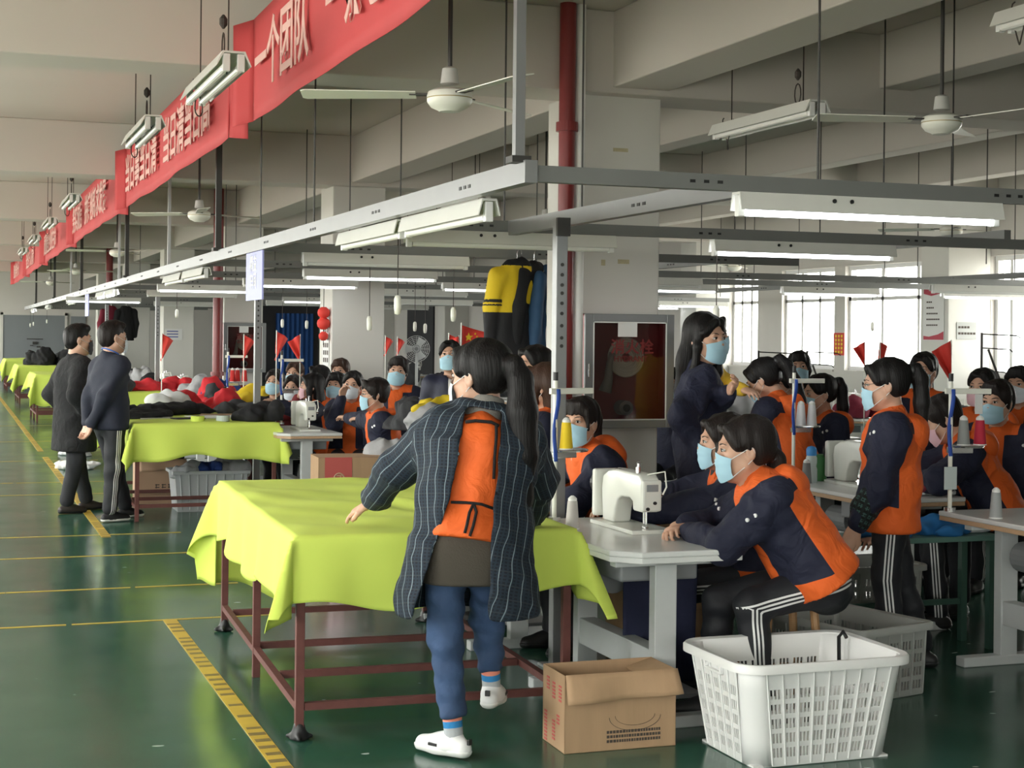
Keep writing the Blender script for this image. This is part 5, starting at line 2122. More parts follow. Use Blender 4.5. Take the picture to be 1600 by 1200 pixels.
def hair_mesh(style, h):
    s = Soft()
    male = style.startswith('male')
    if male:
        s.ell((0, -.014, .046), (.080, .098, .080))
        s.ell((0, .028, .095), (.058, .058, .030), k=.03)
        s.ell((0, -.042, -.005), (.076, .068, .078), k=.03)
    else:
        s.ell((0, -.022, .042), (.089, .110, .090))
    if not male: s.ell((0, -.045, -.008), (.079, .070, .075), k=.03)
    s.sub(lambda P: sd_ell(P, (0, .098, -.035), (.064, .082, .108 if not male else .112)), k=.008)
    if style in ('pony', 'bun', 'low', 'bangs', 'ponylong') or male:
        for q in (-1, 1):
            s.sub(lambda P, q=q: sd_ell(P, (q * .09, .016, -.048), (.034, .036 if male else .040, .056)), k=.01)
        zc = -.055 if not male else -.078
        s.sub(lambda P: (P[..., 2] - (zc - .25 * (P[..., 1] + .10))) , k=.02)
    if style in ('pony', 'low', 'bangs'):
        # swept sides and fringe
        s.cone((-.04, .066, .088), (-.074, .035, .02), .017, .012, k=.02)
        s.cone((.03, .072, .088), (.074, .035, .02), .017, .012, k=.02)
    if style == 'bangs':
        for i in range(7):
            x = -.054 + i * .018
            s.cone((x * .7, .070, .095), (x * 1.05, .088 - abs(x) * .45, .042), .016, .007, k=.012)
        for q in (-1, 1):
            s.cone((q * .062, .055, .06), (q * .070, .055, -.03), .012, .006, k=.012)
    if style in ('pony', 'bangs'):
        s.chain([(0, -.105, .055), (0, -.150, .060), (0, -.172, .01), (0, -.165, -.10), (.0, -.150, -.22), (0, -.14, -.30)], [.026, .030, .038, .040, .030, .008], k=.015)
    if style == 'ponylong':
        s.cone((-.04, .066, .088), (-.074, .035, .02), .017, .012, k=.02)
        s.cone((.03, .072, .088), (.074, .035, .02), .017, .012, k=.02)
        s.chain([(0, -.105, .03), (0, -.145, .032), (.0, -.168, -.02), (-.005, -.172, -.13), (-.01, -.165, -.27), (-.01, -.15, -.42), (-.01, -.14, -.54)], [.026, .032, .042, .052, .055, .042, .012], k=.018)
    if style == 'low':
        s.chain([(0, -.10, -.02), (0, -.125, -.05), (0, -.13, -.15), (0, -.12, -.30), (0, -.11, -.40)], [.03, .030, .036, .030, .008], k=.015)
    if style == 'bun':
        s.ell((0, -.115, .02), (.045, .038, .042), k=.012)
    if style in ('long', 'longwave'):
        s.chain([(0, -.05, .02), (0, -.075, -.12), (0, -.085, -.26), (0, -.08, -.42)], [.088, .100, .092, .045], n=(0, 1, 0), q=.55, k=.03)
        for q in (-1, 1):
            s.chain([(q * .062, .022, .055), (q * .078, .020, -.04), (q * .084, .012, -.16), (q * .076, .012, -.28)], [.020, .022, .024, .010], k=.025)
        s.cone((-.03, .07, .088), (-.070, .045, .03), .015, .012, k=.02)
        s.cone((.02, .075, .088), (.070, .045, .03), .015, .012, k=.02)
    if style == 'bob':
        s.chain([(0, -.05, .0), (0, -.055, -.085)], [.086, .078], n=(0, 1, 0), q=.8, k=.03)
        for q in (-1, 1):
            s.chain([(q * .064, .03, .055), (q * .076, .028, -.02), (q * .070, .026, -.085)], [.020, .022, .014], k=.02)
        for i in range(6):
            x = -.05 + i * .02
            s.cone((x * .6, .07, .098), (x, .088 - abs(x) * .4, .050), .017, .008, k=.014)
    if style == 'shortf':
        for q in (-1, 1):
            s.cone((q * .066, .02, .05), (q * .070, .012, -.03), .020, .012, k=.02)
        s.sub(lambda P: P[..., 2] + .085, k=.02)
        for i in range(6):
            x = -.05 + i * .02
            s.cone((x * .6, .07, .098), (x * 1.1 + .01, .086 - abs(x) * .4, .052), .018, .008, k=.014)
    if male:
        s.cone((-.03, .075, .085), (.05, .068, .088), .016, .014, k=.02)
    s.disp(waves(3, .0022, 60, 160, 9, bias=(1, 1, .12)))
    return s.mesh(h)


HAIR_CACHE = {}


def hair_get(style, col, h):
    k = (style, col, h)
    if k not in HAIR_CACHE:
        if (style, h) not in HAIR_CACHE: HAIR_CACHE[(style, h)] = hair_mesh(style, h)
        V, F = HAIR_CACHE[(style, h)]
        me = bpy.data.meshes.new('hair')
        me.from_pydata(V.tolist(), [], F.tolist())
        me.materials.append(HAIRS[col])
        me.polygons.foreach_set('use_smooth', [True] * len(me.polygons))
        HAIR_CACHE[k] = me
    return HAIR_CACHE[k]


def v3(*a): return np.array(a, float)
def unit(v): return v / max(np.linalg.norm(v), 1e-9)


def ik(S, T, l1, l2, hint):
    d = T - S
    L = min(np.linalg.norm(d), l1 + l2 - .003)
    u = unit(d)
    a = (l1 * l1 - l2 * l2 + L * L) / (2 * L)
    hh = math.sqrt(max(l1 * l1 - a * a, 0))
    p = hint - u * (hint @ u)
    return S + u * a + unit(p) * hh, S + u * L


def rotm(yaw=0, pitch=0, roll=0):
    """columns right, forward, up; yaw to the left, pitch down, roll to the right"""
    return np.array((Matrix.Rotation(yaw, 3, 'Z') @ Matrix.Rotation(-pitch, 3, 'X') @ Matrix.Rotation(roll, 3, 'Y')))


def hand_mesh(W, d, n, side, curl=.35, h=.0045, thumb=.6, spread=.05):
    """W wrist, d finger direction, n palm normal, side direction of the thumb"""
    d, n = unit(d), unit(n - d * (n @ unit(d)))
    side = unit(side - d * (side @ d) - n * (side @ n))
    s = Soft()
    s.cone(W - d * .05, W + d * .005, .026, .024, n, .78, k=.02)
    s.cone(W, W + d * .035, .024, .031, n, .58, k=.02)
    s.cone(W + d * .03, W + d * .078, .032, .037, n, .42, k=.02)
    lens = (.068, .077, .072, .056)
    for i, L in enumerate(lens):
        o = (.029 - i * .0193)
        p = W + d * (.084 - .006 * abs(i - 1.2)) + side * o
        a = curl * (.55 + .1 * i)
        dd = unit(d + side * (1.2 - i) * spread)
        r0 = .0088 if i < 3 else .0076
        for j, f in enumerate((.45, .31, .24)):
            q_ = unit(dd * math.cos(a) + n * math.sin(a))
            e = p + q_ * L * f
            s.cone(p, e, r0 * (1 - .10 * j), r0 * (1 - .10 * (j + 1)), k=.004 if j == 0 else .003)
            p = e
            a += curl * (1.0 + .15 * j)
    p = W + d * .028 + side * .026
    t1 = p + unit(d * .75 + side * .75 * (1 - thumb * .5) + n * .25) * .040
    t2 = t1 + unit(d * .9 + side * (.25 - .6 * thumb) + n * (.15 + .3 * thumb)) * .030
    t3 = t2 + unit(d * .95 + side * (-.1 - .5 * thumb) + n * (.1 + .3 * thumb)) * .022
    s.chain([p, t1, t2, t3], [.014, .0105, .0095, .0075], k=.008)
    return s.mesh(h)


def cut_faces(V, F, keep):
    """keep: per-vertex boolean"""
    f = F[keep[F].all(1)]
    used = np.unique(f)
    mp = -np.ones(len(V), int)
    mp[used] = np.arange(len(used))
    return V[used], mp[f], used


def seg_d(P, a, b):
    ba = b - a
    t = np.clip(((P - a) @ ba) / max(ba @ ba, 1e-9), 0, 1)
    return np.linalg.norm(P - a - t[:, None] * ba, axis=1), t


PEOPLE = 0
HS = 1.07


def person(label, loc=(0, 0), yaw=0.0, pose='stand', H=1.6, head_px=None, lean=0.0, twist=0.0, slean=0.0, hy=0.0, hp=0.0, hr=0.0, hair='pony', hcol='black', mask='blue',
           top='uniform', bottom='stripe', hands=(None, None), elbows=(None, None), palm=(None, None), curls=(.35, .35), legs=None, near=False, group='people at the sewing rows',
           glasses=False, sexm=False, shoes=True, skin=None, fat=1.0, hood=True, sleeves_over=None, seat=.46, collar=None, fdirs=(None, None), gest=None, seed=None, hs=1.0, arm=1.0):
    """loc, yaw: where the pelvis stands and which way the body faces (yaw 0 = +y, to the left positive).
    head_px = (px, py, depth) puts the head where the photo shows it. Hands are world points or None (hanging)."""
    global PEOPLE
    PEOPLE += 1
    seed = PEOPLE if seed is None else seed
    sc = H / 1.62
    HS = 1.07 * hs
    h_c = .010 if near else .0165
    R2 = lambda v, a: v3(v[0] * math.cos(a) - v[1] * math.sin(a), v[0] * math.sin(a) + v[1] * math.cos(a), v[2])
    sit = pose == 'sit'
    pz = (seat + .095) if sit else .895 * sc
    def skeleton(pz):
        J = {}
        J['pel'] = v3(0, 0, pz)
        Ml = rotm(0, lean, slean)
        up = Ml[:, 2]
        J['up'] = up
        rt = R2(Ml[:, 0], twist)
        fw = unit(np.cross(up, rt))
        J['rt'], J['fw'] = rt, fw
        J['waist'] = J['pel'] + up * .16 * sc
        J['chest'] = J['pel'] + up * .33 * sc
        J['neck'] = J['pel'] + up * .475 * sc + fw * .005
        J['sh'] = [J['neck'] - up * .055 * sc + q * rt * .165 * sc for q in (-1, 1)]
        Mh = rotm(hy, hp, hr)
        J['Mh'] = Mh
        J['head'] = J['neck'] + up * .045 * sc + (Mh @ v3(0, .028, .165)) * .68 * sc + up * .01
        return J
    J = skeleton(pz)
    yw = yaw
    if head_px is not None:
        px, py, zc = head_px
        T = at_px(px, py, zc)
        hd = R2(J['head'], yw)
        if sit: pz = pz + (T[2] - J['head'][2])
        else:
            pz = pz + (T[2] - J['head'][2])
        J = skeleton(pz)
        hd = R2(J['head'], yw)
        loc = (T[0] - hd[0], T[1] - hd[1])
    toL = lambda w: R2(v3(w[0] - loc[0], w[1] - loc[1], w[2]), -yw)
    root = thing('person', label, 'person', (loc[0], loc[1], 0), yw, group)
    # arms: index 0 = left (-x), 1 = right
    J['el'], J['wr'] = [None, None], [None, None]
    for i, q in enumerate((-1, 1)):
        S = J['sh'][i]
        if hands[i] is None:
            T = S + v3(q * .07, .05, -.50 * sc) + J['fw'] * .03
        else:
            T = toL(hands[i]) if not isinstance(hands[i], dict) else v3(*hands[i]['l'])
        hint = v3(*elbows[i]) if elbows[i] is not None else v3(q * .5, -.8, -.4)
        J['el'][i], J['wr'][i] = ik(S, T, .275 * sc * arm, .245 * sc * arm, hint)
    # legs
    J['hip'] = [J['pel'] + v3(q * .088 * sc, 0, -.03) for q in (-1, 1)]
    if legs is not None:
        J['kn'] = [v3(*legs[0][0]), v3(*legs[1][0])]
        J['an'] = [v3(*legs[0][1]), v3(*legs[1][1])]
        J['td'] = [v3(*(legs[k_][2] if len(legs[k_]) > 2 else (0, 1, 0))) for k_ in (0, 1)]
    elif sit:
        J['kn'] = [v3(q * .11, .40 * sc, pz - .06) for q in (-1, 1)]
        J['an'] = [v3(q * .12, .36 * sc, .085) for q in (-1, 1)]
        J['td'] = [v3(q * .15, 1, 0) for q in (-1, 1)]
    else:
        J['kn'] = [v3(q * .09, .025, pz * .52) for q in (-1, 1)]
        J['an'] = [v3(q * .095, -.01, .085) for q in (-1, 1)]
        J['td'] = [v3(q * .25, 1, 0) for q in (-1, 1)]
    up, rt, fw = J['up'], J['rt'], J['fw']

    # ---- body: one continuous skin
    parts = []
    s = Soft()
    s.chain([J['pel'], J['waist'], J['chest'], J['neck'] - up * .09], [.125 * sc, .105 * sc, .125 * sc, .08 * sc], n=fw, q=.72, k=.05)
    s.cone(J['sh'][0], J['sh'][1], .050 * sc, k=.05)
    s.cone(J['neck'] - up * .08, J['neck'] + up * .05, .060, .050, k=.04)
    for i in (0, 1):
        s.chain([J['sh'][i], J['el'][i], J['wr'][i]], [.045, .037, .025], k=.03)
        s.chain([J['hip'][i], J['kn'][i], J['an'][i]], [.075, .05, .035], k=.04)
    parts.append(s.mesh(.016 if near else .02))
    hV, hF = HEAD[.005 if near else .008]
    parts.append(((hV * sc * HS) @ J['Mh'].T + J['head'], hF))
    for i, q in enumerate((-1, 1)):
        if isinstance(hands[i], str): continue
        fa = unit(J['wr'][i] - J['el'][i])
        d = v3(*fdirs[i]) if fdirs[i] is not None else fa
        n = v3(*palm[i]) if palm[i] is not None else (v3(0, .15, -1) if hands[i] is not None else v3(-q, .2, 0))
        side = np.cross(n, d) * (1 if q > 0 else -1)
        # the thumb lies inward when the palm faces down
        parts.append(hand_mesh(J['wr'][i] + fa * .012, d, n, -side if False else side, curls[i], .0045 if near else .008))
    V, F = join(parts)
    mesh_obj('body', V, F, skin or SKIN, root, True)

    # ---- head pieces
    Mh4 = Matrix([list(J['Mh'][r_] * sc * HS) + [J['head'][r_]] for r_ in range(3)] + [[0, 0, 0, 1]])
    def headpiece(name, me, parent=None, lab=None):
        o = bpy.data.objects.new(name, me)
        COL.objects.link(o)
        setp(o, root if parent is None else parent)
        if parent is None: o.matrix_local = Mh4
        if lab: o['label'] = lab
        return o
    headpiece('hair', hair_get(hair, hcol, .0055 if near else .008))
    for i in (0, 1):
        e = headpiece('eye', EYE_ME[i])
        headpiece('iris', IRIS_ME[i], e)
        headpiece('eyebrow', BROW_ME[i])
    if mask:
        mk = headpiece('face_mask', MASK_ME[mask][0])
        headpiece('ear_loop', MASK_ME[mask][1], mk)
    else:
        headpiece('lips', LIP_ME)
    if hair in ('pony', 'bangs', 'low', 'ponylong'):
        y_, z_ = {'low': (-.122, -.045), 'ponylong': (-.140, .032)}.get(hair, (-.148, .058))
        b = MB().lathe([(.026, -.012), (.034, -.008), (.034, .008), (.026, .012)], c=(0, 0, 0), n=14, axis='y' if hair != 'low' else 'z')
        b.V = [(v[0], v[1] + y_ + .012, v[2] + z_) for v in b.V]
        headpiece('hair_tie', _mk('hair_tie', b, M_scrunchie if hair == 'ponylong' else M_black))
    if glasses:
        b = MB()
        for q in (-1, 1):
            b.tube([(q * .031 + .021 * math.cos(a), .101, .006 + .016 * math.sin(a)) for a in np.linspace(0, 2 * PI, 18)], .0013, n=5)
            b.tube([(q * .052, .100, .010), (q * .079, .02, .012), (q * .083, -.012, .008)], .0013, n=5)
        b.tube([(-.010, .102, .010), (.010, .102, .010)], .0013, n=5)
        headpiece('glasses', _mk('glasses', b, M_darksteel))

    # ---- trousers
    rt0 = v3(1, 0, 0)
    s = Soft()
    ft = .86 if top == 'plaid' else fat
    s.chain([J['pel'] + up * .10 * sc, J['pel'] - up * .01], [.128 * sc * ft, .142 * sc * ft], n=fw, q=.78, k=.04)
    loose = .014 if bottom != 'jeans' else .004
    for i in (0, 1):
        s.chain([J['hip'][i] + v3(0, 0, .01), J['kn'][i], J['an'][i] + v3(0, 0, .03)], [.092 * sc, .062 * sc + loose * .6, .046 * sc + loose], k=.035)
    if bottom == 'jeans' and near:
        wv = waves(seed, .0035, 60, 130, 8)
    else:
        wv = waves(seed, .004, 25, 60, 6)
    if bottom == 'jeans':
        for i in (0, 1):
            A_, ax_ = J['an'][i], unit(J['an'][i] - J['kn'][i])
            c_ = A_ - ax_ * .065
            s.ops.append(('i', lambda P, A_=A_, ax_=ax_, c_=c_: np.where(np.linalg.norm(P - A_, axis=-1) < .14, (P - c_) @ ax_, -1.0), .004))
    s.disp(wv)
    if near or bottom != 'stripe': s.disp(folds(seed * 5 + 31, .006, 20, 45, 4))
    V, F = s.mesh(h_c)
    ats = {}
    if bottom == 'stripe':
        d0, t0 = [], []
        fwd, outw = np.zeros(len(V)), np.full(len(V), -1.0)
        best = np.full(len(V), 1e9)
        for i, q in enumerate((-1, 1)):
            a0 = J['hip'][i] + v3(0, 0, .12) if not sit else J['hip'][i]
            for a, b_ in ((J['hip'][i], J['kn'][i]), (J['kn'][i], J['an'][i])):
                dd, tt = seg_d(V, a, b_)
                ax = unit(b_ - a)
                out = v3(q, 0, 0)
                out = unit(out - ax * (out @ ax))
                f_ = np.cross(ax, out)
                if f_[1] + f_[2] * .5 < 0: f_ = -f_
                rel = V - a
                m_ = dd < best
                best = np.where(m_, dd, best)
                fwd = np.where(m_, rel @ f_, fwd)
                outw = np.where(m_, rel @ out, outw)
        ats = {'fwd': fwd, 'outw': outw}
    mt = {'stripe': M_stripe, 'jeans': M_denim, 'black': M_blackcloth, 'grey': M_greytrouser, 'navy': M_navy}[bottom]
    mesh_obj('trousers', V, F, mt, root, True, ats)
    # ---- shoes
    if shoes:
        for i in (0, 1):
            A, td = J['an'][i], unit(J['td'][i])
            pitch_ = 0
            heel = A + v3(0, 0, -.05) - td * .045
            toe = A + v3(0, 0, -.058) + td * .15
            nn = v3(0, 0, 1)
            s = Soft()
            s.chain([heel, A + td * .06 + v3(0, 0, -.05), toe], [.036, .042, .034], k=.03)
            s.cone(A + v3(0, 0, -.01), A + td * .02 + v3(0, 0, -.035), .036, .04, k=.03)
            s.cut(A + v3(0, 0, -.068), (0, 0, -1), k=.004)
            V, F = s.mesh(.008 if near else .012)
            kind = shoes if isinstance(shoes, str) else 'black'
            so = mesh_obj('shoe', V, F, M_shoe[kind], root, True)
            s = Soft()
            s.chain([heel, A + td * .06 + v3(0, 0, -.055), toe], [.040, .046, .038], k=.03)
            s.cut(A + v3(0, 0, -.055), (0, 0, 1), k=.004)
            s.cut(A + v3(0, 0, -.082), (0, 0, -1), k=.003)
            V, F = s.mesh(.007 if near else .012)
            mesh_obj('sole', V, F, M_sole[kind], so, True)
            if kind == 'white':
                sd = np.cross(td, v3(0, 0, 1))
                b = MB()
                for p_, d_ in ((heel - td * .034 + v3(0, 0, .030), (.02, .012, .022)), (A + td * .065 + sd * .046 + v3(0, 0, -.042), (.010, .045, .012)), (A + td * .065 - sd * .046 + v3(0, 0, -.042), (.010, .045, .012))):
                    b.box(tuple(p_), d_, (0, 0, math.atan2(-td[0], td[1])))
                b.build('dark_tab', M_black, so, bevel=.002)
    person_top(root, J, sc, top, h_c, seed, near, hood, fat * (1.17 if top == 'plaid' else 1), sleeves_over, hands, collar, lean)
    return root, J, toL


M_scrunchie = mat('pink_hair_tie', (.72, .30, .42), .6)
M_shoe = {'black': mat('black_shoe', (.012, .012, .013), .5), 'brown': mat('dark_shoe', (.03, .022, .02), .5), 'white': mat('white_sneaker', (.78, .78, .78), .5),
          'sport': mat('black_sneaker', (.01, .01, .012), .6)}
M_sole = {'black': M_black, 'brown': M_black, 'white': mat('white_sole', (.72, .72, .70), .5), 'sport': mat('white_sole', (.72, .72, .70), .5)}


def person_top(root, J, sc, top, h, seed, near, hood, fat, sleeves_over, hands, collar, lean):
    up, rt, fw = J['up'], J['rt'], J['fw']
    hem = {'coat': -.30, 'uniform': -.10, 'navy': -.12, 'track': -.06, 'plaid': -.31, 'suit': -.10}.get(top, -.06)
    thick = {'uniform': .027, 'coat': .024, 'navy': .024, 'plaid': .018}.get(top, .012)
    f_ = fat
    slv = 1.25 if top == 'plaid' else (1.06 if top == 'uniform' else 1.0)
    sit = abs(J['kn'][0][1]) > .25
    if sit: hem = max(hem, -.03)
    s = Soft()
    hr_ = .150 if sit else .135
    P0 = J['pel'] + up * hem * .6
    if not sit and hem < -.1: P0 = J['pel'] + v3(0, 0, hem + .06)
    s.chain([P0, J['waist'], J['chest'], J['neck'] - up * .075 * sc],
            [(hr_ * sc + thick) * f_ + (.015 if hem < -.15 else 0), (.130 * sc + thick) * f_, (.148 * sc + thick) * f_, .088 * sc + thick * .6], n=fw, q=.76, k=.05)
    r0_ = (hr_ * sc + thick) * f_ + (.015 if hem < -.15 else 0)
    for q in (-1, 1):
        s.cone(P0 + rt * q * (.062 if top != 'plaid' else .075) * sc, J['waist'] + rt * q * .012, r0_ * .94, (.125 * sc + thick) * f_, n=fw, q=.84, k=.05)
    s.cone(J['sh'][0] - up * .012, J['sh'][1] - up * .012, .060 * sc + thick * .5, k=.06)
    s.cone(J['sh'][0] * .72 + J['neck'] * .28, J['sh'][1] * .72 + J['neck'] * .28, .052 * sc + thick * .5, k=.05)
    if top in ('uniform', 'navy', 'coat', 'suit', 'track'):
        s.chain([J['neck'] - up * .05, J['neck'] + up * .015 - fw * .012], [.082, .070], k=.03)
    ntorso = len(s.ops)
    for i in (0, 1):
        E, W = J['el'][i], J['wr'][i]
        sv = slv
        s.chain([J['sh'][i] - up * .015, E], [(.060 * sc + thick) * (1 + (sv - 1) * .5), (.047 * sc + thick) * sv], k=.045)
        s.cone(E, W - unit(W - E) * .015, (.048 * sc + thick * .9) * sv, (.036 * sc + thick * .6) * (1 + (sv - 1) * .7), k=.03)
        wr, fa = W, unit(W - E)
    tor = [op for op in s.ops[:ntorso]]
    wv = waves(seed * 7 + 1, .0065 if near else .006, 16, 48, 9)
    s.disp(wv)
    s.disp(folds(seed * 5 + 3, .0085 if near else .007, 14, 34, 5))
    if near: s.disp(waves(seed * 3 + 2, .0022, 60, 110, 8))
    # neck opening
    Nk = J['neck'] + up * .03
    s.sub(lambda P: sd_cone(P, J['neck'] - up * .02 + fw * .02, J['head'] + up * .06 + fw * .02, .050, .058), k=.008)
    # flat hem
    hp_ = J['pel'] + (up * hem if (sit or hem > -.15) else v3(0, 0, hem))
    hn = -up if (sit or hem > -.15) else v3(0, 0, -1)
    hcut = lambda P: np.where((np.linalg.norm(P - J['pel'], axis=-1) < (.42 if hem > -.25 else .62)), (P - hp_) @ hn, -1.0)
    s.ops.append(('i', hcut, .006))
    V, F = s.mesh(h)
    # cuffs: trim what runs over the wrist
    rel = V - J['pel']
    x, y, z = rel @ rt, rel @ fw, rel @ up
    dS, tS, axS, which = np.full(len(V), 1e9), np.zeros(len(V)), np.zeros(len(V)), np.zeros(len(V), int)
    angS, lenS = np.zeros(len(V)), np.zeros(len(V))
    for i, q in enumerate((-1, 1)):
        L0 = 0
        for a, b_, r0, r1 in ((J['sh'][i], J['el'][i], .060, .05), (J['el'][i], J['wr'][i], .05, .04)):
            d, t = seg_d(V, a, b_)
            ax = unit(b_ - a)
            e1 = unit(np.cross(ax, v3(0.13, .9, .3)))
            e2 = np.cross(ax, e1)
            dd = d - (r0 + (r1 - r0) * t)
            m_ = dd < dS
            dS = np.where(m_, dd, dS)
            which = np.where(m_, i + 1, which)
            angS = np.where(m_, np.arctan2((V - a) @ e1, (V - a) @ e2), angS)
            lenS = np.where(m_, L0 + t * np.linalg.norm(b_ - a), lenS)
            L0 += np.linalg.norm(b_ - a)
    D = None
    for t_, fn, k_ in tor:
        if t_ == 'u':
            d = fn(V)
            D = d if D is None else smin(D, d, k_)
    dT = D - .0
    sl = (dT - dS + thick) * 8  # positive on the sleeves
    ats = {}
    m = None
    if top == 'uniform':
        # navy sides, shoulders and sleeves; orange front, back and hem
        front = ((.09 if near else .058) - np.abs(x) + .05 * np.clip(z - .3, 0, .2)) * 8
        front = np.where(y > 0, front, -1)
        back = np.minimum((-.035 - y) * 8, (.36 - z + .15 * np.abs(x)) * 8)
        hemb = (.035 - z + .22 * y) * 8
        o = np.maximum(np.maximum(front, back), hemb)
        collar_ = (z - .475 * sc + .02) * 8
        o = np.maximum(o, collar_)
        o = np.minimum(o, -sl)
        ats['pan'] = np.clip(1 + o, 0.02, 1.98)
        m = M_uniform
    elif top == 'track':
        # navy track top with white front strip and shoulder piping
        fr = (.012 - np.abs(x)) * 10
        fr = np.where(y > 0, fr, -1)
        pip = (.012 - np.abs(angS * .05 - .03)) * 10
        pip = np.where(sl > 0, pip, -1)
        ats['pan'] = np.clip(1 + np.maximum(fr, pip), .02, 1.98)
        m = M_track
    elif top == 'plaid':
        m = M_plaid
    else:
        m = {'navy': M_navy, 'coat': M_blackcloth, 'suit': M_navymatte, 'maroon': M_maroon, 'black': M_blackcloth, 'yellow': M_yellowcloth, 'orange': M_orange, 'grey': M_greyjkt}[top]
    if top == 'plaid':
        ang = np.arctan2(x, -y)
        ats['pu'] = np.where(sl > 0, angS * .062, ang * .165)
        ats['pv'] = np.where(sl > 0, lenS, z)
        w = .070 + .012 * np.clip((.40 - z) / .3, 0, 1) + .055 * np.clip((.10 - z) / .4, 0, 1)
        x = x + .03 * np.clip((.2 - z) / .5, 0, 1)
        keep = ~((y < -.02) & (np.abs(x + .004) < w) & (sl < .15) & (z < .50)) & (V[:, 2] > J['pel'][2] + hem + .014)
        V2, F2, used = cut_faces(V, F, keep)
        V2 = smooth_border(V2, F2, 14)
        o = mesh_obj('plaid_smock', V2, F2, m, root, True, {k: a[used] for k, a in ats.items()})
        md = o.modifiers.new('t', 'SOLIDIFY')
        md.thickness = .006
        md.offset = -1
        plaid_inner(root, J, sc, h, up, rt, fw, thick)
        return
    name = {'uniform': 'jacket', 'coat': 'coat', 'suit': 'jacket', 'track': 'track_top'}.get(top, 'jacket')
    jk = mesh_obj(name, V, F, m, root, True, ats)
    if top == 'uniform':
        if hood:
            c = J['neck'] - fw * .115 - up * .075
            s = Soft()
            Mx = np.stack([rt, fw, up], 1)
            s.ell(c, (.135 * sc, .075 * sc, .095 * sc), Mx)
            s.ell(c + up * .055 + fw * .02, (.105 * sc, .05, .04), Mx, k=.03)
            s.cone(c + rt * .09 + up * .05, J['neck'] + fw * .05 + rt * .065 - up * .01, .026, .016, k=.03)
            s.cone(c - rt * .09 + up * .05, J['neck'] + fw * .05 - rt * .065 - up * .01, .026, .016, k=.03)
            s.sub(lambda P: sd_cone(P, J['neck'] - up * .03, J['head'], .052, .06), k=.008)
            s.disp(waves(seed + 77, .006, 25, 60, 7))
            V, F = s.mesh(h)
            mesh_obj('hood', V, F, M_orange, root, True)
        # two white snaps below each shoulder, sitting on the cloth
        for i, q in enumerate((-1, 1)):
            for k_ in (0, 1):
                p0 = J['sh'][i] + fw * .03 - up * .035 + (fw * .035 - rt * q * .012) * k_
                di = unit(fw * .55 + rt * q * .55 + up * .25)
                p = p0 + di * .02
                for _ in range(60):
                    dmin = min(fn(p[None, :])[0] for t_, fn, kk in s_ops_union(J, sc, thick, f_, up, rt, fw, P0, hr_, hem, top, i))
                    if dmin > .002: break
                    p = p + di * max(.001, -dmin * .6 + .001)
                b = MB()
                b.cyl(p - di * .006, p + di * .004, .0085 if near else .009, n=12)
                b.build('snap_fastener', M_snap, jk)
    return


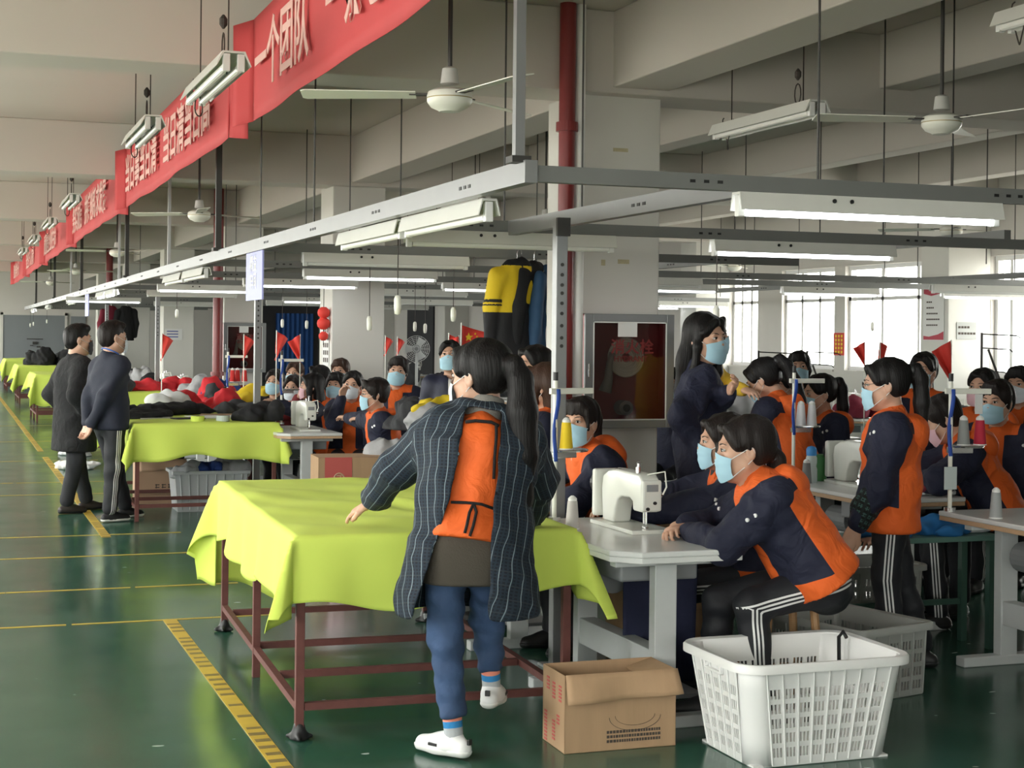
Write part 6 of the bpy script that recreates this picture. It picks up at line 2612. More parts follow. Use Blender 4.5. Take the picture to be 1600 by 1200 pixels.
def plaid_inner(root, J, sc, h, up, rt, fw, thick):
    """orange jacket, knit tunic, collar and the ties seen through the open back of the smock"""
    s = Soft()
    for q in (-1, 1):
        s.chain([J['pel'] - up * .16 + rt * q * .03, J['pel'] + up * .02 + rt * q * .03, J['waist'] + rt * q * .012, J['chest']], [.146, .149, .140, .158], n=fw, q=.96, k=.04)
    s.cone(J['chest'], J['neck'] - up * .07, .158, .085, n=fw, q=.8, k=.05)
    s.cone(J['sh'][0] * .8 + J['sh'][1] * .2 - up * .012, J['sh'][1] * .8 + J['sh'][0] * .2 - up * .012, .058, k=.05)
    s.disp(waves(55, .006, 18, 50, 8, bias=(1.6, 1, .5)))
    s.disp(lambda P: .010 * np.exp(-(((P - J['waist']) @ up + .04) / .035) ** 2))
    s.cut(J['pel'] - up * .015, -up, k=.004)
    V, F = s.mesh(.009)
    OV = V
    oj = mesh_obj('orange_jacket', V, F, M_orange, root, True)
    s = Soft()
    for q in (-1, 1):
        s.chain([J['pel'] - v3(0, 0, .22) + rt * q * .045, J['pel'] - v3(0, 0, .05) + rt * q * .04, J['waist'] - up * .06], [.142, .142, .10], n=fw, q=.9, k=.04)
    s.disp(waves(58, .003, 18, 40, 6))
    s.cut(J['pel'] - v3(0, 0, .165), (0, 0, -1), k=.004)
    V, F = s.mesh(.010)
    mesh_obj('knit_tunic', V, F, mat('taupe_knit', (.055, .047, .036), .95, bump=.3, bscale=160), root, True)
    s = Soft()
    s.chain([J['neck'] - up * .05, J['neck'] + up * .085], [.085, .076], k=.02)
    s.sub(lambda P: sd_cone(P, J['neck'], J['neck'] + up * .2, .064, .064), k=.005)
    s.cut(J['neck'] + up * .085, up, k=.006)
    V, F = s.mesh(.008)
    mesh_obj('knit_collar', V, F, M_greyknit, root, True)
    def back(x, z):
        # a point just outside the orange back
        p = J['pel'] + rt * x + up * z - fw * .30
        for _ in range(80):
            if (V0[np.argmin(((V0 - p) ** 2).sum(1))] - p) @ fw < .012: break
            p = p + fw * .004
        return p
    V0 = OV
    t = MB()
    t.tube([back(-.085, .115), back(-.03, .118), back(0, .118), back(.03, .118), back(.085, .110)], .006, n=6)
    t.tube([back(0, .116), back(.014, .085), back(.008, .03), back(.0, -.01)], .006, n=6)
    t.tube([back(0, .116), back(-.012, .08), back(-.016, .03), back(-.02, -.0)], .006, n=6)
    t.build('waist_tie', M_blackcloth, root, smooth=True)
    t = MB()
    t.tube([back(-.07, .43), back(-.03, .44), back(.03, .44), back(.06, .43)], .007, n=6)
    t.tube([back(.05, .43), back(.055, .38), back(.058, .30), back(.065, .22)], .006, n=6)
    t.build('neck_tie', M_blackcloth, root, smooth=True)
    # banded socks
    for i in (0, 1):
        A, K = J['an'][i], J['kn'][i]
        ax = unit(K - A)
        s = Soft()
        s.cone(A - ax * .03, A + ax * .13, .036, .040)
        V, F = s.mesh(.007)
        q = ((V - A) @ ax) * 40
        mesh_obj('sock', V, F, M_sock, root, True, {'pan': np.clip(q, .05, 2.95)})


M_sock = mat_attr('banded_sock', [(.42, .44, .46), (.03, .22, .50), (.80, .28, .20)], 'pan', .9, .2, 100)


def sleeve_cover(root, J, i, m, r=.07, t0=.15, t1=1.0, name='sleeve_cover'):
    E, W = J['el'][i], J['wr'][i]
    ax = unit(W - E)
    s = Soft()
    a, b_ = E + (W - E) * t0, E + (W - E) * t1
    s.chain([a, a * .5 + b_ * .5, b_], [r * .95, r, r * .74], k=.02)
    s.disp(waves(91, .005, 30, 70, 8))
    s.cut(b_ + ax * .0, ax, k=.004)
    s.cut(a, -ax, k=.004)
    V, F = s.mesh(.010)
    e1 = unit(np.cross(ax, v3(.1, .9, .3)))
    e2 = np.cross(ax, e1)
    return mesh_obj(name, V, F, m, root, True, {'pu': np.arctan2((V - a) @ e1, (V - a) @ e2) * r, 'pv': (V - a) @ ax})


def s_ops_union(J, sc, thick, f_, up, rt, fw, P0, hr_, hem, top, i):
    s = Soft()
    s.cone(J['waist'], J['chest'], (.130 * sc + thick) * f_, (.148 * sc + thick) * f_, fw, .76)
    s.cone(J['chest'], J['neck'] - up * .075 * sc, (.148 * sc + thick) * f_, .088 * sc + thick * .6, fw, .76)
    s.cone(J['sh'][0] - up * .012, J['sh'][1] - up * .012, .064 * sc + thick * .5)
    s.cone(J['sh'][i] - up * .015, J['el'][i], .064 * sc + thick, .05 * sc + thick)
    return s.ops


M_track = mat_attr('navy_white_track_top', [(0.010, 0.013, 0.036), (0.72, 0.72, 0.72)], 'pan', 0.6, 0.2, 35)
# ---------------------------------------------------------------- who stands and sits where
GS = 'seated sewing workers'
person('person in navy and orange jacket with clasped hands on the front white table', head_px=(1163, 702, 6.62), yaw=R(72), pose='sit', H=1.57, lean=R(34), hy=R(2), hp=R(6), hs=1.08, arm=1.05,
       hair='low', hcol='dark', hands=((3.0, 6.06, .80), (3.02, 6.14, .805)), elbows=((-.6, .1, -.6), (.8, .2, -.5)), palm=((.5, 0, -.6), (-.4, 0, -.9)), curls=(.75, .8), near=True, seat=.50, fat=1.2,
       group=GS, legs=(((-.12, .30, .52), (-.10, .26, .085)), ((.12, .40, .50), (.14, .42, .085))))
# the woman in the plaid smock leaning on the near green table
hl, hr_ = at_px(572, 802, 6.56), at_px(832, 815, 6.60)
hl[2], hr_[2] = .892, .87
rt_, J_, tl_ = person('person in dark plaid smock seen from behind, leaning on the nearest green table', head_px=(750, 588, 6.24), yaw=R(-16), H=1.65, lean=R(15), hy=R(52), hp=R(4), slean=R(7),
                      hair='ponylong', hcol='black', mask='white', top='plaid', bottom='jeans', hands=(hl, hr_), elbows=((-.75, -.45, -.35), (.9, -.45, .05)), palm=((.1, .2, -1), (0, .2, -1)), curls=(.24, .5), fat=1.14,
                      fdirs=((-.72, .45, -.42), (-.5, .8, -.2)), near=True, shoes='white', group='people standing', hs=1.06, arm=1.03,
                      legs=(((-.085, .015, .47), (-.05, -.03, .092), (-.75, .65, 0)), ((.085, .13, .52), (.105, .17, .235), (.25, 1, -.05))))
# the two men in the aisle
r1, J1, _ = person('person in black open coat and black mask, standing in the aisle at far left', head_px=(123, 531, 14.1), yaw=R(-72), H=1.76, hy=R(-10), hair='male', mask='black', top='coat', bottom='grey', sexm=True,
                   hands=({'l': (-.235, .04, .845)}, {'l': (.25, .05, .85)}), group='people standing', shoes='brown', fat=1.16, legs=(((-.10, .06, .48), (-.10, .16, .085)), ((.09, -.02, .48), (.09, -.10, .085))))
s = Soft()
s.ell(J1['chest'] + J1['fw'] * .098 + v3(0, 0, .03), (.055, .05, .17), np.stack([J1['rt'], J1['fw'], J1['up']], 1))
s.cone(J1['neck'] - v3(0, 0, .01), J1['neck'] + v3(0, 0, .045), .064, .058, k=.03)
V, F = s.mesh(.012)
mesh_obj('shirt', V, F, M_lilac, r1, True)
r2, J2, _ = person('person in navy jacket with blue lanyard, standing with hands behind the back', head_px=(177, 527, 13.5), yaw=R(-66), H=1.75, hy=R(-4), hair='male', hcol='dark', mask='white', top='suit', bottom='stripe',
                   hands=({'l': (-.03, -.20, .84)}, {'l': (.06, -.21, .82)}), elbows=((-1, -.5, 0), (1, -.5, 0)), sexm=True, fat=1.08, shoes='sport', group='people standing', curls=(.6, .6), palm=((0, -1, 0), (0, -1, 0)),
                   legs=(((-.10, .10, .50), (-.10, .22, .085)), ((.10, -.01, .48), (.10, -.04, .085), (.1, 1, 0))))
t = MB()
c = J2['neck']
t.tube([c + J2['fw'] * (.07 * math.cos(a)) + J2['rt'] * (.075 * math.sin(a)) + v3(0, 0, .055 - .03 * math.cos(a)) for a in np.linspace(0, 2 * PI, 24)], .006, n=6)
t.build('lanyard', mat('lanyard_blue', (.05, .16, .55), .6), r2, smooth=True)

# right-hand standing people
h7 = at_px(1333, 838, 7.55)
r7, J7, _ = person('person standing at right in left profile, with ponytail and white hair clip', head_px=(1383, 601, 7.75), yaw=R(58), H=1.56, hy=R(4), hp=R(6), hair='pony', hcol='black', glasses=True,
                   top='uniform', bottom='stripe', hands=(h7, None), near=True, group='people standing', curls=(.3, .3), palm=((1, 0, 0), None), fat=1.1,
                   legs=(((-.09, .02, .46), (-.10, -.02, .085)), ((.09, -.05, .46), (.10, -.16, .085))))
sleeve_cover(r7, J7, 0, M_greenplaid, .066)
b = MB().box((0, -.158, .062), (.02, .016, .035)).box((0, -.158, .062), (.035, .016, .014))
o = b.build('hair_clip', M_white, r7, bevel=.003)
o.matrix_local = Matrix([list(J7['Mh'][q] * HS) + [J7['head'][q]] for q in range(3)] + [[0, 0, 0, 1]])
person('person in dark navy coat with long black hair, standing beside the hydrant cabinet', head_px=(1104, 529, 8.7), yaw=R(-112), H=1.72, hy=R(-46), hp=R(4), hair='long', hcol='black', top='navy', bottom='black',
       hands=(at_px(1138, 612, 8.45), at_px(1106, 716, 8.35)), elbows=((-.4, -.3, -.9), (.6, -.6, -.5)), near=True, group='people standing', curls=(.5, .3), palm=((.3, -.8, .3), (-1, 0, 0)))
person('person in navy track top with white zip line, standing far behind the plaid coat', head_px=(704, 557, 12.5), yaw=R(158), H=1.58, hy=R(-4), hp=R(-8), hr=R(4), hair='low', top='track', bottom='navy', group='people standing')

# seated near the hydrant cabinet
r5, J5, _ = person('person with bangs and blue mask, leaning on a table before the near hydrant cabinet', head_px=(907, 660, 8.15), yaw=R(98), pose='sit', H=1.6, lean=R(30), hy=R(34), hp=R(0),
                   hair='bangs', hcol='dark', hands=((2.93, 7.62, .80), (2.98, 7.85, .82)), elbows=((-.7, .2, -.4), (.8, .2, -.5)), near=True, group=GS, curls=(.5, .5), fat=1.05)
sleeve_cover(r5, J5, 0, M_greenplaid, .066)
person('person with blue mask half hidden just behind the one with clasped hands', head_px=(1129, 690, 7.4), yaw=R(74), pose='sit', H=1.6, lean=R(14), hy=R(2), hp=R(4), hair='long', hcol='dark', group=GS,
       hands=((3.02, 6.75, .8), (3.0, 6.95, .8)), near=True)
person('person with blue mask behind the top of the aluminium post, farther of two', head_px=(834, 572, 9.9), yaw=R(92), pose='sit', H=1.6, lean=R(5), hy=R(10), hair='low', hcol='black', top='navy', group=GS)
person('person with brown hair and glasses just left of the near aluminium post', head_px=(849, 604, 8.9), yaw=R(50), pose='sit', H=1.6, lean=R(8), hy=R(4), hp=R(6), hair='bob', hcol='brown', glasses=True, group=GS)
r8, J8, _ = person('person with head bowed over the table, behind the right thread stand', head_px=(1472, 655, 8.95), yaw=R(58), pose='sit', H=1.6, lean=R(30), hy=R(4), hp=R(30), hair='shortf', hcol='dark', mask='pink', near=True,
                   hands=((5.12, 7.55, .82), (5.05, 7.75, .82)), elbows=((-.8, .1, -.3), (.7, .1, -.5)), group=GS)
sleeve_cover(r8, J8, 0, M_maroonspot if 'M_maroonspot' in globals() else mat('maroon_spotted', (.16, .012, .025), .8, var=.5, vscale=70), .06)
person('person with ponytail and orange back turned, right of the long haired woman', head_px=(1193, 594, 10.1), yaw=R(34), pose='sit', H=1.62, lean=R(18), hy=R(10), hp=R(30), hair='pony', hcol='black', group=GS,
       hands=({'l': (-.1, .42, 1.05)}, {'l': (.1, .42, 1.05)}))
person('person in mustard yellow top, partly hidden behind the long haired woman', head_px=(1112, 524, 10.3), yaw=R(-110), pose='sit', H=1.6, lean=R(4), hair='bob', top='yellow', group=GS, mask='blue',
       hands=(at_px(1165, 610, 10.0), None), elbows=((0, .3, -1), None))
person('person with ponytail and blue mask, right of the two white thread cones', head_px=(1280, 615, 10.7), yaw=R(82), pose='sit', H=1.6, lean=R(10), hy=R(4), hp=R(6), hair='pony', hcol='black', group=GS)
person('person with dark bobbed hair before the window, above the white thread cones', head_px=(1249, 574, 12.6), yaw=R(150), pose='sit', H=1.6, hair='bob', hcol='black', top='black', group=GS)
person('person half hidden behind the slanted edge of the white thread cone stand', head_px=(1222, 606, 11.2), yaw=R(120), pose='sit', H=1.58, hair='low', hcol='black', top='black', group=GS)
person('person with blue mask just below the pillar with the red edged notice', head_px=(1443, 580, 10.9), yaw=R(128), pose='sit', H=1.6, hair='low', hcol='black', group=GS)
person('person with grey blue mask and short hair, right of the right thread stand', head_px=(1558, 628, 9.4), yaw=R(124), pose='sit', H=1.6, lean=R(6), hy=R(-6), hp=R(4), hair='shortf', hcol='dark', group=GS)
person('person with pale mask at the right edge of the photo', head_px=(1592, 602, 10.8), yaw=R(126), pose='sit', H=1.6, hair='shortf', hcol='black', mask='white', group=GS)
person('person with pink mask in orange jacket behind the hanging white tag', head_px=(1535, 606, 10.5), yaw=R(120), pose='sit', H=1.58, hair='low', hcol='black', mask='pink', top='orange', group=GS)
person('person glimpsed between the hydrant cabinet and the long haired woman', head_px=(1053, 602, 11.9), yaw=R(130), pose='sit', H=1.6, hair='low', hcol='black', top='navy', group=GS)

# the crowd left of the plaid coat
person('person with blue mask and short hair, highest of the group right of second column', head_px=(622, 580, 14.0), yaw=R(160), pose='sit', H=1.62, hr=R(-6), hair='shortf', hcol='dark', group=GS)
person('person with short dark hair and glasses, nearest behind the carton with red panel', head_px=(585, 616, 12.9), yaw=R(84), pose='sit', H=1.62, lean=R(12), hy=R(4), hp=R(4), hair='shortf', hcol='dark', glasses=True,
       group=GS, hands=((3.25, 13.2, .9), (3.2, 13.4, .9)))
person('person with white mask and hand raised to the chin', head_px=(551, 602, 14.4), yaw=R(158), pose='sit', H=1.6, lean=R(6), hy=R(-2), hr=R(-6), hair='low', hcol='black', mask='white', group=GS,
       hands=(None, at_px(534, 622, 14.15)), elbows=(None, (.25, .2, -1)), curls=(.3, .7), fat=1.05)
person('person with blue mask peering out left of the one with hand on chin', head_px=(525, 602, 15.5), yaw=R(150), pose='sit', H=1.6, hair='bob', hcol='black', top='orange', group=GS)
person('person with reddish brown hair before the second column', head_px=(532, 580, 16.3), yaw=R(150), pose='sit', H=1.62, hair='shortf', hcol='brown', top='orange', group=GS)
person('person with long straight black hair and pink mask, reaching over a machine', head_px=(487, 604, 15.3), yaw=R(80), pose='sit', H=1.6, lean=R(10), hy=R(0), hair='long', hcol='black', mask='pink', group=GS,
       hands=((2.95, 14.75, .95), (3.0, 14.95, .95)))
person('person in maroon top with hand near the face, left of the long black hair', head_px=(459, 606, 15.7), yaw=R(150), pose='sit', H=1.58, hair='low', hcol='dark', mask='white', top='maroon', group=GS,
       hands=(None, at_px(468, 622, 15.4)), elbows=(None, (.25, .2, -1)), curls=(.3, .8))
person('person with brown hair and pale forehead, in the back of the left group', head_px=(461, 584, 16.8), yaw=R(150), pose='sit', H=1.6, hair='low', hcol='brown', mask='blue', top='black', group=GS)
person('person in black with short black hair turned away, left of the second column', head_px=(498, 590, 17.0), yaw=R(60), pose='sit', H=1.62, hair='shortf', hcol='black', mask='blue', top='black', group=GS)
person('person with blue mask in black, leftmost of the seated group behind the sign post', head_px=(430, 597, 16.0), yaw=R(150), pose='sit', H=1.6, hair='low', hcol='dark', top='black', group=GS)
# ================================================================ loose and hanging garments
def crumple(label, loc, r, m, seed, group, h=.014, rz=0.0, flat=.9, name='garment'):
    rg = np.random.RandomState(seed)
    s = Soft()
    for i in range(7):
        p = rg.uniform(-.75, .75, 3) * np.array(r)
        p[2] = abs(p[2]) * .8
        rr_ = np.array(r) * rg.uniform(.35, .7, 3)
        s.ell(p, np.maximum(rr_, .02), k=.03)
    s.disp(waves(seed, .014, 12, 30, 9))
    s.disp(folds(seed + 5, .022, 14, 34, 5))
    s.disp(waves(seed + 1, .005, 50, 90, 7))
    s.cut((0, 0, .002), (0, 0, -1), k=.003)
    V, F = s.mesh(h)
    o = mesh_obj(name, V, F, m, None, True)
    o.location, o.rotation_euler = loc, (0, 0, rz)
    return tag(o, label, 'clothing', group)


M_cgrey = mat('grey_jersey', (.36, .36, .37), .9, bump=.3, bscale=40, var=.12, vscale=6)
M_clight = mat('light_grey_jersey', (.42, .43, .45), .9, bump=.3, bscale=40, var=.1, vscale=6)
M_cyellow = mat('yellow_jersey', (.68, .50, .02), .85, bump=.2, bscale=40)
M_cred = mat('scarlet_jersey', (.58, .02, .03), .85, bump=.2, bscale=40, var=.15, vscale=8)
M_cblack = mat('black_jersey', (.010, .010, .012), .9, bump=.3, bscale=40)
M_cwhite = mat('white_jersey', (.68, .69, .70), .9, bump=.2, bscale=40)
M_cblue = mat('royal_blue_jersey', (.02, .05, .22), .85, bump=.2, bscale=40)
M_cbright = mat('bright_blue_jersey', (.02, .16, .42), .85, bump=.2, bscale=40)
M_cdark = mat('charcoal_jersey', (.035, .036, .04), .9, bump=.3, bscale=40)
M_cmaroon = mat('wine_jersey', (.16, .012, .03), .9, bump=.3, bscale=40)

# heap of grey and yellow cut pieces behind the plaid coat, on a low platform
pl = thing('low_table', 'low table carrying the heap of grey and yellow garments', 'table', (3.75, 12.1, 0))
MB().bb(-.6, .6, -.45, .45, .50, .53).build('tabletop', M_board, pl)
for sx in (-1, 1):
    for sy in (-1, 1):
        MB().bb(sx * .55 - .02, sx * .55 + .02, sy * .4 - .02, sy * .4 + .02, 0, .5).build('leg', M_greypaint, pl)
GP = 'garments in the grey and yellow heap'
heap = [((3.45, 11.9, .53), (.30, .25, .30), M_cgrey, 'grey jersey low in the heap left of the plaid coat'), ((3.85, 12.0, .53), (.34, .28, .36), M_clight, 'pale grey jersey in the middle of the heap behind the plaid coat'),
        ((3.62, 11.82, .88), (.22, .2, .18), M_cgrey, 'grey jersey on top of the heap, at its left'), ((3.66, 11.76, 1.02), (.18, .14, .10), M_cyellow, 'yellow garment on top of the grey heap'),
        ((3.72, 11.60, .55), (.07, .06, .36), M_cyellow, 'yellow garment hanging down the front of the grey heap'), ((4.0, 12.1, .90), (.22, .2, .24), M_clight, 'pale grey jersey on top of the heap, beside the plaid shoulder'),
        ((3.55, 12.2, .86), (.25, .2, .24), M_cdark, 'charcoal garment at the back of the grey heap')]
for i, (l, r_, m_, lb) in enumerate(heap):
    crumple(lb, l, r_, m_, 200 + i, GP)
GT = 'garments and cloth on the second green table'
crumple('long bundle of black trousers lying across the second green table', (1.95, 15.1, .84), (.42, .16, .11), M_cblack, 301, GT)
crumple('folded black garment with pale board, left on the second green table', (1.75, 14.55, .84), (.24, .14, .09), M_cblack, 302, GT)
crumple('black garment heap at the right end of the second green table', (2.62, 14.05, .84), (.20, .2, .17), M_cblack, 303, GT)
crumple('white garment at the back of the second green table', (2.1, 15.7, .84), (.24, .18, .20), M_cwhite, 304, GT)
crumple('scarlet garment heap right behind the white one on the second green table', (2.42, 15.85, .84), (.32, .2, .22), M_cred, 305, GT)
crumple('small dark garment at the back right of the second green table', (2.62, 15.3, .84), (.2, .15, .11), M_cdark, 306, GT)
for i, (x, y, w, d, m_, rz, lb) in enumerate(((2.35, 14.6, .5, .34, M_paper, .15, 'white pattern paper on the second green table'), (2.42, 14.9, .34, .3, M_card, -.2, 'brown pattern card on the second green table'),
                                              (1.78, 14.45, .30, .2, M_board, .1, 'grey pattern board at the left of the second green table'), (2.05, 14.35, .28, .16, M_cdark, .3, 'charcoal cloth piece flat on the second green table'))):
    o = MB().box((0, 0, 0), (w, d, .012)).build('pattern_sheet', m_, None)
    o.location, o.rotation_euler = (x, y, .846 if i < 2 else .90 - .05 * (i - 2) * .9), (0, 0, rz)
    o.location.z = .847
    tag(o, lb, 'pattern', 'pattern sheets on the second green table')
for x, y, col, lb in ((2.07, 13.86, M_lime, 'roll of pale green tape on the second green table'), (2.30, 13.92, M_clear, 'roll of clear tape on the second green table')):
    t = thing('tape_roll', lb, 'tape', (x, y, .845), 0, 'rolls of tape')
    MB().lathe([(.045, 0), (.06, 0), (.06, .05), (.045, .05)], n=20).build('tape', col, t, autos=40)
    MB().lathe([(.038, 0), (.0445, 0), (.0445, .05), (.038, .05)], n=20).build('cardboard_core', M_card, t, autos=40)
crumple('black garment bulging from the brown carton under the second green table', (1.92, 15.25, .40), (.17, .15, .13), M_cblack, 311, 'garments under the second green table')
for i, (x, y, m_, lb) in enumerate(((2.08, 14.5, M_clight, 'pale grey cloth at the left in the tote'), (2.25, 14.5, M_cblue, 'royal blue cloth in the middle of the tote'), (2.45, 14.55, M_cgrey, 'grey cloth at the right in the tote'))):
    crumple(lb, (x, y, .30), (.15, .17, .15), m_, 320 + i, 'garments in the tote')
GR = 'garments on the third green table'
crumple('scarlet garment hanging over the front of the third green table', (1.75, 21.1, .84), (.36, .3, .22), M_cred, 331, GR)
crumple('scarlet and long garment lying along the third green table', (2.25, 21.4, .84), (.42, .2, .15), M_cred, 332, GR)
crumple('white garment among the scarlet ones on the third green table', (1.95, 21.8, .84), (.3, .2, .22), M_cwhite, 333, GR)
crumple('dark garment folded among the scarlet ones on the third green table', (2.1, 21.15, .84), (.2, .14, .16), M_cdark, 334, GR)
crumple('large black bundle on the far green table, left of the black coat', (1.95, 37.2, .84), (.36, .3, .42), M_cblack, 335, 'bundles on the far tables')
crumple('charcoal bundle with white edge on the far green table', (2.45, 37.3, .84), (.36, .3, .36), M_cdark, 336, 'bundles on the far tables')
crumple('white cloth low on the floor by the first man', (1.62, 21.4, 0), (.2, .35, .10), M_cwhite, 337, 'white cloths on the aisle floor')
crumple('white cloth on the aisle floor farther away', (1.45, 19.2, 0), (.22, .3, .10), M_cwhite, 338, 'white cloths on the aisle floor')
GB = 'cloth on the low green bench'
crumple('bright blue cloth at the left on the low green bench', (4.55, 7.0, .605), (.16, .10, .07), M_cbright, 341, GB)
crumple('bright blue cloth spilling over the middle of the low green bench', (4.95, 6.98, .60), (.17, .13, .09), M_cbright, 342, GB)
crumple('white cloth on the low green bench near the right table', (5.12, 7.08, .605), (.13, .09, .08), M_cwhite, 343, GB)
crumple('white cloth lying on the brown edged table behind the standing woman', (5.1, 7.5, .762), (.22, .1, .03), M_cwhite, 344, 'cloth on the right tables')
# garments lying on background rows
gb_ = random.Random(21)
names = {id(M_cgrey): 'grey', id(M_cdark): 'charcoal', id(M_cmaroon): 'wine red', id(M_cblack): 'black', id(M_clight): 'pale grey', id(M_cblue): 'blue', id(M_cyellow): 'yellow', id(M_cred): 'scarlet'}
rows = [(2.9, 17.6, M_cdark), (3.15, 18.7, M_cgrey), (2.8, 20.0, M_cred), (3.3, 21.3, M_cblack), (2.9, 22.8, M_cgrey), (3.0, 25.2, M_cdark), (3.5, 18.0, M_cyellow),
        (3.4, 16.6, M_cgrey), (3.7, 19.0, M_cblue), (4.7, 13.6, M_cgrey), (5.0, 15.3, M_cdark), (5.3, 16.6, M_cgrey), (4.6, 17.4, M_cgrey), (5.2, 19.1, M_cdark), (5.0, 21.4, M_cblack), (4.4, 14.8, M_clight), (5.6, 14.2, M_cdark),
        (7.1, 13.4, M_cdark), (7.4, 15.0, M_cmaroon), (7.2, 16.9, M_cgrey), (6.2, 10.6, M_cmaroon), (6.9, 11.6, M_cmaroon), (7.6, 10.2, M_cred), (8.0, 11.0, M_cmaroon), (6.0, 12.0, M_cdark), (9.4, 12.4, M_cmaroon), (9.2, 13.6, M_cdark),
        (7.3, 12.2, M_cgrey), (4.3, 18.9, M_cred), (4.9, 23.2, M_cdark), (6.0, 9.1, M_cdark), (6.6, 8.7, M_cmaroon)]
far_w = ['first', 'second', 'third', 'fourth', 'fifth', 'sixth', 'seventh', 'eighth', 'ninth', 'tenth']
cnt, _tk = {}, set()
for i, (x, y, m_) in enumerate(rows):
    n_ = names[id(m_)]
    sx_, sy_ = min(STN[5:], key=lambda q: (q[0] - x) ** 2 + ((q[1] - y) * .6) ** 2 + (9 if q in _tk else 0))
    _tk.add((sx_, sy_))
    x, y = sx_ - .04, sy_ - .28
    row = 'first' if x < 4 else ('second' if x < 6.3 else ('third' if x < 8.5 else 'fourth'))
    cnt[(n_, row)] = cnt.get((n_, row), 0) + 1
    crumple('%s garment heap on the %s background row, %s of that colour there' % (n_, row, far_w[cnt[(n_, row)] - 1]), (x, y, .765), (gb_.uniform(.2, .27), gb_.uniform(.22, .30), gb_.uniform(.18, .32)), m_, 400 + i,
            'garment heaps on the background tables', h=.02)


# ---------------------------------------------------------------- garments on hangers
def hung(label, loc, rz, m, attr=None, W=.23, H=.72, name='hanging_jacket', seed=1, long_=False, collar=None):
    t = thing(name, label, 'clothing', loc, rz, 'garments on hangers')
    s = Soft()
    n = (0, 1, 0)
    s.chain([(-.06, 0, -.10), (0, 0, -.10), (.06, 0, -.10)], [.045, .05, .045], k=.03)
    s.cone((-W * .80, 0, -.17), (W * .80, 0, -.17), .055, n=n, q=.8, k=.05)
    s.chain([(0, 0, -.24), (0, .01, -.45), (0, 0, -H)], [W * .80, W * .84, W * .88], n=n, q=.38, k=.05)
    for q in (-1, 1):
        s.chain([(q * W * .85, 0, -.18), (q * (W * 1.05), .02, -.40), (q * (W * 1.02), .03, -.66)], [.062, .058, .045], k=.03)
    s.disp(waves(seed, .008, 14, 34, 8, bias=(1.4, 1.2, .5)))
    s.disp(folds(seed + 5, .010, 14, 30, 5, bias=(1.5, 1, .4)))
    s.sub(lambda P: sd_cone(P, (0, .02, -.02), (0, .02, -.12), .038, .03), k=.01)
    s.ops.append(('i', lambda P: -(P[..., 2] + H), .01))
    V, F = s.mesh(.012)
    at = None
    if attr: at = {'pan': attr(V)}
    mesh_obj('garment_body', V, F, m, t, True, at)
    hk = MB()
    hk.tube([(-.18, 0, -.15), (-.05, 0, -.075), (0, 0, -.06), (.05, 0, -.075), (.18, 0, -.15)], .007, n=6)
    hk.tube([(0, 0, -.06), (0, 0, -.02)] + [(.022 - .022 * math.cos(a), 0, .0 + .024 * math.sin(a)) for a in np.linspace(0, PI * 1.1, 9)], .003, n=6)
    hk.build('hanger', M_metal, t)
    return t


M_yb = mat_attr('yellow_black_jersey', [(.010, .010, .013), (.78, .55, .015)], 'pan', .75, .2, 30)
M_bw = mat_attr('blue_white_jersey', [(.025, .075, .16), (.60, .62, .64)], 'pan', .75, .2, 30)
M_mw = mat_attr('maroon_white_jersey', [(.22, .012, .025), (.62, .60, .60)], 'pan', .75, .2, 30)


def yb(V):
    z = V[:, 2]
    v = np.where((z > -.44) & (z < -.095), 1.5, .5)
    ax = np.abs(V[:, 0]) > .17
    st = ax & (((z + .40) % .035) < .014) & (z < -.335) & (z > -.42)
    v = np.where(st, .5, v)
    zip_ = (np.abs(V[:, 0]) < .006) & (z > -.44)
    return np.where(zip_, .5, v)


zr = ZR - .05
hung('yellow and black jacket on a hanger, frontmost of the hanging garments', (3.97, 10.93, zr + .05), R(22), M_yb, yb, .23, .94, seed=5)
hung('black jacket on a hanger behind the yellow and black one', (4.13, 11.0, zr + .05), R(40), M_cblack, None, .20, .96, seed=6)
hung('steel blue and white jacket on a hanger, third of the hanging garments', (4.27, 11.06, zr + .03), R(48), M_bw, lambda V: np.where((V[:, 0] > .17) & (np.abs(V[:, 2] + .30) < .12) & ((V[:, 1] + 5) % .03 < .018), 1.5, .5), .21, .90, seed=7)
hung('maroon jacket with white piping on a hanger, right of the hanging garments', (4.38, 11.15, zr + .01), R(62), M_mw, lambda V: np.where((np.abs(V[:, 1] - .045) < .012) | (V[:, 2] < -.68), 1.5, .5), .21, .85, seed=8)
hung('black jacket on a hanger far behind the man in navy', (3.45, 33.0, zr), R(20), M_cblack, None, .22, .75, seed=9)
hung('maroon jacket on a hanger far behind the man in navy', (3.15, 33.0, zr), R(20), M_cmaroon, None, .22, .75, seed=10)
navy = MB()
navy.grid(lambda u, v: (-.17 + .34 * u, .02 * math.sin(u * 9 + v * 2), .62 * v), 18, 10)
o = navy.build('navy_cloth', M_navycloth, None, smooth=True)
o.location = (3.06, 5.78, .10)
o.location = (2.97, 6.28, .10)
md = o.modifiers.new('t', 'SOLIDIFY')
md.thickness = .006
tag(o, 'navy cloth hanging below the front white table by its leg', 'cloth')

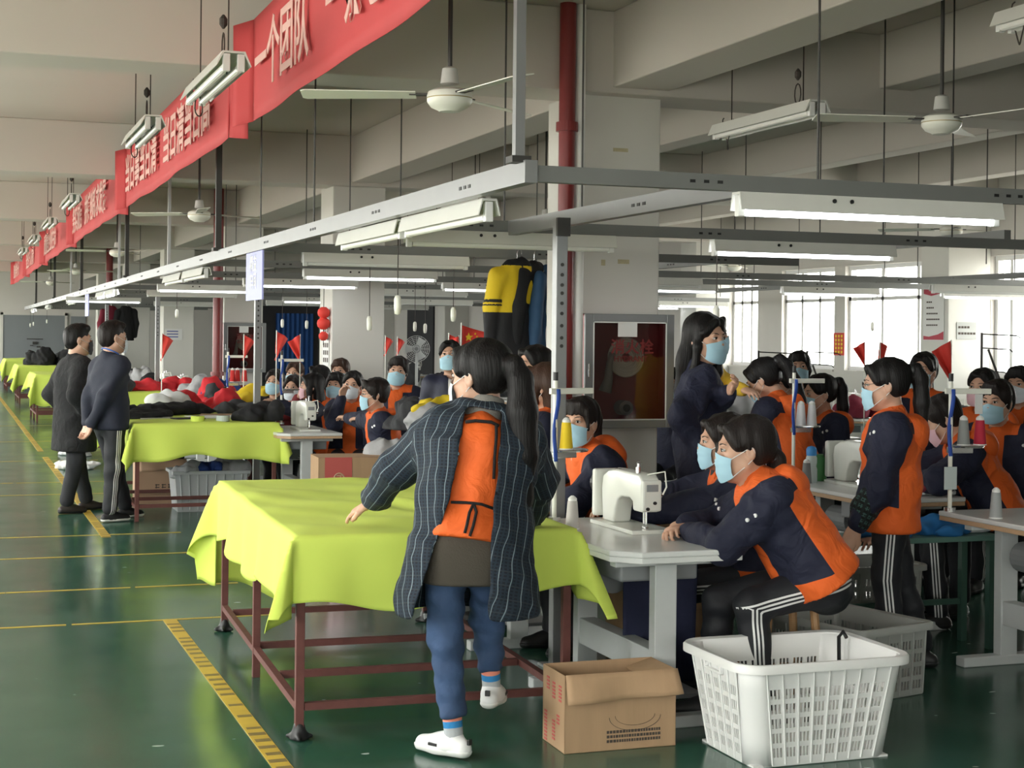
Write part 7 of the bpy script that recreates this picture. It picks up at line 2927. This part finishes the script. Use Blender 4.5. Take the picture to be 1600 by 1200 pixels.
# water bottle, phone, odds and ends
wb = thing('water_bottle', 'water bottle with blue cap on the table behind the seated woman', 'bottle', (4.92, 8.30, .76))
MB().lathe([(.0, 0), (.034, 0), (.036, .01), (.036, .08), (.030, .10), (.034, .12), (.034, .15), (.028, .165)], n=20).build('bottle_body', M_clear, wb, smooth=True, autos=40)
MB().lathe([(.031, .163), (.032, .166), (.032, .20), (.024, .215), (.0, .222)], n=20).build('bottle_cap', mat('bright_blue_cap', (.04, .25, .62), .4), wb, smooth=True, autos=40)
gp = thing('green_pot', 'small green container below the two white thread cones', 'pot', (5.03, 8.40, .76))
MB().lathe([(0, 0), (.045, 0), (.055, .05), (.05, .16), (.0, .16)], n=16).build('pot_body', mat('green_pot', (.05, .20, .06), .5), gp, smooth=True, autos=40)
ph = thing('mobile_phone', 'dark phone lying on the near green table under the right hand', 'phone', (hr_[0] - .02, hr_[1] + .07, .826), .6)
MB().box((0, 0, .005), (.075, .15, .009)).build('phone_body', M_black, ph, bevel=.003)
MB().box((0, 0, .0098), (.068, .14, .0006)).build('screen', mat('phone_screen', (.01, .01, .012), .1), ph)
# pink bin with cables behind the near table
pb = thing('pink_bin', 'pink ribbed plastic bin behind the nearest green table', 'bin', (2.55, 10.2, 0))
MB().lathe([(0, 0), (.13, 0), (.16, .34), (.165, .36), (.155, .36), (.12, .02), (0, .02)], n=24).build('bin_body', mat('pink_plastic', (.66, .40, .44), .5), pb, smooth=True, autos=40)
for i in range(12):
    a = i * PI / 6
    MB().tube([(.134 * math.cos(a), .134 * math.sin(a), .02), (.160 * math.cos(a), .160 * math.sin(a), .32)], .006, n=5).build('bin_rib', MATS['pink_plastic'], pb)
cbs = MB()
rc = random.Random(5)
pts = [(2.3 + .1 * math.sin(i * .9), 10.0 + .08 * math.cos(i * 1.3), .015 + .01 * (i % 3)) for i in range(22)]
cbs.tube(pts, .006, n=5)
tag(cbs.build('cable', M_cream, None, smooth=True), 'tangle of pale cable on the floor beside the pink bin', 'cable')
